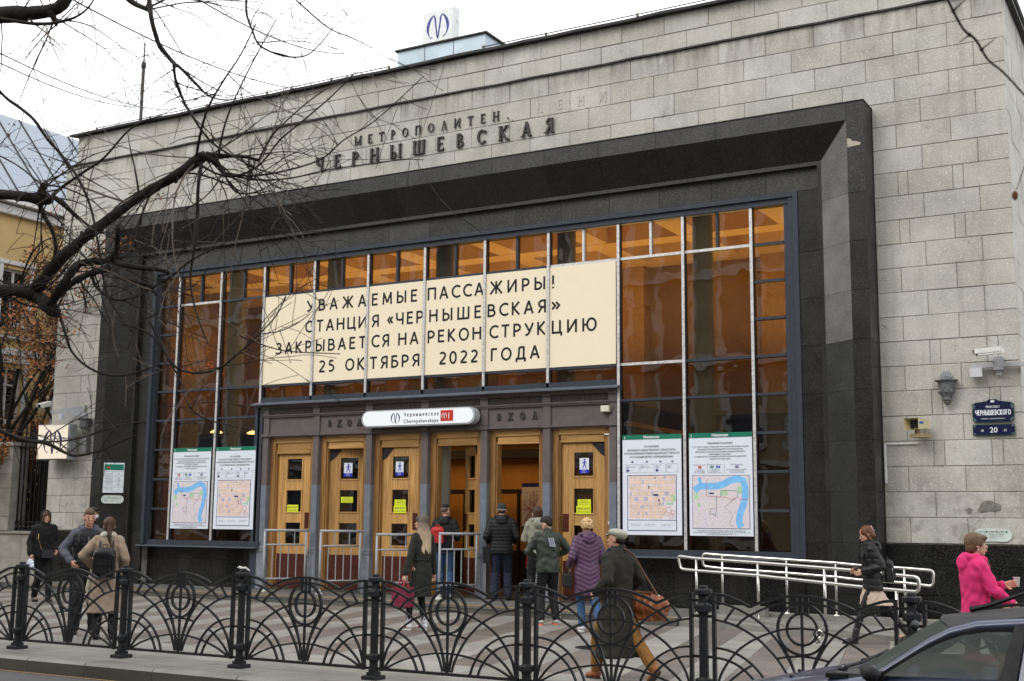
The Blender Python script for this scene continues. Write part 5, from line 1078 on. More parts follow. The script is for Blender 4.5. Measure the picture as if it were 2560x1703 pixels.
MB().box(-.32,.32,0,.015,0,.178).build('rim', SGB, hn); MB().box(-.31,.31,-.003,0,.010,.168).build('plate', SGN, hn)
text('20', 0, -.0045, .045, .088, SGW, hn, align='c', bold=.015); text('18', -.175, -.0045, .062, .036, SGW, hn, align='c', bold=.01); text('22', .175, -.0045, .062, .036, SGW, hn, align='c', bold=.01)
q = MB(); [q.ring((sx*.29, -.004, z), .013, .0025, 12, 4) for sx in (-1, 1) for z in (.025, .153)]; q.build('scrolls', M('sign_scroll', (.30,.42,.40), .5, bmp=0), hn)
# wall lamps
LEAD = M('grey_cast_lamp', (.13,.135,.14), .6, .3, var=.3, vs=12)
def wall_lamp(x, y, z, lab):
    l = thing('wall_lamp', lab, 'lamp', (x, y, z), group='cast torch lamps on the stone piers'); l.scale = (1.12, 1.12, 1.12)
    MB().lathe([(.004,0),(.03,.03),(.055,.06),(.045,.075),(.07,.085),(.075,.11),(.065,.12),(.11,.20),(.095,.215),(.10,.22),(.125,.35),(.165,.365),(.17,.38),(.10,.385)], n=16, sy=.8).build('bowl', LEAD, l)
    q = MB(); [q.box(.105*cos(a)-.008, .105*cos(a)+.008, .8*.105*sin(a)-.008, .8*.105*sin(a)+.008, .22, .35) for a in [2*pi*k/10 for k in range(10)]]
    q.build('flutes', LEAD, l)
    q = MB()
    for k in range(-3, 4): a = rad(k*22); q.tube([(0,0,.385),(.03*sin(a)*2,0,.385+.06*cos(a)),(.1*sin(a),0.01,.385+.135*cos(a))], [.012,.022,.012], 6)
    q.ell((-.035,0,.40),(.022,.02,.022)); q.ell((.035,0,.40),(.022,.02,.022)); q.build('palmette', M('grey_cast_light', (.24,.25,.28), .55, .2), l)
    q = MB()
    for k in range(8): a = 2*pi*k/8; q.ell((.095*cos(a), .075*sin(a), .21), (.03,.03,.035), n=8, m=5)
    q.build('leaf_band', LEAD, l)
wall_lamp(-3.77, YS-.10, 3.57, 'grey cast torch lamp on the stone pier left of the street name plate')
wall_lamp(-23.95, YS-.16, 3.60, 'grey cast torch lamp right of the square lit sign on the left pier')
MB().box(-24.03,-23.87,YS-.15,YS-.02,3.22,3.58).build('junction_box', M('mid_grey_plastic', (.17,.175,.18), .6), None, label='grey box below the left torch lamp, beside the square lit sign', cat='junction box')
# projecting lit metro sign
bs_ = thing('blade_sign', 'square lit cream metro sign projecting from the left pier', 'sign', (-24.68, 20.72, 3.03), rad(4))
MB().cbox(-.52,.50,0,.26,0,.86,.025).build('case', M('blade_grey', (.30,.31,.32), .5), bs_)
MB().box(-.49,.48,-.012,-.001,.02,.84).build('face', glow('lit_cream_face', (.86,.76,.62), .14), bs_)
metro_m(.64, M('emblem_navy', (.012,.012,.10), .5, bmp=0), bs_, 0, -.013, .43)
MB().box(-.1,.1,.26,.5,.4,.5).build('bracket', BLACK, bs_)
# cctv cameras
def cctv(x, y, z, yaw, pitch, lab, armx=None):
    c = thing('security_camera', lab, 'camera', (x, y, z), group='security cameras on the stone walls')
    Mx = Matrix.Rotation(yaw, 3, 'Z') @ Matrix.Rotation(pitch, 3, 'X')
    m = MB(); m.box(-.055,.055,-.02,.40,-.045,.055); h = MB(); h.add([tuple(Mx @ Vector(v)) for v in m.v], m.f)
    h.build('housing', M('camera_cream', (.66,.655,.60), .4), c)
    m = MB(); m.box(-.062,.062,-.07,.42,.056,.066); m.box(-.066,-.058,-.07,.36,-.01,.066); m.box(.058,.066,-.07,.36,-.01,.066); h = MB(); h.add([tuple(Mx @ Vector(v)) for v in m.v], m.f); h.build('sun_shield', M('camera_cream', (.66,.655,.60), .4), c)
    m = MB(); m.box(-.045,.045,-.024,-.0201,-.035,.045); h = MB(); h.add([tuple(Mx @ Vector(v)) for v in m.v], m.f); h.build('lens_window', BLACK, c)
    return c
GB = M('bracket_grey', (.40,.41,.43), .5, .2)
c = cctv(-3.20, YS-.50, 4.36, rad(-62), rad(7), 'cream security camera on a long grey bar near the right corner')
q = MB(); q.box(-.18,.70,.38,.44,-.19,-.13); q.build('bar', GB, c); q = MB(); q.box(.18,.32,.34,.48,-.24,-.02); q.box(.21,.29,.40,.46,-.32,-.24); q.build('clamp', GB, c); MB().box(-.19,.0,.33,.42,-.34,-.195).build('junction_box', M('box_pale', (.56,.57,.60), .5), c)
MB().tube([(.2,.3,-.02),(.2,.25,-.1),(.18,.36,-.13)], .012, 6).build('arm', GB, c); MB().box(.67,.72,.36,.48,-.26,-.06).build('end_plate', GB, c)
c = cctv(-24.75, YS-.85, 4.30, rad(18), rad(14), 'white security camera above the square lit sign on the left pier')
q = MB(); q.add([(.0,.3,-.08),(.0,.3,-.14),(.62,.82,-.20),(.62,.82,.06),(.05,.28,-.08),(.05,.28,-.14)], [(0,1,2,3),(4,3,2,5),(0,3,4),(1,5,2)]); q.build('bracket', GB, c); MB().box(.18,.30,.40,.50,-.30,-.16).build('junction_box', M('box_pale', (.56,.57,.60), .5), c); MB().box(.58,.66,.78,.86,-.24,.08).build('wall_plate', GB, c)
# cream floodlight with a hood
fl_ = thing('floodlight', 'boxy cream hooded wall device with a blue stripe left of the street signs', 'floodlight', (-4.30, YS-.40, 3.27), rad(-28)); fl_.scale = (.85, .95, .8)
CRM = M('aged_cream_paint', (.58,.50,.30), .5, var=.15)
q = MB(); q.add([(-.17,0,-.12),(.17,0,-.12),(.17,0,.12),(-.17,0,.12),(-.12,.30,-.085),(.12,.30,-.085),(.12,.30,.085),(-.12,.30,.085)], [(1,2,6,5),(2,3,7,6),(3,0,4,7),(0,1,5,4),(4,5,6,7)]); q.build('hood', CRM, fl_)
MB().box(-.119,.119,.12,.125,-.085,.085).build('lens', BLACK, fl_); q = MB(); q.add([(.1685,.03,-.0),(.1455,.16,-.0),(.1455,.16,.045),(.1685,.03,.045)], [(0,1,2,3)]); q.build('stripe', BLUEP, fl_)
MB().box(-.125,.125,.30,.34,-.09,.09).build('back', CRM, fl_); q = MB(); q.box(-.03,.03,.12,.20,-.2,-.08); q.box(-.12,.12,.08,.40,-.27,-.20); q.build('bracket', M('rusty_cream', (.33,.25,.13), .7), fl_)
cn = thing('wall_conduit', 'thin pale conduit bent at a right angle on the stone beside the granite surround', 'conduit')
MB().box(-4.83,-4.27,YS-.035,YS-.01,2.965,2.99).build('run', WHITE, cn); MB().box(-4.83,-4.795,YS-.036,YS-.01,2.32,2.964).build('run', WHITE, cn)
# assistance plaques
def plaque(x, y, z, w, lab):
    p = thing('assistance_plaque', lab, 'plaque', (x, y, z), group='help line plaques'); h = w*.36
    q = MB(); pill(q, w, h, 0, .012); q.build('plate', M('plaque_mint', (.56,.62,.58), .5, bmp=0), p); k = w/.56
    q = MB(); f = .004*k
    for (a, b, c0, c1) in ((-.235,-.125,-.055,-.055+f/k), (-.235,-.125,.055-f/k,.055), (-.235,-.231,-.055,.055), (-.129,-.125,-.055,.055)): q.box(a*k, b*k, -.003, 0, c0*k, c1*k)
    q.ring((-.18*k,-.002,-.015*k), .022*k, .003*k, 14, 4); q.ell((-.187*k,-.002,.038*k), (.007*k,.002,.007*k)); q.prism(_st((-.187*k,.03*k), (-.183*k,.0), .007*k), -.003, 0); q.prism(_st((-.183*k,.0), (-.16*k,-.002*k), .007*k), -.003, 0); q.prism(_st((-.16*k,-.002*k), (-.148*k,-.03*k), .006*k), -.003, 0)
    q.build('wheelchair_symbol', M('plaque_blue', (.04,.07,.20), .5, bmp=0), p)
    text('8-800-350-11-55', .055*k, -.003, .042*k, .024*k, INKG, p, w=.23*k, align='c', bold=.015); text('Позвоните, Вам помогут.', .055*k, -.003, .010*k, .017*k, INKG, p, w=.24*k, align='c', res=1)
    text('Звонок бесплатный.', .055*k, -.003, -.02*k, .017*k, INKG, p, w=.2*k, align='c', res=1); text('Call for assistance. Free call.', .055*k, -.003, -.052*k, .014*k, INKG, p, w=.24*k, align='c', res=1)
    q = MB(); q.box(-.105*k,-.08*k,-.003,0,.035*k,.066*k); q.box(.19*k,.215*k,-.003,0,.035*k,.066*k); q.build('green_marks', GREENP, p)
plaque(-3.17, YS-.025, 1.485, .57, 'rounded pale help line plaque low on the stone wall beside the woman in pink')
pq = (-22.57, 20.76, 2.065)
plaque(*pq, .52, 'rounded pale help line plaque under the opening hours sheet on dark granite')
bpy.data.objects['assistance_plaque.001'].rotation_euler = (0, 0, rad(32))
tt = thing('opening_hours_sheet', 'white opening hours sheet with a green header on the dark granite', 'notice', (-22.57, 20.76, 2.22), rad(32)); tt.scale = (.72, 1, 1)
MB().box(-.33,.33,0,.012,0,.70).build('sheet', M('hours_white', (.62,.68,.72), .5, bmp=0), tt); MB().box(-.31,.31,-.003,0,.53,.665).build('header', GREENP, tt); MB().box(-.22,-.13,-.005,-.003,.565,.605).build('badge', REDP, tt)
for j, z in enumerate((.44,.385,.36,.325,.30,.255,.225,.20,.175,.10,.07)): text(('Вестибюль станции метро открыт','Вход и выход','для пассажиров')[j % 3], -.02, -.004, z, .017, INKG, tt, align='r', w=.2+(j % 2)*.04, res=1, name='print_line')
for z in (.44,.33,.29,.19,.15,.07): text('05:36', .14, -.004, z, .022, INKG, tt, res=1, bold=.02, name='hour')
for z in (.49,.41,.27,.13): MB().box(-.32,.32,-.002,0,z,z+.004).build('rule', INKG, tt)
# cement patches on the stone
rr = random.Random(12)
def patch(cx, cz, rx, rz, n=26):
    q.prism([(cx+(rx*(1+.28*sin(3*a+cx*9)+.12*sin(7*a)+rr.uniform(-.05,.05)))*cos(a), cz+(rz*(1+.22*sin(2*a+1)+.14*sin(5*a)+rr.uniform(-.05,.05)))*sin(a)) for a in [2*pi*i/n for i in range(n)]], YS-.010, YS+.01)
q = MB(); patch(-3.22, 1.94, .16, .10); patch(-3.52, 1.87, .045, .05); q.build('cement_patch', M('cement_patch', (.185,.178,.155), .95, var=.25, vs=12, bmp=.5), st)
# ================================================================ GREY BARRIERS AT THE DOORS
def barrier(a, b, zt, lab):
    A_, B_ = Vector((*a, .132)), Vector((*b, .132)); t = thing('door_barrier', lab, 'barrier', A_, atan2(b[1]-a[1], b[0]-a[0]), 'grey tubular barriers in front of the doors'); L = (B_-A_).length; H = zt-.132
    MB().tube([(-.02,0,H),(L+.03,0,H)], .028, 10).build('top_rail', GREYP, t, smooth=True)
    for x in (.0, L-.04): MB().tube([(x,0,0),(x,0,H-.02)], .025, 10).build('post', GREYP, t, smooth=True)
    MB().tube([(0,0,H-.30),(L-.03,0,H-.30)], .018, 8).build('middle_rail', GREYP, t, smooth=True); MB().tube([(0,0,.27),(L-.03,0,.27)], .018, 8).build('bottom_rail', GREYP, t, smooth=True)
    for k in range(2): x = L*(.33+.36*k); MB().tube([(x,0,H-.30),(x,0,H)], .012, 6).build('baluster', GREYP, t)
    for k in range(4): x = L*(.165+.185*k)+.02; MB().tube([(x,0,.27),(x,0,H-.30)], .012, 6).build('baluster', GREYP, t)
    MB().lathe([(.075,0),(.07,.02),(.04,.05),(.03,.10)], n=14).build('foot', M('chalky_white_foot', (.50,.49,.45), .8, var=.2), t)
barrier((-17.50,20.31), (-16.93,21.02), 1.405, 'grey tubular barrier before the far left oak door')
barrier((-16.02,20.31), (-15.50,21.02), 1.405, 'grey tubular barrier before the oak door standing ajar')
barrier((-14.66,20.38), (-14.09,21.02), 1.35, 'grey tubular barrier partly hidden by the long haired woman in the dark coat')
barrier((-13.20,20.43), (-12.68,21.02), 1.385, 'grey tubular barrier in front of the young man with the red backpack')
# ================================================================ RAMP WITH STEEL RAILS
rp = thing('wheelchair_ramp', 'low concrete ramp with a stone faced kerb on the right of the entrance', 'ramp', (0, 0, 0))
m = MB(); m.add([(-7.6,18.80,0),(-3.9,18.2,0),(-3.9,21.1,0),(-7.6,21.1,0),(-7.6,18.80,.13),(-3.9,18.2,.02),(-3.9,21.1,.02),(-7.6,21.1,.13)], [(4,5,6,7),(0,1,5,4),(1,2,6,5),(2,3,7,6),(3,0,4,7)]); m.build('ramp_slab', CONC, rp)
KP = [(-7.6,19.60),(-6.5,19.17),(-5.4,18.8),(-4.0,18.36)]
m = MB()
for (x0, y0), (x1, y1) in zip(KP[:-1], KP[1:]): m.add([(x0,y0-.2,0),(x1,y1-.2,0),(x1,y1+.05,0),(x0,y0+.05,0),(x0,y0-.2,.17-.03*(x0+7.6)),(x1,y1-.2,.17-.03*(x1+7.6)),(x1,y1+.05,.17-.03*(x1+7.6)),(x0,y0+.05,.17-.03*(x0+7.6))], [(4,5,6,7),(0,1,5,4),(1,2,6,5),(2,3,7,6),(3,0,4,7)])
m.build('front_kerb', M('pale_ramp_stone', (.21,.205,.185), .8, var=.2, vs=4, bmp=.3), rp)
MB().box(-7.8,-3.9,20.28,20.585,.0,.165).build('back_kerb', M('pale_ramp_stone', (.21,.205,.185), .8, var=.2, vs=4, bmp=.3), rp)
MB().box(-7.4,-6.6,20.1,20.275,.0,.27).build('back_step', CONC, rp)
def railset(name, lab, P_top, P_bot, posts):
    """closed handrail loop: P_top and P_bot lists of (x,y,z) left to right"""
    t = thing(name, lab, 'handrail', (0,0,0), group='steel handrails of the ramp'); r = .027
    def rounded(pts, rr=.07):
        out = []
        n = len(pts)
        for i in range(n):
            p, a, b = Vector(pts[i]), Vector(pts[i-1]), Vector(pts[(i+1) % n]); da, db = (a-p), (b-p); k = min(rr, da.length/2, db.length/2)
            if da.normalized().dot(db.normalized()) < -.98: out.append(p); continue
            q0, q1 = p+da.normalized()*k, p+db.normalized()*k
            for s in range(6): u = s/5; out.append(q0*(1-u)**2+p*2*u*(1-u)+q1*u*u)
        return out
    loop = rounded(list(P_top)+list(reversed(P_bot))); loop.append(loop[0])
    MB().tube(loop, r, 12, cap=False).build('rail_loop', STEEL, t, smooth=True)
    for (x, y, z0, z1) in posts:
        MB().tube([(x,y,z0),(x,y,z1)], .024, 10).build('post', STEEL, t, smooth=True); MB().lathe([(.06,0),(.055,.012),(.03,.02)], (x,y,z0), 14).build('base_flange', STEEL, t)
    return t
fr = [(-7.69,19.62),(-6.50,19.17),(-5.35,18.80),(-4.15,18.42)]
railset('ramp_handrail', 'front steel handrail loop of the ramp, nearer the street',
    [(-7.98,19.73,1.08),(-7.61,19.60,1.05),(-6.41,19.19,1.017),(-5.24,18.79,.975),(-4.71,18.61,.955),(-3.76,18.29,.895)],
    [(-7.92,19.71,.865),(-7.61,19.60,.85),(-6.41,19.19,.817),(-5.24,18.79,.755),(-4.70,18.61,.725),(-3.76,18.29,.69)],
    [(-7.60,19.60,.15,1.04),(-6.41,19.19,.12,1.0),(-5.24,18.79,.08,.96),(-4.10,18.40,.0,.69)])
railset('ramp_handrail', 'rear steel handrail loop of the ramp, next to the black wall',
    [(-7.809,20.45,1.111),(-7.458,20.45,1.089),(-6.335,20.45,1.041),(-5.515,20.45,1.007),(-5.134,20.45,0.977),(-4.412,20.45,0.950),(-3.973,20.45,0.924)],
    [(-7.809,20.45,0.895),(-7.458,20.45,0.866),(-6.335,20.45,0.821),(-5.515,20.45,0.779),(-5.144,20.45,0.746),(-4.422,20.45,0.721),(-3.983,20.45,0.678)],
    [(-7.458,20.45,.165,1.082),(-6.335,20.45,.165,1.033),(-5.515,20.45,.165,0.994),(-4.422,20.45,.165,0.946)])
# ================================================================ CAST IRON FENCE
fence = thing('street_fence', 'black cast iron fence of overlapping fan arcs and rings along the kerb', 'fence', (0, YF, 0))
BW, BT = .024, .0175     # bar depth (y) and width in the plane
def flat(P_, w=BT, d=BW):
    """bar of rectangular section following a polyline in xz"""
    m = MB(); n = len(P_); vs = []
    for i, (x, z) in enumerate(P_):
        a = Vector(P_[max(i-1, 0)]); b = Vector(P_[min(i+1, n-1)]); t = (b-a).normalized(); nn = Vector((-t.y, t.x))*w/2
        vs += [(x+nn.x, -d/2, z+nn.y), (x-nn.x, -d/2, z-nn.y), (x-nn.x, d/2, z-nn.y), (x+nn.x, d/2, z+nn.y)]
    fs = [(4*i+j, 4*i+(j+1) % 4, 4*i+4+(j+1) % 4, 4*i+4+j) for i in range(n-1) for j in range(4)]+[(3,2,1,0), (4*n-4,4*n-3,4*n-2,4*n-1)]
    m.add(vs, fs); return m
def arcp(cx, cz, r, a0, a1, n=12): return [(cx+r*cos(rad(a0+(a1-a0)*i/n)), cz+r*sin(rad(a0+(a1-a0)*i/n))) for i in range(n+1)]
def bez(P_, n=12):
    out = []
    for i in range(n+1):
        t = i/n; q = [Vector(p) for p in P_]
        while len(q) > 1: q = [q[j].lerp(q[j+1], t) for j in range(len(q)-1)]
        out.append(tuple(q[0]))
    return out
def spl(P_, n=5):
    out = []; Q = [Vector(p) for p in P_]; m = len(Q)
    for i in range(m-1):
        p0, p1, p2, p3 = Q[max(i-1, 0)], Q[i], Q[i+1], Q[min(i+2, m-1)]
        for k in range(n):
            t = k/n; out.append(tuple(.5*((2*p1)+(p2-p0)*t+(2*p0-5*p1+4*p2-p3)*t*t+(3*p1-p0-3*p2+p3)*t**3)))
    out.append(tuple(Q[-1])); return out
C = .888
def mir(P_): return [(2*C-x, z) for x, z in P_]
left_bars = [
  ('scallop_bar', spl([(.10,.985),(.20,.975),(.32,.935),(.432,.886)]), .024, .040),
  ('arc_bar', spl([(.10,.921),(.269,.882),(.422,.814),(.547,.735),(.671,.611),(.743,.501),(.796,.399),(.840,.280),(.868,.13)]), BT, BW),
  ('arc_bar', spl([(.10,.765),(.228,.741),(.354,.696),(.506,.61),(.604,.523),(.675,.446),(.746,.34),(.800,.235),(.836,.13)]), BT, BW),
  ('fan_bar', spl([(.888,.724),(.738,.712),(.601,.671),(.462,.610),(.341,.531),(.272,.463),(.212,.388),(.152,.285),(.108,.135)]), BT, BW),
  ('fan_bar', spl([(.13,.119),(.216,.224),(.347,.332),(.433,.386)]), BT, BW),
  ('fan_bar', spl([(.14,.112),(.289,.186),(.463,.246),(.576,.274),(.764,.303),(.888,.307)]), BT, BW),
  ('spoke', [(.192,.748),(.287,.872)], BT, BW), ('spoke', spl([(.309,.718),(.36,.77),(.428,.818)]), BT, BW),
  ('cross_bar', spl([(.666,.462),(.76,.481),(.888,.494)]), BT, BW),
  ('quarter_arc', arcp(.10, -.02, .54, 90, 14), BT, BW), ('quarter_arc', arcp(.10, -.02, .455, 90, 17), BT, BW),
  ('tick', [(.838,.99),(.838,.84)], .022, BW),
  ('fan_bar', spl([(.888-.19,.60),(.76,.50),(.80,.40),(.84,.25),(.868,.13)]), BT, BW),
]
center_bars = [('scallop_bar', arcp(C, -.02, 1.015, 116.6, 63.4, 18), .024, .040), ('arc_bar', spl([(.422,.812),(.595,.893),(.733,.930),(.888,.942),(1.043,.930),(1.181,.893),(1.354,.812)]), BT, BW),
  ('centre_bar', [(C,.98),(C,.12)], .020, BW)]
panel = thing('fence_panel', None, None); panel.parent = fence
fr_ = MB(); fr_.box(.085,.115,-.022,.022,.09,.995); fr_.box(1.661,1.691,-.022,.022,.09,.995); fr_.box(.085,1.691,-.016,.016,.095,.122); fr_.build('panel_frame', IRON, panel)
for nm, P_, w, d in left_bars: flat(P_, w, d).build(nm, IRON, panel); flat(mir(P_)[::-1], w*.998, d*.998).build(nm, IRON, panel)
for nm, P_, w, d in center_bars: flat(P_, w*1.002, d*1.002).build(nm, IRON, panel)
def ringf(r, w, d=.032, n=32):
    m = MB(); vs = []
    for i in range(n):
        a = 2*pi*i/n
        for rr_, y in ((r-w/2,-d/2),(r+w/2,-d/2),(r+w/2,d/2),(r-w/2,d/2)): vs.append((C+rr_*cos(a), y, .716+rr_*sin(a)))
    m.add(vs, [(4*i+j, 4*i+(j+1) % 4, 4*((i+1) % n)+(j+1) % 4, 4*((i+1) % n)+j) for i in range(n) for j in range(4)]); return m
ringf(.213, .021).build('ring', IRON, panel); ringf(.131, .020).build('ring', IRON, panel)
for x in (.045, 1.731):
    for z in (.44, .79, .925, .11): MB().box(x-.045, x+.045, -.008, .008, z-.012, z+.012).build('lug', IRON, panel)
post = MB()
def octa(m, r, z0, z1, r1=None): m.lathe([(r, z0), (r1 or r, z1)], n=8, a0=pi/8)
def sq(m, w, z0, z1): m.box(-w, w, -w, w, z0, z1)
fp = thing('fence_post', None, None); fp.parent = fence
MB().lathe([(.125,0),(.125,.035),(.118,.04),(.075,.045),(.075,.075)], n=4, a0=pi/4).build('post_foot', IRON, fp)
post.lathe([(.052,.04),(.056,.10),(.047,.105),(.045,.17),(.052,.185),(.052,.20)], n=8, a0=pi/8)
post.lathe([(.050,.25),(.043,.265),(.040,.80),(.048,.815),(.048,.83)], n=8, a0=pi/8)
post.lathe([(.050,.89),(.040,.905),(.036,.96),(.046,.975)], n=8, a0=pi/8)
post.build('shaft', IRON, fp)
col_ = MB(); col_.lathe([(.075,.198),(.080,.203),(.080,.243),(.074,.25)], n=8, a0=pi/8); col_.build('collar', IRON, fp)
col_ = MB(); col_.lathe([(.072,.828),(.078,.834),(.078,.882),(.070,.89)], n=8, a0=pi/8); col_.build('collar', IRON, fp)
col_ = MB(); col_.lathe([(.060,.972),(.083,.985),(.083,1.018),(.072,1.026),(.040,1.030),(.038,1.052),(.030,1.058)], n=8, a0=pi/8); col_.build('cap', IRON, fp)
PX = [-16.62,-14.82,-13.02,-11.22,-9.42,-7.62,-5.835,-4.045,-2.24,-.44,1.36]
for i, x in enumerate(PX):
    a = fp if i == 0 else copy_tree(fp, fence); a.location = (x, 0, 0)
    if i < len(PX)-1: b_ = panel if i == 0 else copy_tree(panel, fence); b_.location = (x, 0, 0)
# things left on the fence
gl_ = MB(); gl_.ell((0,0,.012),(.05,.025,.014)); gl_.cap((-.02,0,.015),(-.07,.02,.03),.012,.008,6); gl_.cap((.0,0,.015),(-.06,-.02,.02),.011,.008,6); gl_.cap((.03,0,.02),(.08,.01,-.01),.012,.009,6)
tag(gl_.build('glove', M('pale_glove', (.50,.50,.47), .8), loc=(-9.42, YF, 1.058)), 'pale crumpled glove lying on top of a fence post', 'glove')
pd_ = thing('padlock', 'small dark bicycle lock hanging from the ring of the fence panel near the car', 'lock', (-3.0, YF-.03, .69))
MB().ring((0,0,0),.028,.007,18,6).build('shackle', STEEL, pd_); q = MB(); q.tube([(-.02,0,.04),(.01,-.01,.0),(-.03,0,-.03),(.0,0,-.07),(-.03,0,-.075)], .009, 6); q.tube([(-.02,0,.04),(-.05,.0,.0),(-.03,0,-.05),(-.05,0,-.07)], .009, 6); q.build('chain', BLACK, pd_)

# ================================================================ CAR
CARP = M('dusty_dark_blue_car_paint', (.043,.049,.095), .38, .25, var=.14, vs=5, bmp=.0, coord='obj'); CARP.node_tree.nodes['Principled BSDF'].inputs['Coat Weight'].default_value = .5
DUST = M('dusty_roof', (.034,.032,.034), .65, .1, var=.2, vs=4, coord='obj'); TRIM = M('black_car_trim', (.012,.012,.013), .5); RUBBER = M('tyre_rubber', (.014,.014,.014), .8)
CARG = dusty(m_glass('car_glass', (.60,.66,.64), 1.0), (.30,.34,.34), .16); CABIN = M('cabin_grey', (.06,.06,.058), .8)
car = thing('parked_car', 'dark blue hatchback with dusty roof passing at the lower right corner, cap wearing driver inside', 'car', (-1.35, 7.72, -.156))
car['label'] = 'dusty dark blue hatchback at the lower right corner, its side window open above the driver'
# local frame: front towards -x, side nearest the camera at y=-.72 ; z from the road
HW = .74
def sec(z, y): return (y, z)
def skin(stations, closed=False):
    """stations: list of (x, [(y,z)...]) with equal counts"""
    m = MB(); n = len(stations[0][1]); vs = [(x, y, z) for x, P_ in stations for y, z in P_]
    fs = [(i*n+j, (i+1)*n+j, (i+1)*n+j+1, i*n+j+1) for i in range(len(stations)-1) for j in range(n-1)]
    m.add(vs, fs); return m
def lower(x, zt, w, zb=.22):
    return (x, [(-w*.93,zb),(-w*.99,zb+.10),(-w,.50),(-w*.985,zt-.10),(-w*.93,zt-.02),(-w*.75,zt+.012),(-w*.4,zt+.03),(0,zt+.035),(w*.4,zt+.03),(w*.75,zt+.012),(w*.93,zt-.02),(w*.985,zt-.10),(w,.50),(w*.99,zb+.10),(w*.93,zb)])
L_ = [lower(-2.02,.50,.60,.30), lower(-1.99,.555,.66), lower(-1.9,.595,.70), lower(-1.6,.66,.73), lower(-1.2,.755,.74), lower(-.85,.838,.745), lower(-.60,.89,.75)]
R_ = [lower(-.60,.89,.75), lower(-.3,.94,.755), lower(0,.955,.76), lower(.6,.965,.76), lower(1.2,.97,.755), lower(1.6,.93,.74), lower(1.75,.80,.70)]
hood = skin(L_); o = hood.build('hood', CARP, car, smooth=True)
o = skin(R_).build('body_side', CARP, car, smooth=True)
q = MB(); q.box(-1.95,1.7,-.6,.6,.2,.5); q.build('underbody', TRIM, car)
# greenhouse: roof
def roofsec(x, z, w): return (x, [(-w,z-.055),(-w*.985,z-.018),(-w*.90,z+.004),(-w*.5,z+.028),(0,z+.036),(w*.5,z+.028),(w*.90,z+.004),(w*.985,z-.018),(w,z-.055)])
RS = [roofsec(.03,1.198,.565), roofsec(.18,1.237,.585), roofsec(.45,1.275,.59), roofsec(.8,1.28,.59), roofsec(1.2,1.26,.58), roofsec(1.5,1.21,.56)]
_r = skin([(x, P_[2:-2]) for x, P_ in RS]); _r.v = [((x-.14*(1-(y/.52)**2) if x < .04 else x), y, z) for x, y, z in _r.v]
_r.build('roof', DUST, car, smooth=True)
for s in (-1, 1):
    rail_ = MB(); P_ = [(-.42,.90),(-.33,.955),(-.20,1.045),(-.07,1.135),(.04,1.195),(.18,1.235),(.45,1.262),(.8,1.268),(1.2,1.245),(1.5,1.19),(1.62,.98)]; vs = []
    yy = [.715,.70,.665,.63,.60,.592,.590,.590,.585,.57,.68]
    for (x, z), y in zip(P_, yy): vs += [(x, s*(y+.008), z-.035), (x, s*(y+.004), z-.005), (x+.0, s*(y-.03), z+.012), (x, s*(y-.06), z+.008), (x, s*(y-.03), z-.05)]
    n = 5; fs = [(i*n+j, i*n+(j+1) % n, (i+1)*n+(j+1) % n, (i+1)*n+j) for i in range(len(P_)-1) for j in range(n)]
    rail_.add(vs, fs); rail_.build('roof_rail', CARP, car, smooth=True)
    # black door frame inside it
    F = [(-.34,.925),(-.24,.995),(-.12,1.075),(-.01,1.135),(.10,1.178),(.22,1.20),(.36,1.212),(.42,1.214)]; fy = [.72,.70,.668,.637,.612,.603,.601,.601]; m = MB(); vs = []
    for (x, z), y in zip(F, fy): vs += [(x+.004, s*(y+.012), z-.03), (x, s*(y+.012), z+.008), (x, s*(y-.02), z+.008), (x+.004, s*(y-.02), z-.03)]
    m.add(vs, [(i*4+j, i*4+(j+1) % 4, (i+1)*4+(j+1) % 4, (i+1)*4+j) for i in range(len(F)-1) for j in range(4)]); m.build('window_seal', TRIM, car)
    m = MB(); m.add([(.30,s*.745,.96),(.385,s*.745,.96),(.43,s*.615,1.235),(.375,s*.615,1.235),(.30,s*.70,.96),(.385,s*.70,.96),(.43,s*.58,1.235),(.375,s*.58,1.235)], [(0,1,2,3),(4,5,6,7),(0,1,5,4),(1,2,6,5),(2,3,7,6),(3,0,4,7)]); m.build('door_pillar', TRIM, car)
    m = MB(); m.add([(.395,s*.742,.96),(.46,s*.742,.96),(.50,s*.608,1.235),(.44,s*.608,1.235),(.395,s*.70,.96),(.46,s*.70,.96),(.50,s*.58,1.235),(.44,s*.58,1.235)], [(0,1,2,3),(4,5,6,7),(0,1,5,4),(1,2,6,5),(2,3,7,6),(3,0,4,7)]); m.build('door_pillar', CARP, car)
    # front side glass
    G_ = [(-.29,.945),(-.22,.995),(-.11,1.068),(.0,1.128),(.10,1.168),(.22,1.192),(.37,1.20),(.31,.96)]
    m = MB(); m.add([(x, s*(.735-(z-.95)*.43), z) for x, z in G_], [tuple(range(len(G_)))]); m.build('side_window', CARG, car)
    G_ = [(.47,.96),(.51,1.21),(1.2,1.19),(1.42,1.12),(1.45,.97)]
    m = MB(); m.add([(x, s*(.735-(z-.95)*.43), z) for x, z in G_], [tuple(range(len(G_)))]); m.build('side_window', CARG, car)
    # mirror
    m = MB(); m.cap((-.35,s*.80,.965),(-.32,s*.89,.965),.05,.046,10); m.box(-.36,-.30,min(s*.70,s*.80),max(s*.70,s*.80),.935,.965); m.build('wing_mirror', TRIM, car, smooth=True)
m = MB(); RW = [[(-.36,.945,.67),(-.50,.93,.35),(-.56,.925,0)],[(-.22,1.035,.645),(-.35,1.03,.34),(-.40,1.03,0)],[(-.08,1.125,.61),(-.20,1.13,.32),(-.25,1.135,0)],[(.06,1.198,.575),(-.05,1.215,.3),(-.10,1.22,0)]]
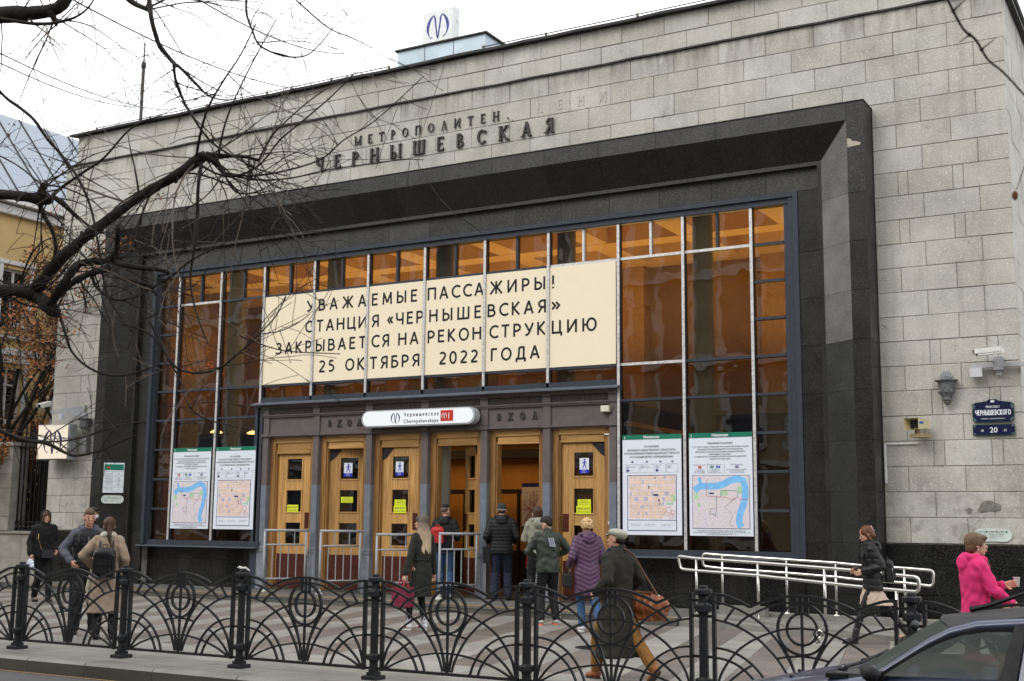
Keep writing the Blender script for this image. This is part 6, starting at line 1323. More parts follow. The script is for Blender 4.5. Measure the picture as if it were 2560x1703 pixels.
for R0 in RW:
    for (x, z, y) in R0: m.v.append((x, -y, z))
    for (x, z, y) in R0[1::-1]: m.v.append((x, y, z))
m.f = [(5*i+j, 5*i+j+1, 5*i+j+6, 5*i+j+5) for i in range(3) for j in range(4)]
m.build('windscreen', CARW, car, smooth=True)
m = skin([(1.50,[(-.54,1.20),(0,1.25),(.54,1.20)]),(1.68,[(-.6,.95),(0,.98),(.6,.95)])]); m.build('rear_window', CARG, car)
m = MB(); m.box(-.64,-.52,-.62,.62,.90,.925); m.build('cowl', TRIM, car)
m = MB(); m.tube([(-.60,-.45,.935),(-.53,-.25,.955),(-.46,.12,1.0)], .008, 6); m.tube([(-.60,.05,.94),(-.53,.28,.96),(-.48,.55,.985)], .008, 6); m.tube([(-.60,-.47,.935),(-.55,-.52,.945)], .014, 6); m.build('wipers', TRIM, car)
m = MB(); m.ell((-.95,-.25,.852),(.012,.02,.010)); m.ell((-1.05,.25,.83),(.012,.02,.010)); m.build('washer_jets', TRIM, car)
m = MB(); m.tube([(.05,-.0,1.27),(.16,-.02,1.30),(1.05,-.3,1.64)], [.02,.014,.003], 6); m.build('aerial', TRIM, car)
for x in (-1.35, 1.12):
    for s in (-1, 1):
        w_ = thing('wheel', None, None, (x, s*.66, .29)); w_.parent = car
        m = MB(); m.ring((0,0,0), .215, .075, 28, 8); m.build('tyre', RUBBER, w_); m = MB(); m.tube([(0,-.07,0),(0,.07,0)], .16, 20); m.build('rim', M('wheel_silver', (.4,.4,.41), .4, .8), w_)
for s in (-1, 1): m = MB(); m.ell((-1.93,s*.48,.60),(.07,.14,.07)); m.build('headlight', M('headlight_glass', (.5,.52,.55), .15, .3), car, smooth=True)
# inside: seats, dash, wheel, far door trim
m = MB(); m.box(-.60,-.36,-.6,.6,.70,.93); m.build('dashboard', CABIN, car, smooth=False)
for s in (-1, 1):
    m = MB(); m.box(.10,.55,s*.32-.22,s*.32+.22,.42,.58); m.add([(.50,s*.32-.21,.55),(.60,s*.32-.21,.55),(.72,s*.32-.17,1.0),(.64,s*.32-.17,1.0),(.50,s*.32+.21,.55),(.60,s*.32+.21,.55),(.72,s*.32+.17,1.0),(.64,s*.32+.17,1.0)], [(0,1,2,3),(4,5,6,7),(0,1,5,4),(1,2,6,5),(2,3,7,6),(3,0,4,7)]); m.cap((.69,s*.32-.08,1.08),(.69,s*.32+.08,1.08),.06,.06,8); m.build('seat', CABIN, car)
m = MB(); m.ring((0,0,0),.17,.013,24,6); sw = m.build('steering_wheel', TRIM, car, loc=(-.22,-.30,.86)); sw.rotation_euler = (0, 0, rad(90)); 
m = MB(); m.ell((-.27,0,1.165),(.02,.09,.03)); m.build('rear_view_mirror', TRIM, car)
# ================================================================ PEOPLE
def fuse(mb, voxel, it=3, fac=.5, name='m'):
    me = mb.mesh(name); ob = bpy.data.objects.new('t', me); r = ob.modifiers.new('r', 'REMESH'); r.mode = 'VOXEL'; r.voxel_size = voxel; r.use_smooth_shade = True
    if it: s = ob.modifiers.new('s', 'SMOOTH'); s.factor = fac; s.iterations = it
    out = evaluate(ob); bpy.data.objects.remove(ob); bpy.data.meshes.remove(me); out.name = name; out.shade_smooth(); return out
def displace(me, fn):
    n = len(me.vertices); co = np.empty(n*3); me.vertices.foreach_get('co', co); co = co.reshape(-1, 3)
    no = np.empty(n*3); me.vertices.foreach_get('normal', no); no = no.reshape(-1, 3)
    co += no*fn(co)[:, None]; me.vertices.foreach_set('co', co.ravel()); me.update()
def ik(a, b, l1, l2, pole):
    a, b, pole = Vector(a), Vector(b), Vector(pole); d = b-a; L = min(d.length, (l1+l2)*.999)
    d = d.normalized()
    x = (l1*l1-l2*l2+L*L)/(2*L); h = sqrt(max(l1*l1-x*x, 0)); p = (pole-d*pole.dot(d))
    p = p.normalized() if p.length > 1e-5 else Vector((0,1,0)); return a+d*x+p*h
def fab(name, col, rough=.85, coord='obj', bmp=.35, var=.14, vs=7): return M(name, col, rough, var=var, vs=vs, bmp=bmp, bs=120, coord=coord, spec=.3)
SKIN = M('skin', (.56,.33,.235), .5, var=.07, vs=14, bmp=.05, coord='obj'); SKIN2 = M('skin_ruddy', (.50,.27,.19), .5, var=.08, vs=14, bmp=.05, coord='obj')
EYE = M('eye_dark', (.02,.015,.012), .3, bmp=0); LIP = M('lip', (.42,.13,.11), .5, bmp=0)
HBLACK = M('black_hair', (.018,.014,.012), .55, var=.4, vs=60, bmp=.4, coord='obj'); HBROWN = M('brown_hair', (.060,.033,.020), .5, var=.35, vs=60, bmp=.4, coord='obj')
def m_blond(name, top, bot, z0, z1):
    m, t, b = mk(name); g = t.nodes.new('ShaderNodeTexCoord'); sp_ = t.nodes.new('ShaderNodeSeparateXYZ'); t.links.new(g.outputs['Object'], sp_.inputs[0])
    mr = t.nodes.new('ShaderNodeMapRange'); mr.inputs[1].default_value = z0; mr.inputs[2].default_value = z1; t.links.new(sp_.outputs['Z'], mr.inputs[0])
    c = mix(t, mr.outputs[0], tuple(bot), tuple(top)); mp = t.nodes.new('ShaderNodeMapping'); mp.inputs['Scale'].default_value = (70, 70, 5); t.links.new(g.outputs['Object'], mp.inputs[0])
    n = noise(t, mp.outputs[0], 1., 4); c = mix(t, 1., c, ramp(t, n, [(.3, .6), (.7, 1.3)]), 'MULTIPLY'); t.links.new(c, b.inputs['Base Color']); b.inputs['Roughness'].default_value = .5; bump(t, b, n, .5, .01); return m
SHOE = fab('black_leather_shoe', (.018,.016,.015), .4, bmp=.1); SHOEW = fab('white_trainer', (.66,.66,.66), .6, bmp=.1)

class Person:
    """standing or walking figure, local frame: faces +y, right hand +x, z up, 1.75 m tall before scaling"""
    def __init__(s, label, xy, z0, heading, H, hw=(.30,.02,.86), lw=None, rf=(.10,0,.09), lf=(-.10,0,.09), lean=0., yaw=0., pitch=0., tilt=0., group=None, slim=1., pelvis=.93, elb=None, elbl=None, rtoe=0., ltoe=0., skin=SKIN):
        s.t = thing('person', label, 'person', (xy[0], xy[1], z0), rad(heading-90)); k = H/1.75; s.t.scale = (k, k, k)
        s.slim = slim; P_ = s.P = {}; s.skin = skin
        L = lean; P_['pel'] = Vector((0, 0, pelvis)); f = lambda z: L*(z-pelvis)/.5
        for n, z in (('waist', 1.06), ('chest', 1.27), ('neck', 1.46)): P_[n] = Vector((0, f(z), z-.93+pelvis))
        P_['head'] = P_['neck']+Vector((0, .025+L*.25, .155)); sw = .165*slim
        for sd, sx in (('r', 1), ('l', -1)):
            P_['sh'+sd] = P_['neck']+Vector((sx*sw, -.01, -.055)); P_['hip'+sd] = P_['pel']+Vector((sx*.085, 0, -.02))
        P_['ar'] = Vector(rf); P_['al'] = Vector(lf); lw = lw or (-hw[0], hw[1], hw[2]); P_['wr'] = Vector(hw); P_['wl'] = Vector(lw)
        for sd, sx in (('r', 1), ('l', -1)):
            P_['k'+sd] = ik(P_['hip'+sd], P_['a'+sd], .43, .415, (0, 1, .0)); pole = (elb if sd == 'r' else elbl) or (sx*.35, -1, -.2)
            P_['e'+sd] = ik(P_['sh'+sd], P_['w'+sd], .285, .255, pole)
        s.HM = Matrix.Rotation(rad(yaw), 3, 'Z') @ Matrix.Rotation(rad(pitch), 3, 'X') @ Matrix.Rotation(rad(tilt), 3, 'Y')
        s.toe = {'r': rtoe, 'l': ltoe}
    def h(s, x, y, z): return s.P['head']+s.HM @ Vector((x, y, z))
    def body(s, curl=.55, hands='rl', headscale=1.0):
        P_ = s.P; m = MB(); HM = s.HM; hd = P_['head']; sl = s.slim
        m.ell(s.h(0,-.012,.022), (.073,.093,.098), HM, 16, 12); m.ell(s.h(0,.022,-.045), (.056,.064,.066), HM, 14, 10); m.ell(s.h(0,.055,-.088), (.028,.028,.022), HM)
        m.ell(s.h(0,.052,-.015), (.055,.038,.05), HM); m.cap(s.h(0,.082,.015), s.h(0,.103,-.022), .009, .014, 8); m.ell(s.h(0,.093,-.058), (.022,.012,.011), HM)
        for sx in (-1, 1): m.ell(s.h(sx*.075,-.008,-.012), (.011,.018,.03), HM, 10, 6)
        m.cap(P_['neck']+Vector((0,-.015,-.03)), s.h(0,-.012,-.055), .052*sl, .048*sl); m.ell(P_['neck']-Vector((0,0,.06)), (.13*sl,.07,.07))
        m.cap(P_['chest'], P_['pel'], .11*sl, .10*sl); m.cap(P_['chest']+Vector((0,0,.06)), P_['waist'], .12*sl, .10*sl)
        for sd, sx in (('r', 1), ('l', -1)):
            m.cap(P_['sh'+sd], P_['chest']+Vector((sx*.05,0,.08)), .05, .07); m.cap(P_['sh'+sd], P_['e'+sd], .045, .036); m.cap(P_['e'+sd], P_['w'+sd], .036, .024)
            m.cap(P_['pel'], P_['hip'+sd], .09, .085); m.cap(P_['hip'+sd], P_['k'+sd], .075, .05); m.cap(P_['k'+sd], P_['a'+sd], .048, .033); m.cap(P_['a'+sd]+Vector((0,-.02,-.03)), P_['a'+sd]+Vector((0,.12,-.055)), .03, .022)
            w = P_['w'+sd]; d = (w-P_['e'+sd]).normalized(); up = Vector((0,1,0)) if abs(d.y) < .8 else Vector((0,0,1)); sid = d.cross(up).normalized(); nrm = sid.cross(d).normalized()
            inn = Vector((-sx, 0, 0)); inn = (inn-d*inn.dot(d)); inn = inn.normalized() if inn.length > .1 else nrm; ac = d.cross(inn).normalized()
            pe = w+d*.085
            for q_ in (-.026, -.009, .009, .026): m.cap(w+d*.012+ac*q_*.6, pe+ac*q_, .017, .0145, 8)
            for j, (q_, ln) in enumerate(((-.029,.066),(-.010,.076),(.010,.072),(.029,.056))):
                k0 = pe+ac*q_; k1 = k0+(d*cos(curl*.6)+inn*sin(curl*.6))*ln*.5; k2 = k1+(d*cos(curl*1.6)+inn*sin(curl*1.6))*ln*.5; m.cap(k0, k1, .0105, .0092, 7); m.cap(k1, k2, .0092, .008, 7)
            fw_ = ac if ac.y > 0 else -ac
            t0 = w+d*.03+fw_*.018+inn*.006; t1 = t0+(d*.55+fw_*.6+inn*.35).normalized()*.038; t2 = t1+(d*.85+inn*.45+fw_*.1).normalized()*.032; m.cap(t0, t1, .014, .011, 7); m.cap(t1, t2, .011, .009, 7)
        link('body', fuse(m, .0068, 1, .4, 'body'), s.skin, s.t)
        e = MB()
        for sx in (-1, 1): e.ell(s.h(sx*.031,.086,.004), (.012,.007,.006), HM, 8, 5)
        e.build('eyes', EYE, s.t); e = MB(); e.ell(s.h(0,.103,-.060), (.020,.006,.006), HM, 8, 5); e.build('mouth', LIP, s.t)
        e = MB()
        for sx in (-1, 1): e.cap(s.h(sx*.015,.094,.024), s.h(sx*.046,.082,.026), .004, .003, 5)
        e.build('eyebrows', HBROWN, s.t); return s
    def add(s, name, m, mat, voxel=.011, it=2, disp=None, label=None):
        me = fuse(m, voxel, it, .5, name)
        if disp: displace(me, disp)
        return link(name, me, mat, s.t, label=label)
    def raw(s, name, m, mat, smooth=True): return m.build(name, mat, s.t, smooth=smooth)
    def torso(s, m, hem, secs=None, bulk=1., flare=0., sh=True, hemc=None, front=.0):
        """stack of elliptical sections from shoulders to hem"""
        P_ = s.P; sl = s.slim*bulk; prof = [(1.475,.075,.065),(1.45,.115,.08),(1.42,.170,.098),(1.36,.185,.115),(1.27,.183,.122),(1.16,.172,.117),(1.06,.162,.112),(.97,.172,.120),(.90,.180,.126)]
        prof = [p for p in prof if p[0] > hem+.02]
        zl = .88
        while zl > hem+.03: f = (.93-zl)/.5; prof.append((zl, .180+flare*f, .126+flare*f*.8)); zl -= .08
        f = max(0, (.93-hem)/.5); base = prof[-1]; prof.append((hem, .180+flare*f if hem < .9 else base[1], .126+flare*f*.8 if hem < .9 else base[2]))
        vs = []; n = 22; pel = P_['pel']; L = P_['neck'].y/.53
        sec_ = []
        for z, rx, ry in prof:
            zz = z-.93+pel.z; cy = L*(z-.93) if z > .93 else (hemc.y*(.93-z)/(.93-hem) if hemc is not None and hem < .93 else 0)
            cx = hemc.x*(.93-z)/(.93-hem) if (hemc is not None and z < .93) else 0
            sec_.append((Vector((cx, cy-.008, zz)), rx*sl, ry*sl))
        for c, rx, ry in sec_:
            for k in range(n):
                a = 2*pi*k/n; e = 2.4; ca, sa = cos(a), sin(a); vs.append((c.x+rx*abs(ca)**(2/e)*(1 if ca > 0 else -1), c.y+ry*abs(sa)**(2/e)*(1 if sa > 0 else -1), c.z))
        q = len(sec_); m.add(vs, [(i*n+k, (i+1)*n+k, (i+1)*n+(k+1) % n, i*n+(k+1) % n) for i in range(q-1) for k in range(n)]+[tuple(range(n)), tuple((q-1)*n+k for k in range(n-1, -1, -1))])
        return m
    def sleeves(s, m, r0=.064, r1=.05, upto=.97, which='rl'):
        P_ = s.P
        for sd in which:
            sx = 1 if sd == 'r' else -1; sh = P_['sh'+sd]; m.cap(sh+Vector((-sx*.05,0,.0)), sh+Vector((sx*.005,0,-.01)), r0*1.12, r0*1.05); m.cap(sh, P_['e'+sd], r0*1.05, (r0+r1)/2); w = P_['e'+sd].lerp(P_['w'+sd], upto); m.cap(P_['e'+sd], w, (r0+r1)/2, r1)
        return m
    def hood_down(s, m, k=1.):
        n = s.P['neck']
        pts = [n+Vector((x*k, y*k, z)) for x, y, z in ((.065,.06,.0),(.105,.0,.025),(.085,-.07,.035),(0,-.105,.035),(-.085,-.07,.035),(-.105,.0,.025),(-.065,.06,.0))]
        for a, b in zip(pts[:-1], pts[1:]): m.cap(a, b, .036*k, .036*k, 10)
        m.ell(n+Vector((0,-.115*k,-.035)), (.105*k,.05*k,.085*k)); return m
    def trousers(s, mat, r=(.098,.072,.062), upto=.95, label=None, slimhip=1.):
        m = MB(); P_ = s.P; m.ell(P_['pel']+Vector((0,0,.03)), (.165*s.slim*slimhip,.118,.12))
        for sd in 'rl': k = P_['k'+sd]; e = k.lerp(P_['a'+sd], upto); m.cap(P_['hip'+sd]+Vector((0,0,.0)), k, r[0], r[1]); m.cap(k, e, r[1], r[2])
        return s.add('trousers', m, mat, .011, 2, lambda c: .004*np.sin(c[:,2]*55+8*np.sin(c[:,0]*30)+6*np.sin(c[:,1]*25)))
    def shoes(s, mat, sole=None, chunky=1.0, boot=False):
        P_ = s.P
        for sd in 'rl':
            a = P_['a'+sd]; Mx = Matrix.Rotation(s.toe[sd], 3, 'X'); o = lambda x, y, z: a+Mx @ Vector((x, y, z)); m = MB(); c = chunky
            m.ell(o(0,.0,-.035), (.043*c,.065,.045), Mx); m.ell(o(0,.09,-.052), (.047*c,.085,.032), Mx); m.ell(o(0,.045,-.04), (.043*c,.08,.04), Mx)
            if boot: m.cap(o(0,-.01,-.02), a+(P_['k'+sd]-a)*.28, .052, .052)
            s.add('shoe', m, mat, .009, 2)
            q = MB(); vs = []; n = 16
            for z in (-.092, -.070):
                for k in range(n): t = 2*pi*k/n; vs.append(o(.046*c*cos(t)*(1.05 if sin(t) > 0 else .92), .058+.118*sin(t), z))
            q.add(vs, [tuple(range(n-1, -1, -1)), tuple(range(n, 2*n))]+[(k, (k+1) % n, n+(k+1) % n, n+k) for k in range(n)]); q.build('sole', sole or SHOE, s.t)
    def hair_short(s, mat, top=.018, fade=False):
        m = MB(); HM = s.HM; m.ell(s.h(0,-.026,.040), (.079,.094,.094), HM, 16, 12); m.ell(s.h(0,.030,.085), (.062,.058,.035+top), HM); m.ell(s.h(0,-.06,-.01), (.066,.050,.06), HM)
        return s.add('hair', m, mat, .008, 1, lambda c: .0025*np.sin(c[:,0]*310+c[:,2]*170)*np.sin(c[:,1]*240))
    def hair_cap(s, m, k=1.0, front=.0):
        m.ell(s.h(0,-.028,.035), (.083*k,.098*k,.098*k), s.HM, 16, 12); m.ell(s.h(0,-.055,-.015), (.074*k,.062*k,.08), s.HM)
        for sx in (-1, 1): m.ell(s.h(sx*.052,.028,.055), (.035,.045,.05), s.HM)
        return m
def puff(per=.062, amp=.008, ph=0.):
    return lambda c: amp*(np.abs(np.sin(np.pi*(c[:,2]+ph)/per))**.5-.75)+.0025*np.sin(c[:,0]*60+c[:,2]*31)*np.sin(c[:,1]*55)
def folds(amp=.005): return lambda c: amp*(np.sin(c[:,0]*28+5*np.sin(c[:,2]*9))*np.sin(c[:,2]*14+4*np.sin(c[:,1]*21))+.4*np.sin(c[:,2]*46+c[:,0]*22))
def chev(per=.075, amp=.008): return lambda c: amp*(np.abs(np.sin(np.pi*(c[:,2]-.45*np.abs(c[:,0]))/per))**.5-.72)
def world_item(name, label, cat, pr, group=None):
    t = thing(name, label, cat, pr.t.location.copy(), pr.t.rotation_euler.z, group); t.scale = pr.t.scale.copy(); return t
def fus(t, name, m, mat, voxel=.009, it=2, disp=None):
    me = fuse(m, voxel, it, .5, name)
    if disp: displace(me, disp)
    return link(name, me, mat, t)
def backpack(pr, mat, label, w=.15, h=.40, d=.12, z=1.16, y=-.20, pocket=True, x=0., zipm=None, strap=True):
    t = world_item('backpack', label, 'backpack', pr); m = MB(); yy = y+pr.P['chest'].y*.8
    m.cap((x-w*.45,yy,z+h*.28),(x+w*.45,yy,z+h*.28), w*.62, w*.62, 12)
    m.box(x-w,x+w,yy-d*.5,yy+d*.5,z-h*.5,z+h*.25); fus(t, 'bag_body', m, mat, .011, 4)
    if pocket: m = MB(); m.box(x-w*.72,x+w*.72,yy-d*.5-.035,yy-d*.3,z-h*.38,z-h*.02); fus(t, 'front_pocket', m, mat, .009, 3); MB().box(x-w*.74,x+w*.74,yy-d*.5-.048,yy-d*.5-.02,z-h*.10,z+.03).build('pocket_flap', mat, t)
    if zipm: MB().tube([(x+w*1.0*cos(a), yy-d*.30, z+h*.06+w*1.15*sin(a)) for a in [rad(-30+240*i/16) for i in range(17)]], .004, 5).build('zip', zipm, t)
    MB().tube([(x-.03,yy,z+h*.5),(x-.025,yy+.01,z+h*.5+.045),(x+.025,yy+.01,z+h*.5+.045),(x+.03,yy,z+h*.5)], .007, 6).build('top_handle', mat, t)
    if strap:
        for sx in (-1, 1):
            ch = pr.P['chest']; n = pr.P['neck']; b = pr.slim
            MB().tube([(x+sx*w*.6,yy+d*.4,z+h*.35),(sx*.10*b,n.y-.06,n.z-.01),(sx*.115*b,n.y+.06,n.z-.03),(sx*.13*b,ch.y+.135,ch.z+.02),(sx*.16*b,ch.y+.07,ch.z-.14),(x+sx*w*.8,yy+d*.3,z-h*.35)], .016, 6).build('strap', mat, t)
    return t
# 1 woman with long fair hair and a red bag
COATG = fab('dark_green_wool', (.020,.022,.018)); p = Person('woman with long fair hair in a dark belted wool coat carrying a wine red bag', (-10.50,15.76), 0, 163, 1.72, hw=(.27,.03,.86), lw=(-.29,.03,.85), rf=(.09,.02,.09), lf=(-.12,.14,.09), yaw=25, slim=.90)
p.body(curl=.9); m = MB(); p.torso(m, .50, bulk=1.0, flare=.05, hemc=Vector((0,.05,0))); p.sleeves(m, .060, .050); m.cap(p.P['neck']+Vector((0,-.01,0)), p.P['neck']+Vector((0,0,.03)), .065, .06); p.add('coat', m, COATG, .011, 2, folds(.004))
m = MB(); m.ring((0,p.P['waist'].y-.008,1.055), .155, .018, 26, 6, 'z'); m.v = [(x*1.0, (y)*.72, z) for x, y, z in m.v]; p.raw('belt', m, fab('coat_belt', (.014,.015,.013)))
p.trousers(fab('black_leggings', (.008,.008,.009)), (.085,.058,.045), .85)
for q in 'rl': m = MB(); m.cap(p.P['a'+q].lerp(p.P['k'+q], .04), p.P['a'+q].lerp(p.P['k'+q], .30), .043, .046); p.add('sock', m, fab('white_socks', (.62,.62,.68)))
p.shoes(SHOEW, fab('trainer_sole', (.60,.59,.57), .6), 1.05); q = MB(); [q.bar(p.P['a'+sd]+Vector((sx*.047,.0,-.035)), p.P['a'+sd]+Vector((sx*.05,.11,-.05)), .006, .022) for sd in 'rl' for sx in (-1, 1)]; p.raw('shoe_stripes', q, fab('coral', (.70,.10,.08)))
m = MB(); p.hair_cap(m); hh = p.P['head']
for j in range(9):
    a = -1.35+2.7*j/8; x = sin(a)*.085; y = -cos(a)*.085; m.cap(p.h(x*.8,y*.8,.02), hh+Vector((x*1.15,-.055+y*.75,-.18)), .034, .036, 8); m.cap(hh+Vector((x*1.15,-.055+y*.75,-.18)), hh+Vector((x*1.0,-.105+y*.5,-.40-.03*(j % 3))), .036, .014, 8)
p.add('hair', m, m_blond('fair_ombre_hair', (.085,.058,.040), (.50,.37,.24), 1.32, 1.66), .009, 1, lambda c: .003*np.sin(c[:,0]*190+c[:,1]*150))
t = world_item('handbag', 'wine red soft bag with two short handles carried by the long haired woman', 'bag', p); wl = p.P['wl']; BG = fab('wine_red_canvas', (.16,.012,.035), .6)
m = MB(); m.box(wl.x-.075,wl.x+.075,wl.y-.14,wl.y+.24,wl.z-.50,wl.z-.20); fus(t, 'bag_body', m, BG, .012, 4, folds(.003)); HN = fab('red_handles', (.42,.035,.045), .5)
for sx in (-.05, .05): MB().tube([(wl.x+sx,wl.y-.03,wl.z-.21),(wl.x+sx*.5,wl.y+.0,wl.z-.11),(wl.x+sx*.3,wl.y+.05,wl.z-.075),(wl.x+sx*.5,wl.y+.10,wl.z-.11),(wl.x+sx,wl.y+.13,wl.z-.21)], .009, 6).build('handle', HN, t)
MB().box(wl.x-.078,wl.x+.078,wl.y-.13,wl.y+.23,wl.z-.215,wl.z-.20).build('zip_top', fab('wine_red_zip', (.10,.008,.02), .5), t)
# 2 young man with a red backpack at the open door
BLK = fab('black_jacket', (.010,.010,.011), .7); JEAN = fab('blue_denim', (.045,.095,.20), .85, bmp=.5)
p = Person('young man with undercut dark hair in a black padded jacket at the fourth door', (-13.33,20.80), .132, 112, 1.83, hw=(.20,.22,1.10), rf=(.11,-.03,.09), lf=(-.10,.08,.09), yaw=-28, lean=.02); p.body()
m = MB(); p.torso(m, .86, bulk=1.08); p.sleeves(m, .072, .055); p.hood_down(m, 1.0); p.add('jacket', m, BLK, .011, 2, puff(.085, .006)); p.trousers(JEAN, (.095,.07,.06)); p.shoes(SHOEW)
m = MB(); m.ell(p.h(0,-.02,.085),(.066,.085,.055),p.HM,16,10); m.ell(p.h(0,.04,.10),(.05,.045,.035),p.HM); p.add('hair', m, HBLACK, .008, 1); m = MB(); m.ell(p.h(0,-.03,.03),(.0765,.09,.075),p.HM,16,10); p.add('shaved_sides', m, M('shaved_hair', (.11,.085,.07), .7, coord='obj'), .008, 1)
backpack(p, fab('red_backpack', (.42,.025,.025), .6), 'red backpack worn by the young man in the black padded jacket', .12, .30, .12, 1.17, -.20, pocket=False, x=-.10, strap=False)
# 3 woman just inside
p = Person('dark haired woman in a taupe hooded jacket just inside the fourth doorway', (-13.48,22.3), .132, 105, 1.70, hw=(.18,.20,1.08), slim=.9); p.body(); m = MB(); p.torso(m, .90, bulk=1.02); p.sleeves(m); p.hood_down(m, .95); p.add('jacket', m, fab('taupe_cotton', (.26,.22,.18)), .012, 2, folds())
p.trousers(BLK, (.10,.075,.07)); p.shoes(SHOE); m = MB(); p.hair_cap(m, 1.02); [m.cap(p.h(x,-.04,.02), p.P['head']+Vector((x*.9,-.06,-.17)), .035, .02, 8) for x in (-.065,-.03,0,.03,.065)]; p.add('hair', m, HBROWN, .009, 1)
# 4 man in black quilted jacket
p = Person('man in a black quilted jacket and dark knitted hat in the wide open doorway', (-12.10,20.92), .132, 118, 1.86, hw=(.24,.17,1.05), rf=(.13,.03,.09), lf=(-.13,-.02,.09), slim=1.06); p.body()
m = MB(); p.torso(m, .84, bulk=1.14); p.sleeves(m, .078, .06); p.hood_down(m, 1.05); p.add('quilted_jacket', m, fab('black_nylon', (.009,.009,.011), .6, bmp=.1), .010, 1, puff(.062, .009))
p.trousers(fab('navy_trousers', (.020,.024,.045)), (.105,.085,.078)); p.shoes(SHOE); m = MB(); m.ell(p.h(0,-.012,.045),(.086,.100,.088),p.HM,16,10); p.add('knitted_hat', m, fab('charcoal_knit', (.035,.037,.038)), .009, 1, lambda c: .002*np.sin(np.arctan2(c[:,1],c[:,0])*40)); m = MB(); m.ring((0,0,0),.090,.006,26,6,'z'); m.v = [tuple(p.h(x*.95, y*1.12-.012, z+.012)) for x, y, z in m.v]; p.raw('hat_stripe', m, fab('pale_stripe', (.4,.4,.4))); m = MB(); m.ell(p.h(0,-.045,-.02),(.072,.058,.045),p.HM); p.add('hair', m, HBROWN, .009, 1)
t = world_item('shoulder_bag', 'flat black bag hanging at the left hip of the man in the quilted jacket', 'bag', p); m = MB(); m.box(-.34,-.20,-.06,.10,.66,.96); fus(t, 'bag_body', m, fab('black_bag', (.010,.010,.011), .5), .012, 3)
# 9 child
p = Person('child in a red jacket standing just inside the wide open doorway', (-11.82,21.85), .132, 118, 1.30, hw=(.26,.05,.88), slim=1.0); p.body(); m = MB(); p.torso(m, .84, bulk=1.1); p.sleeves(m); p.hood_down(m, .9); p.add('jacket', m, fab('red_jacket', (.42,.015,.018), .6), .013, 2, puff(.08,.006)); p.trousers(BLK); p.shoes(SHOE); p.hair_short(HBLACK)
t = backpack(p, fab('navy_school_bag', (.012,.014,.035), .6), 'large navy school backpack with a lime piping, worn by the child in red', .19, .46, .20, 1.05, -.24); MB().tube([(-.02,-.355,1.2),(.06,-.358,1.12),(.10,-.36,1.0),(.11,-.358,.93)], .007, 5).build('lime_piping', fab('lime', (.45,.75,.08)), t)
# 5 woman with a khaki hood
KH = fab('pale_khaki', (.25,.25,.195), .7, bmp=.25); p = Person('brown haired woman in a pale khaki hooded parka beside the man in green', (-11.13,20.55), .132, 140, 1.80, hw=(.22,.16,1.06), lw=(-.12,.30,1.22), rf=(.09,.14,.09), lf=(-.10,-.05,.09), yaw=18, slim=.93); p.body()
m = MB(); p.torso(m, .86, bulk=1.08, flare=.0); p.sleeves(m, .070, .055); p.hood_down(m, 1.12); p.add('parka', m, KH, .011, 2, folds(.005)); p.trousers(fab('black_jeans', (.014,.014,.015)), (.09,.065,.055)); p.shoes(fab('tan_shoe', (.34,.13,.04), .6)); m = MB(); p.hair_cap(m, 1.03); [m.cap(p.h(x,-.045,.02), p.P['head']+Vector((x*1.1,-.075,-.13)), .04, .03, 8) for x in (-.07,-.035,0,.035,.07)]; p.add('hair', m, HBROWN, .009, 1, lambda c: .003*np.sin(c[:,0]*220))
t = world_item('mobile_phone', 'mobile phone held up by the woman in the khaki parka', 'phone', p); MB().box(-.155,-.085,.36,.37,1.24,1.38).build('phone', BLACK, t)
# 6 man in green jacket
GJ = fab('olive_green_nylon', (.033,.040,.030), .5, bmp=.12); p = Person('man in an olive green jacket with three grey back stripes, head bowed', (-9.42,17.78), 0, 136, 1.72, hw=(.20,.20,1.10), lw=(-.15,.24,1.08), rf=(.15,.02,.09), lf=(-.12,-.02,.09), yaw=32, pitch=-26, lean=.05, slim=1.0, elb=(1,-.5,0), elbl=(-1,-.6,0)); p.body()
m = MB(); p.torso(m, .84, bulk=1.12); p.sleeves(m, .075, .055); n_ = p.P['neck']; m.cap(n_+Vector((0,-.01,-.01)), n_+Vector((0,.005,.045)), .073, .068); p.add('jacket', m, GJ, .010, 2, folds(.008))
q = MB()
for k in range(3): x = -.005+k*.034; q.add([(x-.035,-.132,1.395),(x-.012,-.132,1.395),(x+.020,-.150,1.25),(x-.003,-.150,1.25),(x-.035,-.10,1.395),(x-.012,-.10,1.395),(x+.020,-.11,1.25),(x-.003,-.11,1.25)], [(0,1,2,3),(4,7,6,5),(0,4,5,1),(1,5,6,2),(2,6,7,3),(3,7,4,0)])
p.raw('back_stripes', q, fab('reflective_grey', (.30,.32,.37), .5), False); p.trousers(fab('black_track_trousers', (.009,.009,.011), .6), (.105,.080,.062)); p.shoes(fab('grey_trainer', (.42,.42,.38), .7), fab('coral_sole', (.85,.22,.14), .6), 1.08); p.hair_short(HBLACK)
for sd, sx in (('l', -1), ('r', 1)):
    q = MB()
    hp_, kk, aa = p.P['hip'+sd], p.P['k'+sd], p.P['a'+sd]
    for j in range(22): tt_ = j/22; c0 = hp_.lerp(kk, tt_*2) if tt_ < .5 else kk.lerp(aa, tt_*2-1); rr_ = .105-.035*tt_; q.box(c0.x+sx*rr_-.004, c0.x+sx*rr_+.006, c0.y-.012, c0.y+.012, c0.z-.012, c0.z+.008)
    p.raw('side_trim', q, fab('white_trim', (.6,.6,.6)), False)
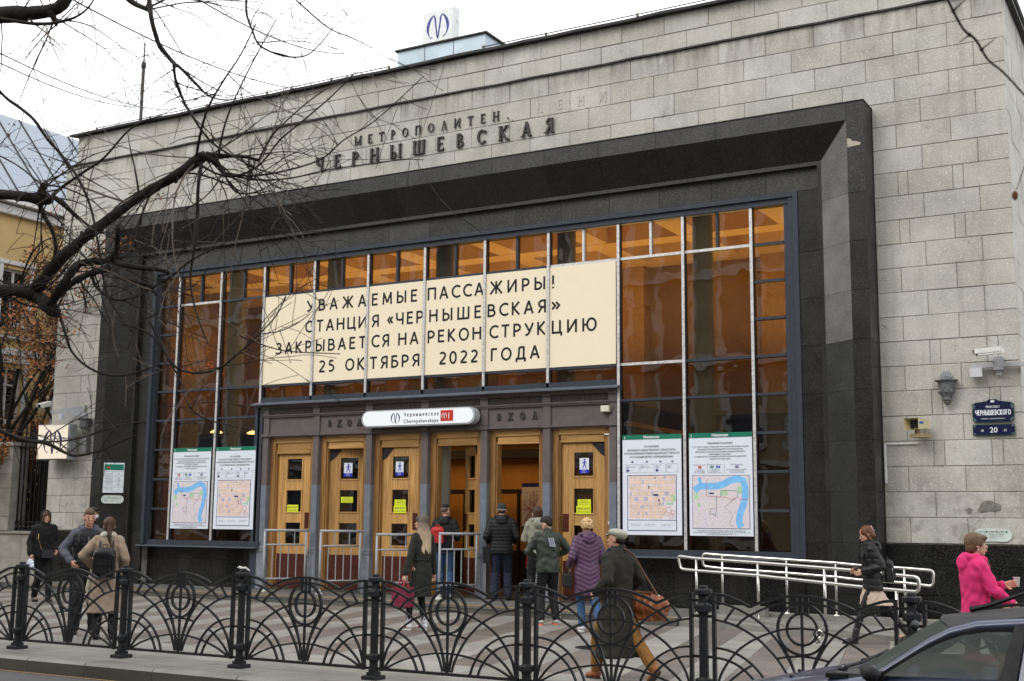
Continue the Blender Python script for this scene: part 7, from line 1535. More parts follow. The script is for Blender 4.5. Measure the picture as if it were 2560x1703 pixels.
# 7 woman in purple
PU = fab('plum_nylon', (.090,.044,.092), .45, bmp=.1); p = Person('woman with curly fair hair in a long plum quilted coat and jeans, stepping left', (-8.33,16.98), 0, 132, 1.69, hw=(.20,.18,1.06), lw=(-.24,.15,1.00), rf=(.12,-.30,.16), lf=(-.06,.06,.09), rtoe=-.55, slim=1.0); p.body()
m = MB(); p.torso(m, .56, bulk=1.12, flare=-.01); p.sleeves(m, .072, .055); p.hood_down(m, 1.05); m.ell(p.P['neck']+Vector((0,-.11,.0)), (.085,.06,.09)); p.add('quilted_coat', m, PU, .0095, 1, chev(.070, .011))
p.trousers(JEAN, (.09,.068,.058)); p.shoes(SHOEW, SHOEW, 1.0); m = MB(); rr = random.Random(3); m.ell(p.h(0,-.02,.03),(.085,.10,.10),p.HM,14,10)
for k in range(110):
    a, b_ = rr.uniform(0, 2*pi), rr.uniform(-.55, 1.5); c = (cos(b_)*cos(a)*.088, cos(b_)*sin(a)*.098-.025, sin(b_)*.10+.025)
    if c[1] > .055 and c[2] < .07: continue
    m.ell(p.h(*c), (.021,.021,.019), None, 7, 5)
p.add('curly_hair', m, M('straw_hair', (.50,.34,.17), .6, var=.35, vs=40, bmp=.5, coord='obj'), .0075, 0)
t = world_item('handbag', 'small black bag hanging at the left side of the woman in plum', 'bag', p); m = MB(); m.box(-.37,-.24,-.02,.14,.68,.88); fus(t, 'bag_body', m, fab('black_bag', (.010,.010,.011), .5), .011, 3); MB().tube([(-.30,-.0,.87),(-.29,.04,.98),(-.30,.12,.87)], .007, 6).build('strap', SHOE, t)
# 8 man in the flat cap
DC = fab('very_dark_brown_wool', (.020,.018,.013)); MU = fab('mustard_corduroy', (.20,.095,.022), .85, bmp=.5); p = Person('man in a checked flat cap, dark overcoat and mustard trousers striding left', (-5.50,11.93), 0, 160, 1.60, hw=(.24,.12,.98), lw=(-.24,.10,.98), rf=(.10,-.46,.17), lf=(-.08,.26,.09), rtoe=-.75, yaw=22, slim=1.02, pelvis=.885, skin=SKIN2); p.body()
m = MB(); p.torso(m, .31, bulk=1.10, flare=.08, hemc=Vector((0,-.02,0))); p.sleeves(m, .072, .056); n_ = p.P['neck']; m.cap(n_+Vector((-.03,-.02,0)), n_+Vector((.03,-.02,.035)), .078, .074); p.add('overcoat', m, DC, .011, 2, folds(.006))
m = MB(); m.ell(n_+Vector((0,.01,.045)), (.082,.080,.045)); m.cap(n_+Vector((-.04,.09,.03)), n_+Vector((-.06,.13,-.16)), .035, .03); p.add('scarf', m, fab('navy_scarf', (.014,.022,.055)), .010, 2, folds(.004))
p.trousers(MU, (.10,.078,.066), .93); p.shoes(fab('tan_boot', (.24,.085,.03), .4), fab('boot_sole', (.05,.03,.02)), 1.0, boot=True)
m = MB(); m.ell(p.h(0,-.030,.068),(.100,.120,.052),p.HM @ Matrix.Rotation(rad(10),3,'X'),18,10); m.ell(p.h(0,-.055,.045),(.088,.085,.055),p.HM,16,10); m.ell(p.h(0,.085,.052),(.062,.055,.012),p.HM @ Matrix.Rotation(rad(-14),3,'X'))
def m_tweed():
    mm, t, b = mk('checked_tweed'); v = pos(t, coord='obj'); w1 = t.nodes.new('ShaderNodeTexWave'); w1.inputs['Scale'].default_value = 26; w1.bands_direction = 'X'; w2 = t.nodes.new('ShaderNodeTexWave'); w2.inputs['Scale'].default_value = 26; w2.bands_direction = 'Z'
    t.links.new(v, w1.inputs[0]); t.links.new(v, w2.inputs[0]); c = mix(t, .5, w1.outputs['Fac'], w2.outputs['Fac']); c = ramp(t, c, [(.25, (.16,.15,.12)), (.6, (.42,.41,.35))]); t.links.new(c, b.inputs['Base Color']); b.inputs['Roughness'].default_value = .9; return mm
p.add('flat_cap', m, m_tweed(), .008, 2); m = MB(); m.ell(p.h(0,-.045,-.005),(.075,.066,.055),p.HM); p.add('hair', m, HBLACK, .008, 1)
LEA = M('brown_leather', (.19,.062,.022), .32, var=.35, vs=9, bmp=.3, bs=30, coord='obj'); t = world_item('holdall', 'brown leather holdall slung behind the man in the flat cap', 'bag', p); m = MB()
m.cap((.26,-.36,.80),(.26,.10,.83),.15,.15,14); m.box(.13,.39,-.40,.14,.66,.84); m.v = [(x+.0, y, z+.02*sin(y*9)) for x, y, z in m.v]; fus(t, 'bag_body', m, LEA, .010, 4, folds(.009))
MB().tube([(.26,-.42,.90),(.20,-.22,1.20),(.12,-.14,1.40),(.02,-.08,1.47),(-.06,.06,1.42)], .010, 6).build('strap', fab('strap_brown', (.10,.05,.025), .5), t); m = MB(); m.ring((.255,-.40,.93), .022, .005, 14, 5, 'y'); m.build('buckle', STEEL, t); MB().box(.225,.25,-.30,.02,.955,.975).build('flap_edge', fab('dark_leather', (.08,.025,.01), .4), t)
MB().tube([(.37,-.20,.88),(.40,-.16,.97),(.40,-.04,.97),(.37,.0,.88)], .008, 6).build('handle', LEA, t)
# 10 girl walking left with a black backpack
p = Person('young woman in a black padded jacket and beige skirt walking left, looking down', (-4.25,17.62), 0, 206, 1.64, hw=(.16,.17,1.06), lw=(-.18,.15,1.05), lf=(-.07,.30,.09), rf=(.08,-.50,.16), rtoe=-.6, pitch=-24, lean=.03, slim=.92, pelvis=.90); p.body()
m = MB(); p.torso(m, .80, bulk=1.2); p.sleeves(m, .078, .062); p.hood_down(m, 1.1); n_ = p.P['neck']; m.cap(n_, n_+Vector((0,.01,.05)), .08, .075); p.add('padded_jacket', m, fab('black_matt_nylon', (.009,.009,.010), .5, bmp=.1), .010, 1, puff(.095, .011))
SK = fab('beige_skirt', (.50,.39,.31)); m = MB(); n = 20; vs = []
for z, rx, ry, cy in ((.90,.16,.12,0),(.78,.175,.14,0),(.66,.19,.20,-.02),(.56,.20,.25,-.06)):
    for k in range(n): a = 2*pi*k/n; vs.append((rx*cos(a), cy+ry*sin(a), z))
m.add(vs, [(i*n+k, (i+1)*n+k, (i+1)*n+(k+1) % n, i*n+(k+1) % n) for i in range(3) for k in range(n)]+[tuple(range(n)), tuple(3*n+k for k in range(n-1, -1, -1))]); p.add('skirt', m, SK, .011, 2, folds(.006)); p.trousers(fab('black_tights', (.010,.009,.009), .5), (.08,.056,.042)); p.shoes(SHOE, None, 1.08, boot=True)
m = MB(); p.hair_cap(m, 1.0); m.cap(p.h(0,-.07,.03), p.h(0,-.10,-.06), .05, .035); [m.cap(p.h(sx*.06,.01,.02), p.h(sx*.072,-.02,-.10), .028, .022) for sx in (-1, 1)]; p.add('hair', m, M('chestnut_hair', (.11,.048,.024), .45, var=.3, vs=60, bmp=.4, coord='obj'), .008, 1); m = MB(); m.tube([p.h(.0,-.118,.09),p.h(.02,-.128,.05),p.h(.0,-.132,.0)], .010, 6); p.raw('hair_clip', m, fab('pink_clip', (.55,.33,.30)))
backpack(p, fab('glossy_black_leather', (.010,.010,.012), .25, bmp=.05), 'small glossy black leather backpack with a silver zip on the young woman walking left', .125, .33, .13, 1.06, -.25, zipm=STEEL)
# 11 woman in pink
PK = fab('hot_pink_fleece', (.60,.030,.15), .9); p = Person('short haired woman in a bright pink hooded sweatshirt walking right beyond the car', (-2.02,12.35), 0, 26, 1.55, hw=(.16,.30,1.02), lw=(-.03,.30,1.20), rf=(.09,.30,.09), lf=(-.09,-.28,.14), ltoe=-.4, slim=.98, elb=(.8,-.8,0), elbl=(-.8,-.6,-.6), skin=SKIN); p.body(curl=.5)
m = MB(); p.torso(m, .74, bulk=1.2); p.sleeves(m, .08, .052, .93); p.hood_down(m, 1.12); m.ell(p.P['neck']+Vector((0,-.13,-.06)), (.10,.05,.10)); p.add('sweatshirt', m, PK, .010, 2, folds(.007)); p.trousers(fab('black_jeans', (.014,.014,.015)), (.09,.07,.06)); p.shoes(SHOE)
m = MB(); p.hair_cap(m, 1.05); m.ell(p.h(.03,.045,.075),(.058,.06,.035),p.HM); m.ell(p.h(0,-.02,.085),(.07,.08,.045),p.HM); [m.ell(p.h(sx*.075,.01,.02),(.018,.035,.045),p.HM) for sx in (-1,1)]; p.add('hair', m, M('tawny_hair', (.13,.078,.045), .5, var=.35, vs=60, bmp=.4, coord='obj'), .008, 1, lambda c: .0025*np.sin(c[:,1]*260+c[:,2]*120)); m = MB(); m.ell(p.h(.085,-.01,-.045),(.006,.006,.006)); p.raw('earring', m, WHITE)
m = MB(); m.ring(tuple(p.P['neck']+Vector((0,.05,-.0))), .07, .012, 20, 6, 'z'); m.cap(p.P['neck']+Vector((0,.12,-.0)), p.P['neck']+Vector((.0,.15,-.08)), .012, .010); p.raw('necklace', m, fab('mauve_beads', (.30,.12,.13)))
t = world_item('drink_cup', 'small pale paper cup in the raised hand of the woman in pink', 'cup', p); wl = p.P['wl']; d_ = (p.P['wl']-p.P['el']).normalized(); c = wl+d_*.10+Vector((0,.035,.02)); MB().lathe([(.026,-.05),(.034,.05),(.031,.05),(.031,.045)], tuple(c), 14).build('cup', fab('pale_cup', (.42,.36,.38)), t)
t = world_item('paper_bag', 'tan paper bag hanging beyond the woman in pink', 'bag', p); m = MB(); m.add([(-.22,.32,.96),(-.12,.32,.96),(-.10,.46,.66),(-.24,.46,.66),(-.22,.40,.97),(-.12,.40,.97),(-.10,.60,.68),(-.24,.60,.68)], [(0,1,2,3),(4,7,6,5),(0,4,5,1),(1,5,6,2),(2,6,7,3),(3,7,4,0)]); m.build('bag_body', fab('tan_paper', (.46,.30,.17)), t)
# 12 hooded woman, 13 man in a vest, 14 woman in a camel coat, 15 man in a leather cap, 16 man at the left edge
BL2 = fab('black_fleece', (.009,.009,.010), .9); p = Person('woman in glasses with a black hood up, walking right past the left stone pier', (-20.0,16.74), 0, 338, 1.76, hw=(.26,.05,.92), lw=(-.20,.12,.98), rf=(.08,-.16,.11), lf=(-.08,.18,.09), yaw=-6, slim=.95, rtoe=-.2); p.body(curl=1.0)
m = MB(); p.torso(m, .84, bulk=1.2); p.sleeves(m, .082, .062); n_ = p.P['neck']; m.cap(n_, n_+Vector((0,0,.04)), .08, .075); p.add('jacket', m, BL2, .011, 2, folds(.005)); m = MB(); m.ell(p.h(0,-.045,.03),(.105,.105,.122),p.HM,16,12); m.ell(p.h(0,-.03,-.08),(.095,.085,.07),p.HM); p.add('hood', m, BL2, .009, 2); m = MB(); m.ell(p.h(0,-.004,.048),(.078,.092,.075),p.HM); [m.cap(p.h(sx*.062,.055,.04), p.h(sx*.068,.06,-.09), .02, .015) for sx in (-1,1)]; p.add('hair', m, HBROWN, .008, 1)
m = MB(); [m.ring((0,0,0), .021, .0028, 16, 5, 'y') for _ in (0,)]; vv = m.v; m.v = [tuple(p.h(-.031+x, .097+y, .004+z)) for x, y, z in vv]+[tuple(p.h(.031+x, .097+y, .004+z)) for x, y, z in vv]; nf = len(vv); m.f = m.f+[tuple(i+nf for i in f) for f in m.f]; p.raw('glasses', m, BLACK)
p.trousers(BL2, (.095,.07,.058)); p.shoes(SHOE, None, 1.12, boot=True)
t = world_item('crossbody_bag', 'black flap bag worn across the front of the hooded woman', 'bag', p); m = MB(); m.box(-.12,.10,.16,.23,.84,1.0); fus(t, 'bag_body', m, fab('navy_black_leather', (.016,.017,.022), .35, bmp=.05), .010, 3); MB().box(-.115,.095,.228,.238,.90,1.0).build('flap', fab('navy_black_leather', (.016,.017,.022), .35, bmp=.05), t); MB().tube([(.10,.18,1.0),(.16,.13,1.2),(.13,.05,1.42)], .006, 5).build('strap', M('gold_chain', (.45,.30,.10), .35, .9), t)
t = world_item('plastic_bag', 'crumpled white plastic bag in the hand of the hooded woman', 'bag', p); w_ = p.P['wr']; m = MB(); m.ell(w_+Vector((0,.02,-.22)), (.06,.12,.13)); m.cap(w_+Vector((0,.0,-.09)), w_+Vector((0,.02,-.20)), .02, .06); fus(t, 'bag_body', m, M('thin_white_plastic', (.66,.69,.80), .35, coord='obj'), .010, 1, lambda c: .012*np.sin(c[:,0]*70+c[:,2]*50)*np.sin(c[:,1]*60-c[:,2]*30))
VG = fab('black_quilted_vest', (.011,.011,.014), .55, bmp=.1); SL_ = fab('slate_blue_fleece', (.085,.088,.112), .95); p = Person('young man in a slate sweatshirt and black quilted vest, talking', (-13.78,12.28), 0, 322, 1.74, hw=(.22,.16,1.02), lw=(-.12,.26,1.08), rf=(.12,.0,.09), lf=(-.12,.04,.09), yaw=8, pitch=-4, skin=SKIN2, elb=(1,-.7,0)); p.body()
m = MB(); p.torso(m, .96, bulk=.92); p.sleeves(m, .066, .052, .95); p.hood_down(m, 1.0); p.add('sweatshirt', m, SL_, .011, 2, folds(.005)); m = MB(); p.torso(m, .90, bulk=1.15); p.add('quilted_vest', m, VG, .010, 1, puff(.075, .008)); m = MB(); m.tube([(.0,.150,1.36),(.0,.150,1.2),(.0,.145,1.0)], .006, 5); p.raw('zip', m, fab('grey_zip', (.12,.12,.13), .5))
p.trousers(BLK, (.105,.08,.066)); p.shoes(SHOE, fab('white_sole', (.5,.5,.5))); p.hair_short(M('short_brown_hair', (.12,.075,.045), .5, var=.3, vs=60, bmp=.4, coord='obj'), .02)
backpack(p, fab('dark_grey_pack', (.02,.021,.025), .6), 'dark backpack on the young man in the quilted vest', .14, .38, .14, 1.15, -.22)
CA = fab('camel_wool', (.285,.215,.16), .95); p = Person('woman with a ponytail in a long camel coat seen from behind', (-13.10,12.02), 0, 128, 1.63, hw=(.22,.14,1.00), lw=(-.22,.12,1.04), rf=(.12,.0,.09), lf=(-.10,-.02,.09), slim=.90, yaw=10, elb=(.5,-1,0), elbl=(-.9,-.7,0)); p.body()
m = MB(); p.torso(m, .38, bulk=1.12, flare=.05); p.sleeves(m, .074, .060); p.add('coat', m, CA, .011, 2, folds(.005)); m = MB(); n_ = p.P['neck']; m.cap(n_+Vector((-.05,.0,.01)), n_+Vector((.05,.0,.01)), .07, .07); m.cap(n_+Vector((-.06,-.05,.02)), n_+Vector((.06,-.05,.02)), .045, .045); p.add('scarf', m, fab('cream_scarf', (.42,.40,.33)), .010, 2, folds(.005))
m = MB(); m.cap((-.16,.17,1.15),(-.26,.22,.75),.07,.05); m.cap((-.26,.22,.75),(-.30,.24,.52),.055,.03); p.add('scarf_end', m, fab('cream_scarf', (.42,.40,.33)), .011, 2, folds(.008)); p.trousers(BLK, (.09,.07,.058)); p.shoes(SHOE, None, 1.1)
m = MB(); p.hair_cap(m, 1.03); b0 = p.h(0,-.105,.0); m.ell(b0, (.03,.03,.03)); m.cap(b0, b0+Vector((.01,-.035,-.13)), .030, .034); m.cap(b0+Vector((.01,-.035,-.13)), b0+Vector((.045,-.04,-.30)), .034, .010); p.add('hair', m, HBROWN, .008, 1, lambda c: .0022*np.sin(c[:,0]*260))
backpack(p, fab('black_leather_pack', (.011,.011,.013), .33, bmp=.08), 'rounded black leather backpack on the woman in the camel coat', .15, .42, .15, 1.10, -.235)
p = Person('man in a black leather peaked cap and jacket with a white mask', (-21.30,19.05), .0, 30, 1.86, hw=(.28,.03,.86), rf=(.1,-.02,.09), lf=(-.1,.04,.09), slim=1.05, skin=SKIN2); p.body(); LJ = fab('black_leather_jacket', (.013,.013,.014), .38, bmp=.15); m = MB(); p.torso(m, .80, bulk=1.12); p.sleeves(m, .075, .058); n_ = p.P['neck']; m.cap(n_+Vector((0,-.01,0)), n_+Vector((0,0,.04)), .078, .072); p.add('leather_jacket', m, LJ, .011, 2, folds(.006))
p.trousers(BLK); p.shoes(SHOE); p.hair_short(M('grey_brown_hair', (.07,.055,.045), .6, var=.3, vs=60, coord='obj'), .0); m = MB(); m.ell(p.h(0,-.015,.085),(.108,.118,.035),p.HM @ Matrix.Rotation(rad(-6),3,'X'),18,10); m.ell(p.h(0,-.01,.055),(.084,.10,.035),p.HM,16,8); m.ell(p.h(0,.105,.040),(.065,.050,.009),p.HM @ Matrix.Rotation(rad(-18),3,'X')); p.add('peaked_cap', m, LJ, .008, 1)
m = MB(); m.ell(p.h(0,.062,-.052),(.056,.050,.050),p.HM,14,10); p.add('face_mask', m, fab('white_mask', (.62,.66,.68)), .008, 1)
p = Person('person in a dark jacket cut off by the left edge, arm hanging', (-20.46,15.85), 0, 214, 1.78, hw=(.30,.06,.88), rf=(.1,.12,.09), lf=(-.1,-.2,.1), slim=1.02); p.body(); m = MB(); p.torso(m, .80, bulk=1.12); p.sleeves(m, .078, .058); p.hood_down(m, .95); p.add('jacket', m, fab('dark_navy_jacket', (.013,.015,.02), .55), .012, 2, puff(.09, .006)); p.trousers(BLK); p.shoes(SHOE); p.hair_short(HBROWN)
# 17 driver, seated in the car
p = Person('driver in a grey knitted cap and glasses behind the wheel of the blue car', (-1.0,7.40), -.156-.50, 180, 1.66, hw=(.16,.36,1.30), lw=(-.16,.36,1.30), pelvis=.95, rf=(.10,.80,.62), lf=(-.10,.80,.62), slim=.95); p.body(); m = MB(); p.torso(m, .94, bulk=1.08); p.sleeves(m); p.add('jumper', m, fab('grey_jumper', (.10,.10,.105)), .013, 2); p.trousers(BLK)
m = MB(); m.ell(p.h(0,-.02,.055),(.092,.112,.098),p.HM,16,10); m.ell(p.h(0,-.05,.0),(.084,.08,.07),p.HM); p.add('knitted_cap', m, fab('blue_grey_knit', (.15,.17,.20)), .009, 2)
m = MB(); [m.add([tuple(p.h(sx*.031+x, .10+y, .002+z)) for x, y, z in MB().ring((0,0,0), .021, .0028, 16, 5, 'y').v], MB().ring((0,0,0), .021, .0028, 16, 5, 'y').f) for sx in (-1, 1)]; p.raw('glasses', m, BLACK)
# ================================================================ TREES
BARK = M('dark_wet_bark', (.022,.018,.015), .85, var=.35, vs=16, bmp=.8, bs=35); TWIG = M('dark_twig_bark', (.030,.024,.020), .8, var=.4, vs=3, bmp=.2); TWIGP = M('pale_twig_bark', (.15,.12,.095), .8, var=.35, vs=3, bmp=.1)
def smooth_path(P_, n=4):
    Q = [Vector(p[:3]) for p in P_]; R = [p[3] for p in P_]; out = []; m = len(Q)
    for i in range(m-1):
        p0, p1, p2, p3 = Q[max(i-1, 0)], Q[i], Q[i+1], Q[min(i+2, m-1)]
        for k in range(n): t = k/n; out.append((.5*((2*p1)+(p2-p0)*t+(2*p0-5*p1+4*p2-p3)*t*t+(3*p1-p0-3*p2+p3)*t**3), R[i]*(1-t)+R[i+1]*t))
    out.append((Q[-1], R[-1])); return out
def twig(m, rnd, start, d, L, r, depth, droop=.5, seg=.06, wig=.35):
    p = Vector(start); d = Vector(d).normalized(); n = max(3, int(L/seg)); pts = [p.copy()]; rs = [r]
    bend = Vector((rnd.uniform(-1,1), rnd.uniform(-1,1), rnd.uniform(-1,1)))*rnd.uniform(.6,2.6)
    for i in range(n):
        d = (d+bend*seg*.9+Vector((rnd.gauss(0,1),rnd.gauss(0,1),rnd.gauss(0,1)))*wig*seg*3.2+Vector((0,0,-droop*seg*(.5+1.3*i/n)))).normalized(); p = p+d*seg; pts.append(p.copy()); rs.append(r*(1-.75*(i+1)/n)*(1.25 if i % 4 == 3 else 1))
        if depth > 0 and i > 0 and rnd.random() < .30*min(1, L*2.2):
            sd = (d+Vector((rnd.gauss(0,1),rnd.gauss(0,1),rnd.gauss(0,1)))*.75).normalized(); twig(m, rnd, p, sd, L*rnd.uniform(.3,.62), r*.62*(1-.5*i/n), depth-1, droop, seg, wig)
    m.tube(pts, [max(x, .0019) for x in rs], 5 if r > .006 else 4 if r > .003 else 3)
tree = thing('bare_tree', 'bare street tree whose thick dark pruned limbs and thin twigs hang over the upper left', 'tree', (0, 0, 0))
tr_ = MB(); TB = Vector((-8.1, 5.3, 0)); tr_.tube([TB+Vector((0,0,-.1)), TB+Vector((.0,0,1.2)), TB+Vector((.15,-.2,2.4)), Vector((-7.36,4.456,2.73))], [.24,.20,.17,.08], 12); tr_.tube([TB+Vector((.05,0,2.0)), TB+Vector((.1,.1,3.6)), TB+Vector((.3,.1,5.2)), Vector((-6.9,5.2,6.4))], [.19,.15,.12,.08], 12)
tr_.build('trunk', BARK, tree, smooth=True)
rnd = random.Random(21)
for i, L in enumerate(LIMBS):
    sp_ = smooth_path(L, 4); m = MB(); r0 = max(r for _, r in sp_); knob = .16 if r0 > .02 else .05
    m.tube([p for p, r in sp_], [r*(1+rnd.uniform(-knob, knob)) for p, r in sp_], 10 if r0 > .02 else 6)
    if r0 > .022:
        for p, r in sp_[2:]:
            if rnd.random() < .35: q = p+Vector((rnd.uniform(-1,1), rnd.uniform(-1,1), rnd.uniform(-1,1)))*r*.8; m.ell(q, (r*.5,)*3, None, 7, 5)
    m.build('limb' if r0 > .02 else 'branch', BARK if r0 > .008 else TWIG, tree, smooth=True)
# connect the cut off limb roots with the trunk
m = MB()
for L in LIMBS:
    p = Vector(L[0][:3]); r = L[0][3]
    if r > .045: m.tube([p, p.lerp(Vector((-7.75,5.3,p.z)), .6)+Vector((0,0,-.1)), Vector((-7.75,5.3,p.z-.25))], [r, r*1.2, r*1.4], 8)
m.build('limb', BARK, tree, smooth=True)
tw = MB(); tp = MB(); cnt = 0
VR = Vector((cos(rad(29.66)), sin(rad(29.66)), 0)); VF = Vector((-sin(rad(29.66)), cos(rad(29.66)), 0))
def spawn(L, n, lmin, lmax, r, droop, bias=0., depth=2, pale=.15, t0=.1):
    global cnt
    sp_ = smooth_path(L, 4)
    for _ in range(n):
        k = int(len(sp_)*rnd.uniform(t0, .999)); p, rr_ = sp_[k]; a = rnd.uniform(0, 2*pi)
        d = VR*(cos(a)+bias)+Vector((0,0,1))*sin(a)+VF*rnd.uniform(-.5,.5); (tp if rnd.random() < pale else tw); m = tp if rnd.random() < pale else tw
        twig(m, rnd, p+d.normalized()*rr_*.5, d, rnd.uniform(lmin, lmax), min(r, rr_*.8)*rnd.uniform(.6,1.1), depth, droop); cnt += 1
for i, L in enumerate(LIMBS):
    r0 = max(p[3] for p in L); ln = sum((Vector(a[:3])-Vector(b[:3])).length for a, b in zip(L[:-1], L[1:]))
    if i == 1: spawn(L, 17, .3, .9, .0068, .45, .15)
    elif i == 0: spawn(L, 10, .3, .8, .0065, .7, .1)
    elif i in (2, 3): spawn(L, 6, .35, .9, .0055, .15, .5)
    elif r0 > .02: spawn(L, 7, .3, .8, .006, .6, .15)
    else: spawn(L, int(3+ln*5), .12, .6, .0042, .45, .1, 1, .25)
tw.build('twigs', TWIG, tree, kind='stuff'); tp.build('pale_twigs', TWIGP, tree, kind='stuff')
tree['kind'] = 'thing'
# high thin twigs over the sky
m = MB(); rnd = random.Random(5)
# second tree, right
t2 = thing('bare_tree', 'thin dark twig of a second bare tree crossing the upper right corner', 'tree', (0, 0, 0)); m = MB(); sp_ = smooth_path(LIMB_R[0], 4); m.tube([p for p, r in sp_], [r for p, r in sp_], 7); rn2 = random.Random(2)
for k in (9, 14, 18): p, r = sp_[k]; m.ell(p, (r*1.7,)*3, None, 7, 5); m.tube([p, p+Vector((rn2.uniform(-.03,.05), 0, rn2.uniform(-.02,.04)))], [r*.7, r*.3], 5)
m.build('branch', TWIG, t2, smooth=True); P0 = Vector(LIMB_R[0][0][:3]); MB().tube([Vector((3.6,2.9,-.1)), Vector((3.5,2.9,2.6)), Vector((2.9,3.0,4.2)), Vector((1.4,3.1,4.1)), P0], [.15,.12,.05,.02,LIMB_R[0][0][3]], 8).build('trunk', BARK, t2, smooth=True)
PE = sp_[-6][0]; MB().tube([PE, PE+Vector((-.06,0,-.10)), PE+Vector((-.085,0,-.17))], [.002,.0015,.001], 4).build('twig', TWIG, t2); m = MB(); m.ell(PE+Vector((-.09,0,-.185)), (.008,.004,.013), None, 8, 5); m.build('dry_leaf', M('dry_leaf', (.16,.06,.03), .8, coord='obj'), t2)
# background trees beside the yellow house
def bg_tree(x, y, H, lab, seed, leaves=2600, spread=2.6, z0=2.2):
    r_ = random.Random(seed); t = thing('street_tree', lab, 'tree', (x, y, 0), group='trees in front of the yellow house'); tips = []; m = MB(); fine = MB()
    def grow(p, d, L, r, lv):
        n = 5; pts = [p.copy()]; q = p.copy()
        for i in range(n): d = (d+Vector((r_.gauss(0,.13),r_.gauss(0,.13),r_.gauss(0,.08)+.02))).normalized(); q = q+d*L/n; pts.append(q.copy())
        (m if r > .012 else fine).tube(pts, [r*(1-.45*i/n) for i in range(n+1)], 7 if r > .03 else 4 if r > .01 else 3, cap=False)
        if lv >= 3: tips.extend(pts[1:])
        if lv < 5:
            for _ in range(3 if lv < 4 else 4):
                k = r_.randint(2, n); nd = (d+Vector((r_.gauss(0,.62),r_.gauss(0,.62),r_.gauss(.05,.45)))).normalized(); grow(pts[k], nd, L*r_.uniform(.5,.78), r*.55, lv+1)
    grow(Vector((0,0,0)), Vector((0,0,1)), z0, .15, 0)
    for k in range(4): a = k*1.6+r_.random(); grow(Vector((0,0,z0*(.8+.1*k))), Vector((cos(a)*.7,sin(a)*.7,.9)).normalized(), H*.34, .085, 1)
    grow(Vector((0,0,z0)), Vector((0,0,1)), H*.36, .10, 1)
    m.build('trunk', BARK, t); fine.build('twigs', TWIG, t, kind='stuff'); lf = MB(); g_ = MB()
    for k in range(leaves):
        c = r_.choice(tips)+Vector((r_.gauss(0,.10),r_.gauss(0,.10),r_.gauss(0,.10)-.03)); a = Vector((r_.gauss(0,1),r_.gauss(0,1),r_.gauss(0,1))).normalized(); b_ = a.orthogonal().normalized(); s_ = r_.uniform(.03,.07); l = lf if r_.random() < .6 and c.z < H*.75 else g_
        l.add([c+a*s_, c+b_*s_*.5, c-a*s_, c-b_*s_*.5+a.cross(b_)*s_*.3], [(0,1,2,3)])
    lf.build('dry_leaves', M('rusty_dry_leaves', (.32,.125,.045), .8, var=.5, vs=2), t, kind='stuff'); g_.build('dull_leaves', M('dull_dry_leaves', (.15,.10,.06), .8, var=.5, vs=2), t, kind='stuff')
bg_tree(-28.35, 22.5, 12.5, 'small tree with rusty dry leaves, nearest the grey station pier', 3, 14000)
bg_tree(-29.75, 23.4, 14.5, 'taller tree with thin dry leaved twigs against the sky at the left edge', 8, 7000, z0=2.8)
# ================================================================ YELLOW HOUSE beyond the station, its front facing the side street
YW = M('ochre_plaster', (.56,.40,.185), .85, var=.07, vs=1.5, bmp=.15); WT = M('white_stucco', (.62,.62,.62), .8, var=.06, vs=2); WG = m_glass('window_glass', (.25,.28,.30), 1.0); DK = M('dark_room', (.03,.032,.035), .8)
yh = thing('yellow_house', 'ochre plastered house with white framed windows and a bluish mansard roof at the left edge', 'building', (-31.0, 0, 0)); H0 = 11.2
m = MB()
ys = [24.27+2.15*k for k in range(-2, 9)]; wz = [(4.45,6.05),(7.35,9.0)]
yy = 18.0
cells = []
for yc in ys:
    m.box(-.45, 0, yy, yc-.48, 0, H0)
    zz = 0
    for z0, z1 in [(1.3,3.2)]+wz: m.box(-.45, 0, yc-.48, yc+.48, zz, z0); cells.append((yc, z0, z1)); zz = z1
    m.box(-.45, 0, yc-.48, yc+.48, zz, H0); yy = yc+.48
m.box(-.45, 0, yy, 48, 0, H0); m.box(-12, -.45, 18, 18.4, 0, H0); m.build('wall', YW, yh)
MB().box(-.9,-.85,18.4,48,0,H0).build('dark_interior', DK, yh)
for k in range(14):
    z = 3.9+k*.26
    if z < H0-.3 and not (6.1 < z < 7.0): MB().box(.0,.004,18,48,z,z+.012).build('plaster_joint', M('joint_brown', (.33,.24,.12), .9), yh)  # thin darker ochre strips laid on the wall as plaster joints
for z0, z1, o in ((3.62,3.86,.14),(6.42,6.62,.10),(6.9,6.98,.12),(10.6,10.85,.2),(10.9,11.2,.42)): MB().box(.0045,o,18,48,z0,z1).build('cornice', WT, yh)
for j, (yc, z0, z1) in enumerate(cells):
    w = thing('window', None, None, (-.16, yc, z0)); w.parent = yh; h = z1-z0
    q = MB(); f = .07
    for (a, b, c0, c1) in ((-.48,-.48+f,0,h),(.48-f,.48,0,h),(-.48+f,.48-f,0,f),(-.48+f,.48-f,h-f,h),(-.035,.035,f,h-f),(-.48+f,-.035,h*.66,h*.66+.05),(.035,.48-f,h*.66,h*.66+.05)): q.box(-.04,.04,a,b,c0,c1)
    q.build('window_frame', WT, w); MB().box(-.012,-.006,-.42,.42,f,h-f).build('pane', WG, w); MB().box(.10,.26,-.58,.58,-.09,-.01).build('sill', WT, w)
    q = MB(); q.box(.161,.21,-.60,-.485,-.0,h+.12); q.box(.161,.21,.485,.60,-.0,h+.12); q.box(.161,.23,-.64,.64,h+.121,h+.24); q.build('surround', WT, w)
for k in (1, 3, 5):
    yc = 24.27+2.15*k+1.07
m = MB(); m.box(.01,.5,25.45,26.7,6.9,7.0); m.build('balcony_slab', WT, yh); m = MB()
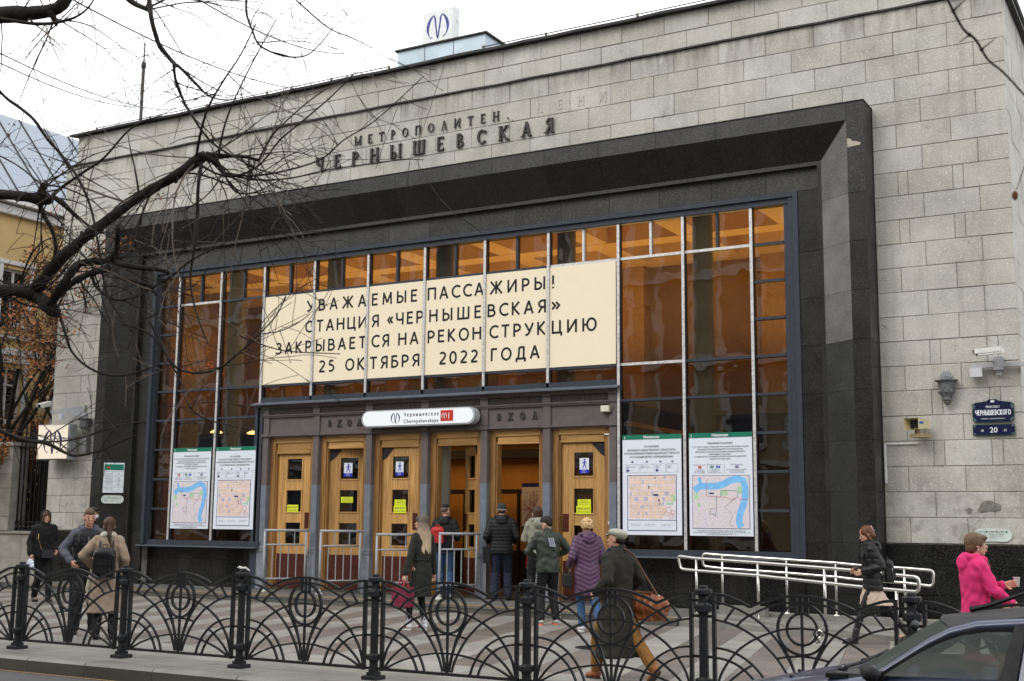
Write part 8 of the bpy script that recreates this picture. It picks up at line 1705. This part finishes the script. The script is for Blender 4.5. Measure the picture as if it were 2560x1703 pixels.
for k in range(11): m.tube([(.48,25.48+k*.12,7.0),(.48,25.48+k*.12,7.9)], .012, 5); m.ring((.48,25.54+k*.12,7.35), .055, .008, 12, 4, 'y') if k < 10 else None
m.tube([(.48,25.45,7.9),(.48,26.7,7.9)], .02, 6); m.build('balcony_railing', BLACK, yh)
# mansard
MAN = M('blue_grey_glazed_roof', (.24,.28,.33), .25, .3, var=.1); m = MB(); m.add([(.3,18,H0),(.3,48,H0),(-2.6,48,14.6),(-2.6,18,14.6)], [(0,1,2,3)]); m.add([(-2.6,18,14.6),(-2.6,48,14.6),(-12,48,14.8),(-12,18,14.8)], [(0,1,2,3)]); m.build('roof', MAN, yh); m = MB()
for k in range(30): m.tube([(.31,18+k*1.0,H0),(-2.59,18+k*1.0,14.6)], .03, 4)
m.build('roof_seams', FLASH, yh)
ls = thing('translation_office_lettering', 'white raised letters on the yellow wall at the left edge', 'lettering', (-30.97, 24.86, 6.21), rad(90))
text('БЮРО ПЕРЕВОДОВ', 0, 0, 0, .20, WHITE, ls, w=2.35, align='r', bold=.02)
sd_ = thing('satellite_dish', 'small round pale dish on the yellow wall beside the station pier', 'dish', (-30.75, 25.6, 5.35)); MB().lathe([(.0,-.06),(.16,-.02),(.22,.05),(.215,.055),(.15,-.01),(.0,-.045)], n=18).build('dish', M('dish_cream', (.55,.48,.36), .6), sd_, smooth=True); sd_.rotation_euler = (0, rad(60), rad(-50))
# gate wall left of the station
gw = thing('gate_wall', 'low pale wall with a stone pillar left of the station', 'wall', (0,0,0)); PALE = M('pale_limestone', (.34,.32,.28), .85, var=.18, vs=4, bmp=.4)
for i in range(5): x0 = -31.5+i*1.24; MB().box(x0+.004, x0+1.236, 21.5, 21.9, 0, .62).build('wall_block', PALE, gw); MB().box(x0+.004, x0+1.236, 21.5, 21.9, .624, 1.22).build('wall_block', PALE, gw)
MB().box(-31.5, -25.34, 21.45, 21.95, 1.224, 1.29).build('coping', PALE, gw)
for i in range(6): MB().cbox(-27.55, -27.0, 21.42, 21.95, 1.295+.36*i, 1.65+.36*i, .008).build('pillar_stone', PALE, gw)
MB().box(-27.62, -26.93, 21.38, 21.98, 3.46, 3.56).build('pillar_cap', PALE, gw)
ig = thing('iron_grille', 'tall black iron grille between the pale pillar and the station pier', 'grille', (0,0,0))
x = -26.95
while x < -25.35: MB().box(x, x+.03, 21.62, 21.65, 1.30, 3.98).build('grille_bar', BLACK, ig); MB().lathe([(.02,0),(.045,.05),(.05,.09),(.02,.14),(.045,.17),(.045,.19)], (x+.015,21.635,1.30), 8).build('baluster', BLACK, ig); x += .155
for z in (1.29, 1.50, 3.42, 3.66): MB().box(-26.99,-25.35,21.61,21.66,z,z+.04).build('grille_rail', BLACK, ig)
MB().box(-26.95,-25.35,22.2,22.3,1.29,3.3).build('dark_yard_gate', M('dark_gate_panel', (.012,.012,.013), .7), None, label='dark solid gate panel behind the iron grille', cat='gate')
# ================================================================ BUILDINGS OUT OF FRAME, seen only in reflections
ob_ = thing('opposite_building', 'ochre building with arched windows across the street, seen only as reflections in the glass', 'building', (0, -11.0, 0)); m = MB(); m.box(-95, 16, -8, -.02, 0, 17.5); m.build('wall', M('opposite_plaster', (.42,.34,.22), .85, var=.1, vs=.6), ob_); OG = M('opposite_window', (.10,.12,.15), .15, bmp=0)
m = MB(); s_ = MB()
for i in range(33):
    x = -92+i*3.2
    for k, (z0, z1) in enumerate(((1.0,3.6),(5.2,8.2),(9.6,12.2),(13.4,15.6))):
        P_ = [(x-.7,z0),(x+.7,z0),(x+.7,z1)]+[(x+.7*cos(rad(a)), z1+.7*sin(rad(a))) for a in (30,60,90,120,150)]+[(x-.7,z1)]; m.prism(P_[::-1], -.0, .01); s_.box(x-1.0,x-.72,-.015,.14,z0,z1+.6); s_.box(x+.72,x+1.0,-.015,.14,z0,z1+.6); s_.box(x-1.1,x+1.1,-.015,.22,z0-.3,z0-.05)
for z in (4.3,9.0,12.9,17.0): s_.box(-95,16,-.015,.35,z,z+.3)
m.build('windows', OG, ob_); s_.build('stucco_trim', WT, ob_)
for d in (sun_d,): pass
bpy.data.scenes.remove(TMP)
